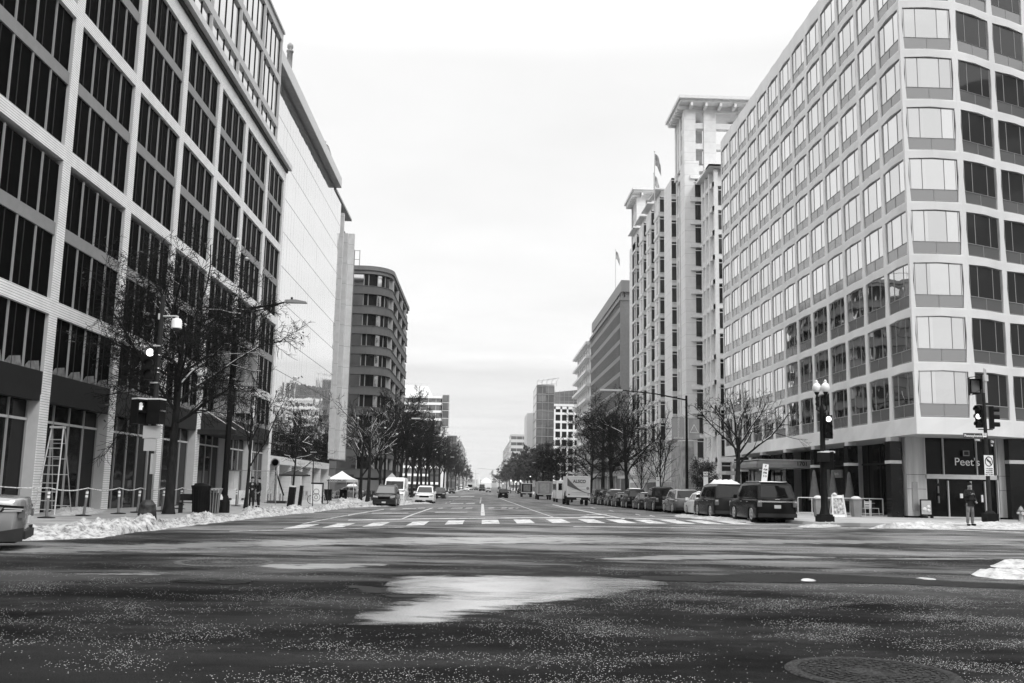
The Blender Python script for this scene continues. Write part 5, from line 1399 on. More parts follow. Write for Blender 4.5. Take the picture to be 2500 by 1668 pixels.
# tower cranes on the horizon
M_hz=mat('hazy_steel',.55,.8)
def crane(px,py,base,jl,jr,label,Y=1900):
    q=onY(px,py,Y); t=thing('tower_crane',label,'crane',(q.x,Y,-5)); b=MB(); b.box(-.9,.9,-.9,.9,0,q.z+5); b.build('mast',M_hz,t)
    z=q.z+5; b=MB(); b.tube((jl/2340*Y,0,z+ (2 if jl<-12 else 0)),(0,0,z-1),.7,n=4); b.tube((0,0,z-1),(jr/2340*Y,0,z-1-(3 if jr>20 else 0)),.8,n=4); b.tube((0,0,z),(0,0,z+6),.5,n=4); b.build('jib',M_hz,t)
crane(1161,1155,0,-17,9,'pale tower crane in the centre of the far horizon'); crane(1216,1146,0,-50,4,'crane with a long jib behind the far right trees')
for i,(x,y,w,h,l) in enumerate([(1168.5,1184,4,10,'small white steepled church in the far centre'),(1187,1178,13,8,'low white dome-roofed building on the far skyline')]):
    q=onY(x,y,1200); t=thing('distant_building',l,'building',(q.x,1200,-3)); b=MB(); b.box(-w/2,w/2,0,20,0,q.z+3); b.build('wall',M_limeT,t); b=MB()
    if i==0: b.lathe([(1.8,0),(1.6,5),(.2,13)],(0,0,q.z+3),6,smooth=False)
    else: b.lathe([(w*.55,0),(w*.4,3),(1,5.5)],(0,10,q.z+3),14)
    b.build('roof',M_limeT,t)
# --- right corner: cafe furniture, bins, signs
p=at(2064,1262,KERB)
def railing(xa,xb,Y,label):
    t=thing('cafe_railing',label,'railing',(xa,Y,S(xa,Y))); b=MB(); n=max(2,int((xb-xa)/.75))
    for i in range(n+1): x=(xb-xa)*i/n; b.tube((x,0,0),(x,0,1.0),.028,n=6)
    b.tube((0,0,1.0),(xb-xa,0,1.0),.03,n=6); b.tube((0,0,.16),(xb-xa,0,.16),.02,n=6); b.build('rails',M_light,t)
    q=MB(); q.quad((0,.01,.18),(xb-xa,.01,.18),(xb-xa,.01,.98),(0,.01,.98)); q.build('netting',mat('netting',.12,.7),t) if False else None
railing(17.9,20.3,54.6,'pale steel cafe railing left of the lamp post'); railing(20.6,22.9,54.9,'pale steel cafe railing behind the menu board')
for i,(x,y,l) in enumerate([(1998,1262,'square grey bin with snow cap left of the lamp post'),(2091,1262,'tapered grey bin with snow cap right of the menu board')]):
    p=at(x,y,KERB); t=thing('planter_bin',l,'bin',p); b=MB(); h=.92; w=.24 if i else .2
    b.prism([(-w*.8,0),(w*.8,0),(w,h),(-w,h)],'y',-w,w); b.box(-w-.03,w+.03,-w-.03,w+.03,h,h+.05); b.build('body',mat('grey_bin%d'%i,.2,.7,var=.15),t)
    b=MB(); b.lathe([(w*1.1,h+.05),(w*1.0,h+.14),(w*.5,h+.19),(.01,h+.2)],n=12); b.build('snow_cap',M_snow,t)
p=at(2046,1262,KERB); t=thing('menu_board','leaning white A-frame menu board with food picture and snow at its foot','sign',p,R(-6))
b=MB(); b.add([(-.37,-.3,0),(.37,-.3,0),(.30,0,1.15),(-.30,0,1.15)],[(0,1,2,3)]); 
for s in (-1,1): b.tube((s*.36,-.3,0),(s*.29,-.01,1.17),.035,n=4); b.tube((s*.36,.3,0),(s*.29,.01,1.17),.03,n=4)
b.build('frame',M_signw,t)
b=MB(); b.add([(-.29,-.285,.15),(.29,-.285,.15),(.24,-.06,1.0),(-.24,-.06,1.0)],[(0,1,2,3)]); b.build('poster',mat('food_poster',.35,.6,var=.9,vscale=9),t)
b=MB(); b.lathe([(.13,0),(.14,.05),(.04,.12)],(-.15,0,1.16),8); b.build('snow_cap',M_snow,t)
def cumb(x,y,l,fr):
    p=at(x,y,KERB); p.y+=1.6; p.x*=1.03; p.z=S(p.x,p.y); t=thing('closed_umbrella',l,'umbrella',p,0,'closed cafe umbrellas')
    b=MB(); b.tube((0,0,0),(0,0,2.6),.03); b.build('pole',M_light,t); b=MB(); n=14; prof=[(.04,2.62),(.09,2.45),(.12,2.1),(.16,1.7),(.26,1.0),(.3,.85)]
    vs=[]
    for r_,z in prof:
        for j in range(n): a=2*PI*j/n; q=r_*(1+.22*(j%2)); vs.append((q*math.cos(a),q*math.sin(a),z))
    b.add(vs,[(i*n+j,i*n+(j+1)%n,(i+1)*n+(j+1)%n,(i+1)*n+j) for i in range(5) for j in range(n)],0,True); b.build('canopy',mat('umbrella_cloth',.09,.9,var=.3,vscale=3) if False else M_umb,t)
M_umb=mat('umbrella_cloth',.10,.9,var=.3,vscale=3)
cumb(1989,1258,'closed dark umbrella left of the lamp post',1); cumb(2034,1258,'closed umbrella right behind the lamp post',1); cumb(2074,1258,'closed umbrella between menu board and black column',1)
chair(at(2113,1262,KERB),'mesh cafe chair facing the table by the tapered bin',R(200),'cafe chairs by the right corner shop'); chair(at(2137,1261,KERB),'slatted cafe chair right of the little table',R(70),'cafe chairs by the right corner shop')
p=at(2124,1259,KERB); t=thing('cafe_table','small round cafe table between two chairs by the black column','table',p); b=MB(); b.lathe([(.3,.72),(.31,.74),(.3,.75)],n=16); b.build('tabletop',M_light,t); b=MB(); b.tube((0,0,0),(0,0,.72),.03); b.lathe([(.2,0),(.18,.03),(.03,.05)],n=12); b.build('pedestal',M_dark,t)
p=at(2262,1265,KERB); t=thing('poster_stand','black framed poster stand with coffee cups in front of the stone panel','sign',p)
b=MB(); b.box(-.33,.33,-.03,.03,.12,1.02); b.box(-.33,-.28,-.15,.15,0,.12); b.box(.28,.33,-.15,.15,0,.12); b.build('frame',M_black,t)
b=MB(); b.box(-.27,.27,-.045,-.03,.2,.95); b.build('poster',mat('poster_grey',.42,.5),t)
for x_,z_,r_ in ((-.1,.48,.11),(.12,.62,.1),(.12,.42,.09)): b=MB(); b.lathe([(.001,.012),(r_,.01),(r_,0)],n=16); q=b.build('cup_picture',M_signw,t); q.matrix_local=T(x_,-.05,z_)@Matrix.Rotation(R(90),4,'X')
p=at(2494,1273,KERB); t=thing('fire_hydrant','grey fire hydrant at the right edge','hydrant',p)
b=MB(); b.lathe([(.16,0),(.16,.06),(.11,.08),(.11,.5),(.15,.52),(.15,.56),(.12,.6),(.08,.7),(.03,.74),(.03,.78)],n=14); b.build('barrel',M_mid,t)
b=MB(); b.tube((-.2,0,.42),(.2,0,.42),.06); b.tube((0,-.2,.4),(0,0,.4),.08); b.build('nozzle',M_light,t)
# parking signs at right kerb
for i,(x,y0,y1,xx,l,ln_) in enumerate([(1867,1133,1181,15.5,'tilted parking sign in front of the numbered entrance canopy',['P','AM','PM','7-9']),(1723,1152,1188,15.5,'stacked parking signs on the banner light post',['NO','PARK']),(1606,1165,1188,15.5,'plain parking sign behind the black pickup',['2','HR'])]):
    Y=xx*2340/(x-1178); q=onY(x,y1,Y); q1=onY(x,y0,Y); z=S(q.x,Y); t=thing('parking_sign',l,'sign',(q.x,Y,z)); h=q1.z-z
    b=MB(); b.tube((0,.03,0),(0,.03,h),.03); b.build('post',M_mid,t); hh=q1.z-q.z+.25
    signplate(t,T(0,-.02,h-hh/2)@RY(R(7 if i==0 else 0)),.32,hh,ln_,size=.16)
# railing planter rail near R1, cafe sign lettering on umbrellas kept minimal
# ================================================================ vehicles
M_tyre=M_rubber; M_arch=M_matte
M_cglass=glass('car_glass',.006,.04,0,.3); M_cglassL=glass('snowy_car_glass',.10,.25,0,.5)
M_rim=mat('alloy_rim',.45,.35,.2); M_lampw=mat('headlamp_lens',.5,.15,.2); M_tail=mat('tail_lamp',.10,.2); M_plate=mat('licence_plate',.55,.5)
def paint(n,v,metal=.2): return mat('paint_'+n,v,.25,metal,.12 if v<.1 else .5,coat=.05 if v<.1 else .4)
P_black=paint('black',.006,0); P_char=paint('charcoal',.016,0); P_grey=paint('grey',.13,.4); P_silver=paint('silver',.26,.5); P_white=paint('white',.70,0); P_dgrey=paint('dark_grey',.035,.1)
KIND={
 # L, W, H, wheel r, (rear axle, front axle) fractions, lower outline top (y,z) rear->front, glass base (y0,y1,z), roof (y0,y1), 
 'suv':dict(L=4.75,W=1.86,H=1.72,r=.36,ax=(.19,.81),top=[(0,.30),(.0,.52),(.01,.60),(.72,.60),(.76,.585),(.93,.52),(.985,.46),(1,.36)],gb=(.012,.79),rf=(.115,.58),bz=.60),
 'bigsuv':dict(L=5.5,W=2.0,H=1.96,r=.41,ax=(.2,.80),top=[(0,.30),(0,.50),(.008,.60),(.74,.60),(.77,.60),(.95,.55),(.99,.50),(1,.36)],gb=(.01,.785),rf=(.075,.63),bz=.60),
 'sedan':dict(L=4.7,W=1.82,H=1.45,r=.33,ax=(.2,.81),top=[(0,.34),(.0,.62),(.02,.70),(.16,.69),(.70,.655),(.74,.64),(.93,.55),(.985,.47),(1,.36)],gb=(.09,.74),rf=(.27,.54),bz=.66),
 'saloon':dict(L=4.9,W=1.87,H=1.62,r=.35,ax=(.215,.81),top=[(0,.34),(-.004,.58),(.004,.69),(.012,.715),(.03,.72),(.25,.765),(.70,.68),(.74,.66),(.93,.55),(.985,.47),(1,.36)],gb=(.23,.74),rf=(.38,.55),bz=.735),
 'hatch':dict(L=4.3,W=1.78,H=1.55,r=.33,ax=(.19,.81),top=[(0,.32),(0,.55),(.01,.62),(.72,.62),(.76,.60),(.93,.52),(.985,.46),(1,.36)],gb=(.012,.77),rf=(.08,.56),bz=.62),
 'pickup':dict(L=5.8,W=2.0,H=1.92,r=.41,ax=(.2,.8),top=[(0,.32),(0,.60),(.33,.60),(.36,.60),(.76,.60),(.78,.595),(.95,.55),(.99,.50),(1,.38)],gb=(.345,.775),rf=(.37,.66),bz=.60),
 'van':dict(L=5.9,W=2.05,H=2.5,r=.36,ax=(.2,.83),top=[(0,.18),(0,.50),(.0,.52),(.80,.52),(.84,.50),(.96,.40),(1,.34),(1,.25)],gb=(.002,.86),rf=(.02,.70),bz=.52),
}
def car(name,label,kind,pos,heading,pm,group=None,lamps='rear',scale=(1,1,1),snow=0,cat='car',gl=None,plate='',roofbox=False,rails=False,trim=False):
    K=KIND[kind]; L_,W_,H_=K['L']*scale[1],K['W']*scale[0],K['H']*scale[2]; r=K['r']; gl=gl or M_cglass
    t=thing(name,label,cat,pos,heading,group)
    ax=[-L_/2+L_*a for a in K['ax']]; zb=.17*(H_/1.7)
    # side outline with wheel arches
    out=[(-L_/2+.05*L_*.3,zb+.06),(-L_/2+.02*L_,zb)]
    bot=[]
    for a in ax:
        R_=r*1.16; m=10
        bot.append((a-R_,zb)); 
        for i in range(1,m): th=PI-PI*i/m; bot.append((a+R_*math.cos(th),max(zb,r+R_*math.sin(th))))
        bot.append((a+R_,zb))
    top=[(-L_/2+L_*y,H_*z) for y,z in K['top']]
    ol=[(-L_/2+.03,zb+.1)]+bot+[(L_/2-.05,zb+.08)]+top[::-1]
    xs_=[-1,-.955,-.8,-.4,0,.4,.8,.955,1]; b=MB(); n=len(ol); vs=[]
    for u in xs_:
        k=abs(u)
        for (y,z) in ol:
            e=1-.075*k**4; zz=z if z<H_*.3 else z-.03*k**3*H_-.0*k
            xx=u*W_/2*(1-.06*max(0,(z/H_-.45))/.15*.5 if k>.9 else 1); yy=y*e
            if k==1: zz=zz-(.035*H_ if z>H_*.42 else -.0); yy=yy*.985
            vs.append((xx,yy,zz))
    fs=[tuple(range(n))[::-1],tuple((len(xs_)-1)*n+i for i in range(n))]
    for s in range(len(xs_)-1):
        for i in range(n): fs.append((s*n+i,s*n+(i+1)%n,(s+1)*n+(i+1)%n,(s+1)*n+i))
    b.add(vs,fs,0,False)
    # greenhouse
    y0,y1=[-L_/2+L_*a for a in K['gb']]; r0,r1=[-L_/2+L_*a for a in K['rf']]; bz=H_*K['bz']-.03
    wb=W_/2*.93; wr=W_/2*(.73 if kind not in('van','bigsuv','pickup') else .79)
    if kind=='van': wr=W_/2*.88
    lev=[(y0,y1,wb,bz),(r0*.9+y0*.1,r1*.88+y1*.12,wr+(wb-wr)*.12,H_*.94),(r0+.16,r1-.2,wr*.82,H_)]
    g=[]
    for a,c,w,z in lev: g+=[(-w,a,z),(w,a,z),(w,c,z),(-w,c,z)]
    b.add(g,[(4,5,1,0),(5,6,2,1),(6,7,3,2),(7,4,0,3),(8,9,5,4),(9,10,6,5),(10,11,7,6),(11,8,4,7),(11,10,9,8)],0,False)
    body=b.build('body',pm,t); bv=body.modifiers.new('bevel','BEVEL'); bv.width=.07; bv.segments=3; bv.limit_method='ANGLE'; bv.angle_limit=R(28); bv.harden_normals=False
    body.data.polygons.foreach_set('use_smooth',[True]*len(body.data.polygons))
    # glass panes
    g=[Vector(v) for v in g]
    def pane(a,c,d,e,u0,u1,v0,v1,off,nm_,m=gl):
        """a bottom-left, c bottom-right, d top-right, e top-left"""
        P=lambda u,v:(a.lerp(c,u)).lerp(e.lerp(d,u),v)
        nn=(c-a).cross(e-a).normalized()*off; q=MB(); q.quad(P(u0,v0)+nn,P(u1,v0)+nn,P(u1,v1)+nn,P(u0,v1)+nn); return q.build(nm_,m,t,fix=False)
    if kind=='van':
        pane(g[3],g[2],g[6],g[7],.05,.95,.12,.80,-.012,'windscreen') ; ff=(.76,.93)
        for s,(A,B,C_,D) in (('r',(g[1],g[2],g[6],g[5])),('l',(g[0],g[3],g[7],g[4]))): pane(A,B,C_,D,.78,.95,.1,.72,.008 if s=='r' else -.008,'side_window')
        pane(g[0],g[1],g[5],g[4],.08,.46,.2,.75,.01,'rear_window'); pane(g[0],g[1],g[5],g[4],.54,.92,.2,.75,.01,'rear_window')
    else:
        pane(g[3],g[2],g[6],g[7],.06,.94,.08,.94,-.012,'windscreen')
        pane(g[0],g[1],g[5],g[4],.07,.93,.10,.92,.012,'rear_window')
        cuts={'suv':(.05,.27,.31,.60,.635,.90),'bigsuv':(.04,.31,.34,.60,.63,.88),'hatch':(.06,.22,.26,.56,.60,.88),'sedan':(.12,.16,.18,.50,.53,.86),'saloon':(.12,.16,.18,.50,.53,.86),'pickup':(.05,.07,.08,.48,.52,.87)}[kind]
        for s in range(0,6,2):
            if cuts[s+1]-cuts[s]<.06: continue
            pane(g[1],g[2],g[6],g[5],cuts[s],cuts[s+1],.10,.90,.008,'side_window'); pane(g[0],g[3],g[7],g[4],cuts[s],cuts[s+1],.10,.90,-.008,'side_window')
    for a in ax:
        for s in(-1,1):
            wv=MB(); cx=s*(W_/2-.115)
            q=MB(); q.lathe([(r*.62,-.1),(r*.97,-.1),(r,-.06),(r,.06),(r*.97,.1),(r*.62,.1)],n=22); o=q.build('wheel',M_tyre,t); o.matrix_local=T(cx,a,r)@Matrix.Rotation(R(90),4,'Y')
            q=MB(); q.lathe([(r*.56,.101),(r*.57,.118),(r*.66,.118),(r*.68,.101)],n=22,smooth=False,caps=False); q.lathe([(r*.14,.101),(r*.12,.13),(.01,.13)],n=12)
            for k in range(5): an=2*PI*k/5; q.prism([(.04*math.cos(an+1.2),.04*math.sin(an+1.2)),(r*.6*math.cos(an+.16),r*.6*math.sin(an+.16)),(r*.6*math.cos(an-.16),r*.6*math.sin(an-.16)),(.04*math.cos(an-1.2),.04*math.sin(an-1.2))],'z',.103,.122)
            rim=q.build('rim',M_rim,o); 
            if s<0: rim.matrix_local=Matrix.Rotation(PI,4,'X')
            q=MB(); q.lathe([(.0001,0),(r*1.13,0)],n=20); q.tube((0,0,-.12),(0,0,-.5),r*1.1,n=16); ar=q.build('wheel_arch',M_arch,t); ar.matrix_local=T(s*(W_/2-.09),a,r)@Matrix.Rotation(R(90) if s>0 else R(-90),4,'Y')
            ar.matrix_local=T(s*(W_/2-.13),a,r)@Matrix.Rotation(R(90) if s>0 else R(-90),4,'Y')
    q=MB(); q.box(-W_/2*.85,W_/2*.85,-L_/2+.15,L_/2-.2,.16,zb+.12); q.build('underbody',M_arch,t)
    for s in(-1,1):
        zt=H_*.50
        hgt=.34 if kind in('suv','bigsuv','pickup','van') else .18
        q=MB(); q.box(s*W_/2*.76,s*W_/2*.955,-L_/2-.015,-L_/2+.12,zt-hgt*.6,zt+hgt*.35); q.build('tail_lamp',M_tail,t)
        q=MB(); q.box(s*W_/2*.80,s*W_/2*.94,-L_/2-.02,-L_/2+.1,zt+hgt*.0,zt+hgt*.2); q.build('reverse_lamp',M_lampw,t)
        hz=H_*(.45 if kind!='van' else .36); q=MB(); q.prism([(s*W_/2*.52,hz-.07),(s*W_/2*.93,hz-.05),(s*W_/2*.93,hz+.10),(s*W_/2*.56,hz+.04)],'y',L_/2-.22,L_/2-.005); q.build('headlight',M_lampw,t)
        q=MB(); q.box(s*W_/2*.98,s*(W_/2*1.0+.17),y1-L_*.09-.1,y1-L_*.09+.05,bz-.02,bz+.17); q.build('door_mirror',pm,t)
        q=MB(); yy=(y0+y1)/2
        for f in (.42,.68): 
            yd=y0+(y1-y0)*f; q.box(s*(W_/2*.975),s*(W_/2+.004),yd-.09,yd+.09,bz-.17,bz-.13)
        q.build('door_handle',M_mid,t)
    q=MB(); q.box(-W_/2*.5,W_/2*.5,L_/2-.06,L_/2-.002,H_*(.34 if kind!='van' else .24),H_*(.45 if kind!='van' else .34)); q.build('grille',M_arch,t)
    q=MB(); q.box(-W_/2*.93,W_/2*.93,-L_/2-.05,-L_/2+.1,zb+.08,zb+.26); q.build('rear_bumper',M_dark if kind!='sedan' else pm,t)
    q=MB(); q.box(-W_/2*.9,W_/2*.9,L_/2-.12,L_/2+.02,zb+.02,zb+.17); q.build('front_bumper',M_dark if kind in('suv','van','pickup') else pm,t)
    zp=H_*.40 if kind!='sedan' else H_*.5
    q=MB(); q.box(-.16,.16,-L_/2-.03,-L_/2+.01,zp-.08,zp+.08); q.build('licence_plate',M_plate,t)
    q=MB(); q.box(-.16,.16,L_/2+.0,L_/2+.03,zb+.1,zb+.22); q.build('licence_plate',M_plate,t)
    if kind!='pickup' and kind!='van': q=MB(); q.tube((-.05,y0-.0,bz+.08),(.42,y0+.03,bz+.2),.012,n=4); q.build('rear_wiper',M_black,t)
    if trim: q=MB(); q.box(-W_/2*.88,W_/2*.88,-L_/2-.03,-L_/2+.02,H_*.505,H_*.54); q.build('chrome_strip',M_chrome,t); q=MB(); q.box(-.12,.12,-L_/2-.03,-L_/2,H_*.57,H_*.59); q.build('badge',M_chrome,t)
    if rails:
        q=MB()
        for s in(-1,1): q.tube((s*wr*.86,r0+.3,H_+.03),(s*wr*.86,r1-.4,H_+.03),.022)
        q.build('roof_rail',M_mid,t)
    if kind=='pickup':
        q=MB(); q.box(-W_/2*.82,W_/2*.82,-L_/2+.12,y0-.08,H_*.6-.02,H_*.6+.012); q.build('bed_cover',M_matte,t)
    if snow:
        q=MB(); nx,ny=7,13; sv=[]
        rg=random.Random(int(abs(pos[0]*7+pos[1])))
        ph=rg.random()*6
        for j in range(ny):
            for i in range(nx):
                u=i/(nx-1)*2-1; v=j/(ny-1); yy=r0+.05+(r1-r0-.12)*v
                e=min(1,(1-abs(u))*3)*min(1,min(v,1-v)*8)
                sv.append((u*wr*.84,yy,H_+.004+snow*e*(.6+.4*math.sin(i*1.7+j*.9+ph))))
        q.add(sv,[(j*nx+i,j*nx+i+1,(j+1)*nx+i+1,(j+1)*nx+i) for j in range(ny-1) for i in range(nx-1)],0,True); q.build('snow_cover',M_snow,t)
    return t
def gp0(x,y): return Vector((x,y,G(x,y)))
Gk='vehicles parked nose-out along the right kerb'; Gk='vehicles parked along the right kerb'
XR_=13.15
def R_(name,label,kind,xl,pm,yr,**k):
    """rear face at avenue distance yr, left side at photo column xl"""
    K=KIND[kind]; W_=K['W']*k.get('scale',(1,1,1))[0]; L_=K['L']*k.get('scale',(1,1,1))[1]
    X=(xl-1178)/2340*yr+W_/2; return car(name,label,kind,gp0(X,yr+L_/2),R(0),pm,Gk,**k)
R_('parked_suv','big black SUV nearest the right corner with a pale strip across the tailgate','bigsuv',1845,P_black,46.6,snow=.05,trim=True,rails=True)
c=R_('parked_suv','dark truck-like SUV with thick snow on its roof, second from the corner','bigsuv',1741,P_char,53.6,snow=.28,scale=(1,1,.98))
R_('parked_car','small white sedan mostly hidden between the two big SUVs and the grey crossover','sedan',1699,P_white,60.5,snow=.08,scale=(.95,.9,1))
R_('parked_suv','silver-grey crossover with a wide dark rear window, third visible at the right kerb','suv',1643,P_grey,66.6,scale=(1.04,1,1))
R_('parked_pickup','black crew-cab pickup truck with chrome bumper','pickup',1597,P_black,73.5,cat='pickup truck')
R_('parked_car','dark sedan with snow-dusted windows in front of the pickup','sedan',1560,P_dgrey,81.6,snow=.05)
R_('parked_suv','dark SUV with snowy roof beyond the snow-dusted sedan','suv',1529,P_black,88.6,snow=.10,scale=(1.02,1,1.05))
R_('parked_car','low black sedan fourth from the laundry truck','sedan',1503,P_black,95.6,snow=.02)
R_('parked_car','dark wagon with snow on its roof third from the laundry truck','suv',1484,P_dgrey,102,snow=.10)
R_('parked_suv','dark compact SUV second from the laundry truck','suv',1466,P_char,108.5)
R_('parked_suv','tall dark SUV parked right behind the laundry truck','bigsuv',1448,P_dgrey,115,scale=(.95,.9,.95))
def oncoming(name,label,kind,xl,xr,yb,pm,group='oncoming and parked vehicles on the left side',**k):
    K=KIND[kind]; W_=K['W']*k.get('scale',(1,1,1))[0]; Y=W_*2340/(xr-xl); X=((xl+xr)/2-1178)/2340*Y
    L_=K['L']; return car(name,label,kind,gp0(X,Y+L_/2),PI,pm,group,**k)
oncoming('parked_suv','dark grey older SUV facing the camera, nearest at the left kerb','suv',914,970,1235,P_dgrey,gl=M_cglassL,rails=True)
oncoming('parked_van','tall white cargo van facing the camera behind the dark grey SUV','van',938,990,1230,P_white,cat='van')
oncoming('parked_car','dark car squeezed between the white van and the white crossover','suv',992,1018,1226,P_char)
oncoming('white_crossover','white crossover driving towards the camera on the left side','suv',1015,1061,1229,P_white,rails=True)
oncoming('grey_suv','dark grey SUV following behind the white crossover','suv',1060,1089,1222,P_dgrey)
oncoming('parked_sedan','dark sedan parked on the left beyond the dark grey SUV','sedan',1096,1112,1208,P_char)
oncoming('parked_sedan','snow-roofed silver sedan parked behind the distant dark sedan','sedan',1112,1121,1205,P_silver,snow=.1)
oncoming('parked_van','snow-covered white van far down the left kerb','van',1122,1131,1202,P_white,cat='van')
oncoming('white_suv','white SUV far off in the left lane','suv',1135,1146.5,1201,P_white)
oncoming('dark_suv','dark SUV far off right of the white one','suv',1147,1156,1201,P_char)
oncoming('distant_car','black car in the far distance under the low white skyline','sedan',1158,1167,1197,P_black)
oncoming('distant_truck','dark truck oncoming in the centre lane far away','van',1170,1184,1201,P_char,cat='truck',scale=(1.15,1,1.1))
oncoming('silver_sedan','light sedan just in front of the far dark truck','sedan',1175,1184,1201,P_silver)
oncoming('white_suv','pale SUV oncoming right of the far dark truck','suv',1186,1199,1202,P_silver)
# snow-covered car behind the tent
car('parked_car','snow-covered parked car beside the tent legs','sedan',at(870,1219,KERB)+Vector((-1.2,2,0)),R(75),P_grey,None,snow=.3)
# away-going cars right of centre
def away(name,label,kind,xl,xr,pm,**k):
    K=KIND[kind]; W_=K['W']*k.get('scale',(1,1,1))[0]; Y=W_*2340/(xr-xl); X=((xl+xr)/2-1178)/2340*Y
    return car(name,label,kind,gp0(X,Y+K['L']/2),0,pm,'vehicles driving away in the right lanes',**k)
away('black_suv','black SUV driving away alone right of the centre line','suv',1216,1241,P_black,scale=(1,1,.95))
away('white_suv','white SUV driving away beyond the lone black SUV','suv',1238,1247,P_white)
away('dark_car','far dark car stopped left of the pale away-going SUV','suv',1215,1222,P_char)
R_('dark_car','dark car parked in front of the small dark box truck','suv',1262,P_black,300)
# box trucks and shuttle
def boxtruck(label,xl,xr,Y,H_,body,pos_front='away',mark=None,L_=6.8,door=M_light,cab=P_white,name='box_truck'):
    W_=(xr-xl)/2340*Y; X=((xl+xr)/2-1178)/2340*Y; t=thing(name,label,'truck',gp0(X,Y))
    z0=.95
    b=MB(); b.box(-W_/2,W_/2,0,L_-1.9,z0,H_); b.build('cargo_box',body,t)
    b=MB()
    for x in (-W_/2,W_/2): b.box(x-.03,x+.03,-.03,.03,z0,H_+.02)
    b.box(-W_/2-.03,W_/2+.03,-.03,.03,H_-.08,H_+.03); b.box(-W_/2-.03,W_/2+.03,-.05,.03,z0-.12,z0+.05); b.build('box_frame',M_white if body is not M_mid else M_light,t)
    b=MB(); b.box(-W_/2*.62,W_/2*.62,-.035,-.0,z0+.2,H_-.28); b.build('roller_door',door,t)
    b=MB()
    for k in range(5): z=z0+.35+k*.32; b.box(-W_/2*.6,W_/2*.6,-.045,-.03,z,z+.02)
    b.build('door_slat_joint',M_mid,t)
    b=MB(); b.box(-W_/2*.95,W_/2*.95,L_-1.9,L_-.1,.6,2.35); b.box(-W_/2*.9,W_/2*.9,L_-.1,L_+.7,.6,1.5); b.build('cab',cab,t)
    b=MB(); b.box(-W_/2*.99,W_/2*.99,L_-1.2,L_-.4,1.55,2.1); b.build('cab_window',M_cglass,t)
    b=MB(); b.box(-W_/2*.9,W_/2*.9,.1,L_-.3,.55,z0); b.build('chassis',M_arch,t)
    b=MB(); b.box(-W_/2*.95,W_/2*.95,-.2,.05,.55,.72); b.build('rear_bumper',M_dark,t)
    for y in (1.5,L_-.7):
        for s in(-1,1): q=MB(); q.lathe([(.2,-.14),(.42,-.14),(.45,-.08),(.45,.08),(.42,.14),(.2,.14),(.01,.1)],n=18); o=q.build('wheel',M_tyre,t); o.matrix_local=T(s*(W_/2-.2),y,.45)@Matrix.Rotation(R(90),4,'Y')
    for s in(-1,1): b=MB(); b.box(s*W_/2*.78,s*W_/2*.93,-.06,-.0,z0+.08,z0+.2); b.build('tail_lamp',M_tail if s<0 else M_lampw,t)
    b=MB(); b.box(-.22,.22,-.22,-.2,.6,.75); b.build('licence_plate',M_plate,t)
    return t,W_
M_tw=mat('truck_white',.68,.4,coat=.3,var=.05,vscale=1.5)
t,W_=boxtruck('white laundry box truck with a dark swoosh and lettering on its back',1383,1438,98.5,2.95,M_tw,door=M_tw,L_=7)
text('ALSCO',.42,M_ink,t,T(.08,-.06,2.42)@FACE_S,bold=True)
b=MB(); m=16; cur=lambda u:(-W_/2+W_*u, 2.55-1.25*u**.55); lo=lambda u:(-W_/2+W_*u,1.95-.85*u**.8)
up=[]; dn=[]
for i in range(m+1):
    u=i/m; zt=2.78*(1-u)**1.8+1.27*(1-(1-u)**1.8); zd=1.98*(1-u)**1.2+1.18*(1-(1-u)**1.2); up.append((-W_/2+W_*u,-.055,zt)); dn.append((-W_/2+W_*u,-.055,min(zd,zt-.005)))
b.add(up+dn,[(i,i+1,m+2+i,m+1+i) for i in range(m)]); b.build('swoosh',mat('swoosh_grey',.10,.5),t,fix=False)
b=MB(); b.lathe([(.001,.01),(.13,.01),(.15,0)],n=16); q=b.build('round_emblem',M_mid,t); q.matrix_local=T(W_/2*.8,-.05,1.75)@Matrix.Rotation(R(90),4,'X')
boxtruck('grey box truck with a dirty slatted roller door, farther along the right kerb',1311,1346,158,2.95,M_mid,door=mat('dirty_door',.36,.6,var=.25,vscale=2),L_=8,cab=P_grey)
boxtruck('small dark box truck far along the right kerb',1272,1299,200,2.8,M_dark,door=mat('grimy_panel',.22,.6,var=.4,vscale=2),cab=P_black)
# white shuttle bus between
t=thing('shuttle_bus','white shuttle bus behind the laundry truck','bus',gp0((1356-1178)/2340*128+1.2,128))
b=MB(); b.box(-1.15,1.15,0,7.2,.5,2.85); b.build('body',P_white,t)
b=MB()
for i in range(5): b.box(-1.165,-1.14,.5+i*1.2,1.5+i*1.2,1.6,2.4)
b.build('window',M_cglass,t) 
b=MB(); b.box(-.9,.9,-.02,.01,1.6,2.5); b.build('rear_window',M_cglass,t)
for y in (1.3,5.8):
    for s in(-1,1): q=MB(); q.lathe([(.2,-.12),(.42,-.12),(.42,.12),(.01,.1)],n=16); o=q.build('wheel',M_tyre,t); o.matrix_local=T(s*1.0,y,.42)@Matrix.Rotation(R(90),4,'Y')
text('CCC',.5,M_ink,t,T(-1.18,.4,1.1)@RZ(R(-90))@RY(R(-90))@FACE_S)
# far transit bus oncoming
Y=480; t=thing('transit_bus','white transit bus in the far distance on the left','bus',gp0((1148-1178)/2340*Y,Y)); b=MB(); b.box(-1.3,1.3,0,11,.4,3.2); b.build('body',P_white,t); b=MB(); b.box(-1.15,1.15,-.03,.0,1.3,2.6); b.build('windscreen',M_cglass,t)
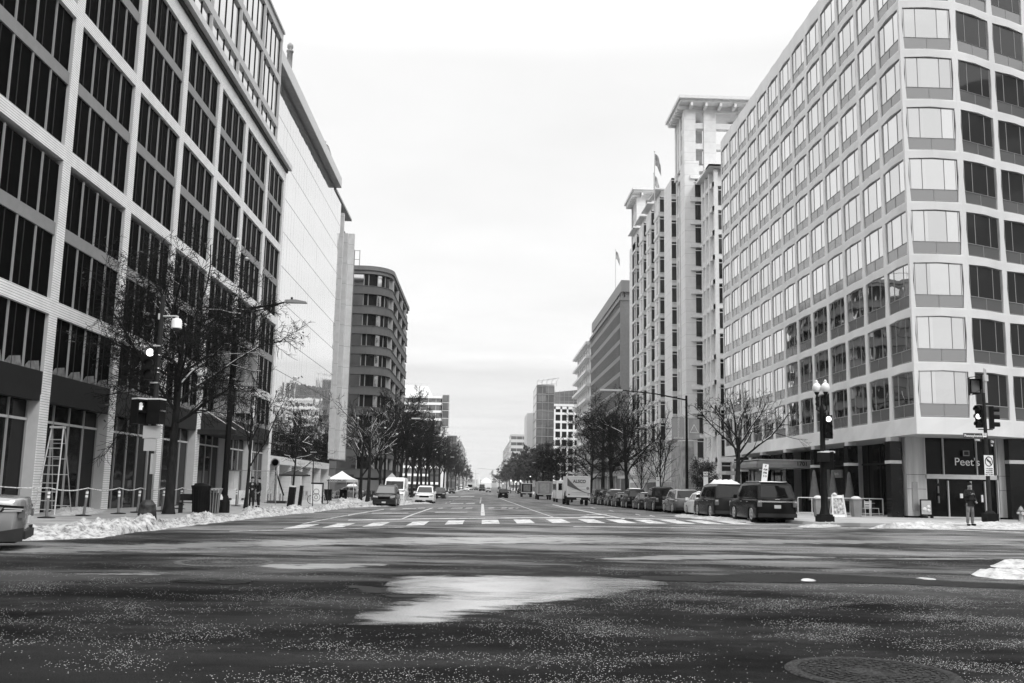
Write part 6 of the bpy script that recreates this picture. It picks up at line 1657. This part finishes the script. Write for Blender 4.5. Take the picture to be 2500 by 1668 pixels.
# ------------------------------ passing car at the left edge
def passing_sedan():
    # rear quarter of a light liftback crossing along the side street
    Yc=22.6; rear_x=(106-1178)/2340*Yc; h=R(109); d=Vector((-math.sin(h),math.cos(h)))
    K=KIND['saloon']; L_=K['L']
    c=Vector((rear_x,Yc))+d*(L_/2)
    t=car('passing_saloon','silver saloon leaving the frame at the left edge, its tail towards the centre','saloon',gp0(c.x,c.y)+Vector((0,0,.0)),h,P_silver,None,scale=(1,1,1))
    W_=K['W']; H_=K['H']*1.04
    for s in (-1,1):
        x=s*W_/2; b=MB(); b.prism([(-L_/2+.02,H_*.57),(-L_/2+.75,H_*.60),(-L_/2+.72,H_*.575),(-L_/2+.42,H_*.565),(-L_/2+.5,H_*.49),(-L_/2+.04,H_*.52)],'x',x*.94,x+s*.012); b.build('lamp_surround',M_black,t)
        b=MB(); b.prism([(-L_/2+.03,H_*.54),(-L_/2+.40,H_*.55),(-L_/2+.42,H_*.535),(-L_/2+.03,H_*.525)],'x',x*.94,x+s*.02); b.prism([(-L_/2+.05,H_*.52),(-L_/2+.40,H_*.522),(-L_/2+.44,H_*.50),(-L_/2+.06,H_*.505)],'x',x*.94,x+s*.02); b.build('lamp_strip',M_lampw,t)
        b=MB(); b.prism([(-L_/2-.0,.2),(-L_/2+.55,.2),(-L_/2+.45,.42),(-L_/2-.01,.50)],'x',x*.93,x+s*.012); b.build('lower_cladding',M_dark,t)
    b=MB(); b.lathe([(.001,.006),(.10,.006),(.105,0)],n=18); q=b.build('fuel_flap',M_mid,t); q.matrix_local=T(-W_/2-.004,-L_/2+1.0,H_*.50)@Matrix.Rotation(R(-90),4,'Y')
    return t
passing_sedan()
# ================================================================ ploughed snow
def dirtysnow(name,dirt=.5):
    m=mat(name,.6,.6,spec=.3,bump=.7,bscale=9); nt=m.node_tree; N=nt.nodes; L=nt.links; b=N['Principled BSDF']
    g=N.new('ShaderNodeNewGeometry'); n=N.new('ShaderNodeTexNoise'); n.inputs['Scale'].default_value=4.5; n.inputs['Detail'].default_value=9; n.inputs['Roughness'].default_value=.72
    L.new(g.outputs['Position'],n.inputs['Vector']); r=N.new('ShaderNodeMapRange'); r.inputs[1].default_value=.44; r.inputs[2].default_value=.66; r.inputs[3].default_value=.50; r.inputs[4].default_value=max(.03,.50-dirt)
    L.new(n.outputs[0],r.inputs[0]); L.new(r.outputs[0],b.inputs['Base Color']); return m
M_dsnow=dirtysnow('dirty_ploughed_snow',.50); M_csnow=dirtysnow('clean_ploughed_snow',.30)
from mathutils import noise as _ns
def snowbank(front,back,h,m,label,name='snow_bank',nv=24,su=.11,seed=0,base=lambda x,y:G(x,y),lump=.5):
    """front/back: matching ground polylines; lumpy ridge between them"""
    def samp(pl,n):
        P=[Vector(p) for p in pl]; d=[0]
        for a,c in zip(P,P[1:]): d.append(d[-1]+(c-a).length)
        out=[]
        for i in range(n):
            s=d[-1]*i/(n-1); k=0
            while k<len(P)-2 and d[k+1]<s: k+=1
            out.append(P[k].lerp(P[k+1],(s-d[k])/max(1e-6,d[k+1]-d[k])))
        return out,d[-1]
    _,Lf=samp(front,2); n=max(6,int(Lf/su)); A,_=samp(front,n); B,_=samp(back,n)
    b=MB()
    for i in range(n):
        endf=min(1,min(i,n-1-i)*su/min(1.2,Lf/3))
        for j in range(nv+1):
            v=j/nv; p=A[i].lerp(B[i],v)
            q=Vector((p.x*1.1+seed,p.y*1.1,seed)); w=_ns.noise(q*.5)*.5
            p=p+Vector((_ns.noise(q*1.3+Vector((5,0,0))),_ns.noise(q*1.3+Vector((0,9,0)))))*.28*(1-abs(2*v-1)*.3)
            prof=(math.sin(PI*min(1,v*1.0)))**.7 if 0<v<1 else 0
            n1=_ns.fractal(q*1.6,0.8,2.1,5); n2=abs(_ns.noise(q*4.5)); n3=_ns.noise(q*11)
            z=h*prof*endf*(.9+1.1*_ns.noise(q*.33+Vector((0,0,7)))+.5*w+lump*n1+.35*n2+.22*n3+.12*_ns.noise(q*23))
            b.v.append((p.x,p.y,base(p.x,p.y)-.03+max(0,z)))
    for i in range(n-1):
        for j in range(nv): k=i*(nv+1)+j; b.f.append((k,k+1,k+nv+2,k+nv+1)); b.m.append(0); b.sm.append(True)
    o=b.build(name,m,None,fix=True); return tag(o,label,'snow','ploughed snow banks',None)
def SB(x,y): return G(x,y)+.1
F1=px2((-60,1328),(0,1323),(120,1319),(250,1314),(330,1300),(400,1294)); B1=px2((-60,1292),(0,1288),(120,1284),(250,1282),(330,1276),(400,1280),side=KERB)
snowbank(F1,B1,.33,M_dsnow,'lumpy dirty snow bank between the passing car and the left signal post',seed=3)
F2=px2((352,1300),(430,1288),(520,1278),(640,1264),(760,1252),(850,1240),(870,1236)); B2=px2((345,1272),(430,1264),(520,1258),(640,1248),(760,1240),(850,1232),(868,1230),side=KERB)
snowbank(F2,B2,.29,M_dsnow,'long lumpy snow bank running from the left signal post to the white tent',seed=11)
F3=px2((850,1240),(905,1238),(960,1236.5),(1010,1231),(1060,1230)); B3=px2((855,1228),(905,1226),(960,1224),(1010,1222),(1060,1223),side=KERB)
snowbank(F3,B3,.28,M_dsnow,'low snow ridge under the parked vehicles on the left',seed=17,nv=8)
Fp=px2((820,1236),(905,1232)); Bp=px2((820,1224),(905,1222),side=KERB); snowbank(Fp,Bp,.35,M_csnow,'clean snow heap in front of the tent',seed=5,nv=8,base=SB)
snowbank(px2((110,1262),(200,1258),(262,1253),side=KERB),px2((110,1248),(200,1242),(262,1243),side=KERB),.16,M_csnow,'snow strip along the left shop front under the ladder',seed=23,base=lambda x,y:G(x,y)+KERB)
snowbank(px2((1925,1288),(1990,1289),(2060,1286),(2082,1281)),px2((1925,1272),(1990,1273),(2040,1264),(2085,1277),side=KERB),.22,M_csnow,'snow heap around the foot of the twin-globe lamp',seed=31,nv=10)
snowbank(px2((2110,1289),(2200,1290),(2320,1292),(2420,1293),(2560,1296)),px2((2110,1284),(2200,1279),(2320,1277),(2420,1279),(2560,1279),side=KERB),.19,M_csnow,'long low snow bank along the right corner kerb',seed=37,nv=12)
for i,(f,bk,h,l) in enumerate([(((2408,1386),(2560,1390)),((2412,1376),(2560,1374)),.09,'upper snow clump on the road at the right edge'),(((2355,1406),(2440,1415),(2560,1418)),((2362,1402),(2440,1397),(2560,1396)),.12,'larger lower snow clump on the road at the right edge'),
    (((1952,1421),(2015,1424)),((1958,1414),(2013,1413)),.07,'small snow clump alone on the dark wet road'),(((2222,1416),(2305,1420)),((2225,1411),(2305,1412)),.05,'thin snow clump between the small one and the right edge'),
    (((1390,1262),(1500,1266)),((1400,1256),(1505,1262)),.05,'slushy snow streak just beyond the crosswalk'),(((1640,1262),(1790,1275),(1860,1280)),((1650,1254),(1795,1266),(1862,1271)),.10,'snow left under the two parked big SUVs')]):
    snowbank(px2(*f),px2(*bk),h,M_csnow,l,name='snow_clump',nv=8,su=.06 if i<4 else .12,seed=50+i*7)
# ================================================================ people
def skin_mesh(nodes,edges,name,mt,sub=2):
    """nodes: {key:(x,y,z,rx,ry)}; grown with a skin modifier and frozen to a mesh"""
    keys=list(nodes); me=bpy.data.meshes.new(name); me.from_pydata([nodes[k][:3] for k in keys],[(keys.index(a),keys.index(c)) for a,c in edges],[])
    o=bpy.data.objects.new(name,me); COL.objects.link(o)
    md=o.modifiers.new('s','SKIN'); 
    if not me.skin_vertices: me.skin_vertices.new() if hasattr(me.skin_vertices,'new') else None
    sv=me.skin_vertices[0].data
    for i,k in enumerate(keys):
        n=nodes[k]; sv[i].radius=(n[3],n[4] if len(n)>4 else n[3]); sv[i].use_root=(i==0)
    md.use_smooth_shade=True; s=o.modifiers.new('u','SUBSURF'); s.levels=sub; s.render_levels=sub
    bpy.context.view_layer.update()
    m2=bpy.data.meshes.new_from_object(o.evaluated_get(bpy.context.evaluated_depsgraph_get())); bpy.data.objects.remove(o); m2.materials.clear(); m2.materials.append(mt); m2.name=name
    return m2
def join_meshes(ms,name,mt):
    import bmesh
    b=bmesh.new()
    for m in ms: b.from_mesh(m)
    me=bpy.data.meshes.new(name); b.to_mesh(me); b.free(); me.materials.append(mt)
    for p_ in me.polygons: p_.use_smooth=True
    return me
def hand(wrist,dirv,palm_n,s=1,curl=.5):
    d=Vector(dirv).normalized(); n=Vector(palm_n).normalized(); side=d.cross(n).normalized(); W_=Vector(wrist); nodes={};ed=[]
    ms=[]
    def nd(k,p,r,r2=None): nodes[k]=(p.x,p.y,p.z,r,r2 or r)
    nd('w',W_,.022,.028); nd('p',W_+d*.05,.018,.038); nd('k',W_+d*.09,.016,.04); ed=[('w','p'),('p','k')]
    ms.append(skin_mesh(nodes,ed,'h',M_skin,1))
    for i,(off,ln_) in enumerate(((-.03,.065),(-.01,.075),(.01,.07),(.03,.055))):
        nodes={}; base=W_+d*.085+side*off; a=base+(d*(1-curl*.3)+n*curl*.5).normalized()*ln_*.45; c=a+(d*(1-curl)+n*curl*1.2).normalized()*ln_*.33; e=c+(d*(1-curl*1.6)+n*curl*1.4).normalized()*ln_*.25
        for k,p,r in (('a',base,.0095),('b',a,.009),('c',c,.0085),('e',e,.0075)): nd(k,p,r)
        ms.append(skin_mesh(nodes,[('a','b'),('b','c'),('c','e')],'f',M_skin,1))
    nodes={}; base=W_+d*.03-side*.03*s; a=base+(d-side*s*.9+n*.3).normalized()*.04; c=a+(d*.9-side*.2*s+n*.5).normalized()*.03
    for k,p,r in (('a',base,.012),('b',a,.010),('c',c,.008)): nd(k,p,r)
    ms.append(skin_mesh(nodes,[('a','b'),('b','c')],'t',M_skin,1))
    return ms
def person(label,pos,rz,J,top,legs,hairm,scale=1.0,hat=False,pack=False,hold=None,mask=False,group=None,longcoat=False):
    """J: joint dict in metres, facing -Y"""
    t=thing('person',label,'person',pos,rz,group)
    D=dict(pelvis=(0,0,.95),belly=(0,0,1.08),chest=(0,0,1.32),neck=(0,.0,1.50),head0=(0,-.01,1.57),head1=(0,-.015,1.66),head2=(0,-.01,1.74),
      shL=(-.17,0,1.42),elL=(-.23,.02,1.15),wrL=(-.22,-.08,.92),shR=(.17,0,1.42),elR=(.23,.02,1.15),wrR=(.22,-.08,.92),
      hiL=(-.09,0,.84),knL=(-.10,-.01,.50),anL=(-.10,.03,.09),toL=(-.11,-.14,.04),hiR=(.09,0,.84),knR=(.10,-.01,.50),anR=(.10,.03,.09),toR=(.11,-.14,.04)); D.update(J)
    Rr=dict(pelvis=(.13,.10),belly=(.12,.095),chest=(.145,.105),neck=(.055,.055),head0=(.062,.068),head1=(.075,.09),head2=(.066,.078),shL=(.06,.06),elL=(.042,.042),wrL=(.027,.03),shR=(.06,.06),elR=(.042,.042),wrR=(.027,.03),
      hiL=(.075,.08),knL=(.058,.06),anL=(.038,.042),toL=(.035,.028),hiR=(.075,.08),knR=(.058,.06),anR=(.038,.042),toR=(.035,.028))
    E_=[('pelvis','belly'),('belly','chest'),('chest','neck'),('neck','head0'),('head0','head1'),('head1','head2'),('chest','shL'),('shL','elL'),('elL','wrL'),('chest','shR'),('shR','elR'),('elR','wrR'),('pelvis','hiL'),('hiL','knL'),('knL','anL'),('anL','toL'),('pelvis','hiR'),('hiR','knR'),('knR','anR'),('anR','toR')]
    N_={k:D[k]+Rr[k] for k in Rr}
    ms=[skin_mesh({'pelvis':N_['pelvis'],**{k:v for k,v in N_.items() if k!='pelvis'}},E_,'b',M_skin,2)]
    for s,sd in (('L',-1),('R',1)):
        w=Vector(D['wr'+s]); e=Vector(D['el'+s]); dd=(w-e).normalized(); pn=Vector((-sd,0,0)) if abs(dd.z)>.6 else Vector((0,0,-1)); ms+=hand(w,dd,pn,sd,.7)
    # face: nose, ears, brow
    h=Vector(D['head1']); fm=MB(); fwd_=Vector((0,-1,0))
    fm.lathe([(.001,.025),(.012,.0),(.016,-.02),(.001,-.03)],(h.x,h.y-.088,h.z-.005),8)
    for s in(-1,1): fm.lathe([(.001,.03),(.018,.015),(.018,-.02),(.001,-.035)],(h.x+s*.076,h.y+.01,h.z-.01),8)
    fmm=fm.mesh('f',M_skin); ms.append(fmm)
    body=join_meshes(ms,'body',M_skin); link('body',body,t)
    ey=MB()
    for s in(-1,1): ey.lathe([(.001,.009),(.011,0),(.001,-.009)],(h.x+s*.03,h.y-.080,h.z+.012),8)
    ey.box(h.x-.022,h.x+.022,h.y-.088,h.y-.07,h.z-.052,h.z-.046); ey.build('eyes_and_mouth',M_ink,t)
    # clothing
    def grown(ks,es,dr,nm_,mt,sub=2,ends={}):
        nn={k:(D[k][0],D[k][1],D[k][2],Rr[k][0]+dr,Rr[k][1]+dr) for k in ks}
        for k,v in ends.items(): nn[k]=v
        return link(nm_,skin_mesh(nn,es,nm_,mt,sub),t)
    ext={}
    lo=Vector(D['pelvis'])-Vector((0,0,.12 if not longcoat else .35)); 
    jn=['pelvis','belly','chest','shL','elL','wrL','shR','elR','wrR']
    grown(jn,[('pelvis','belly'),('belly','chest'),('chest','shL'),('shL','elL'),('elL','wrL'),('chest','shR'),('shR','elR'),('elR','wrR'),('pelvis','hem'),('chest','collar')],.022,'jacket',top,2,
        {'hem':(lo.x,lo.y,lo.z,.165 if not longcoat else .2,.13),'collar':(D['neck'][0],D['neck'][1]+.01,D['neck'][2]+.0,.075,.075)})
    pv=D['pelvis']
    def leg_(s,x): 
        kn=D['kn'+s]; an=D['an'+s]; return {'h'+s:(pv[0]+x,pv[1]+.0,pv[2]-.16,.088,.092),'k'+s:(*kn,.070,.074),'a'+s:(an[0],an[1],an[2]+.0,.058,.062)}
    nn={'c':(pv[0],pv[1],pv[2]-.03,.135,.115),'w':(pv[0],pv[1],pv[2]+.1,.125,.10)}; nn.update(leg_('L',-.088)); nn.update(leg_('R',.088))
    link('trousers',skin_mesh(nn,[('c','w'),('c','hL'),('hL','kL'),('kL','aL'),('c','hR'),('hR','kR'),('kR','aR')],'trousers',legs,2),t)
    for s in 'LR':
        a=Vector(D['an'+s]); c=Vector(D['to'+s]); q=a-Vector((0,0,.03)); bk=a+Vector((0,.05,-.05))
        nn={'a':(a.x,a.y,a.z+.0,.058,.06),'b':(a.x,a.y-.0,a.z-.045,.06,.055),'c':(c.x,c.y-.02,c.z+.005,.056,.048),'d':(bk.x,bk.y,a.z-.05,.05,.045)}
        link('shoe',skin_mesh(nn,[('a','b'),('b','c'),('b','d')],'shoe',M_black,1),t)
    hr=MB(); hc=Vector(D['head2'])
    if hat: hr.lathe([(.086,-.03),(.092,.0),(.086,.045),(.06,.08),(.01,.095)],(hc.x,hc.y+.012,hc.z),14); 
    else: hr.lathe([(.080,-.05),(.090,-.02),(.086,.03),(.06,.065),(.01,.078)],(hc.x,hc.y+.018,hc.z-.005),14)
    hr.build('hat' if hat else 'hair',hairm,t)
    if mask: q=MB(); q.lathe([(.055,-.05),(.068,-.02),(.066,.01)],(h.x,h.y-.03,h.z-.035),12); q.build('face_mask',M_mid,t)
    if pack:
        q=MB(); q.prism([(-.15,.95),(.15,.95),(.17,1.15),(.15,1.42),(.08,1.48),(-.08,1.48),(-.15,1.42),(-.17,1.15)],'y',.11,.30); q.build('backpack',M_black,t)
    if hold: 
        q=MB(); q.box(*hold); q.build('phone',M_dark,t)
    t.scale=(scale,)*3
    return t
M_jean=mat('faded_denim',.15,.9,var=.4,vscale=8); M_coat=mat('black_coat',.016,.8,var=.3,vscale=6); M_dtrou=mat('dark_trousers',.02,.85); M_capm=mat('dark_knit',.015,.95)
p=at(2370,1284,KERB)
person('man in black jacket and faded jeans checking his phone near the coffee shop doors',p,R(12),
  dict(head0=(0,-.03,1.56),head1=(0,-.055,1.64),head2=(0,-.05,1.715),elL=(-.27,-.02,1.17),wrL=(-.10,-.26,1.30),elR=(.25,.0,1.15),wrR=(.16,-.20,1.03),knL=(-.13,-.03,.5),anL=(-.14,.0,.09),toL=(-.17,-.17,.04),knR=(.12,-.0,.5),anR=(.13,.06,.09),toR=(.19,-.09,.04)),
  M_coat,M_jean,M_capm,1.0,hat=True,mask=True,hold=(-.075,-.005,-.345,-.335,1.30,1.43))
p=at(1384,1233)
person('man with backpack walking beside the laundry truck with his back to the camera',p,R(165),
  dict(knL=(-.08,-.14,.52),anL=(-.08,-.10,.13),toL=(-.08,-.27,.10),knR=(.09,.05,.5),anR=(.10,.25,.12),toR=(.10,.10,.04),wrL=(-.2,-.2,.98),wrR=(.22,.06,.92)),
  M_coat,M_dtrou,M_capm,1.0,pack=True)
p=at(613,1240,KERB); person('person in a dark coat with folded hands just right of the slim tree trunk',p,R(15),dict(wrL=(-.04,-.22,1.12),wrR=(.05,-.22,1.1),elL=(-.24,.0,1.14),elR=(.24,.0,1.14)),M_coat,M_dtrou,M_capm,.98,longcoat=True,hat=True)
p=at(624,1239,KERB); person('second dark-coated person standing behind the first by the slim tree',p+Vector((0,.6,0)),R(-60),dict(),M_coat,M_dtrou,M_capm,.98,longcoat=True)
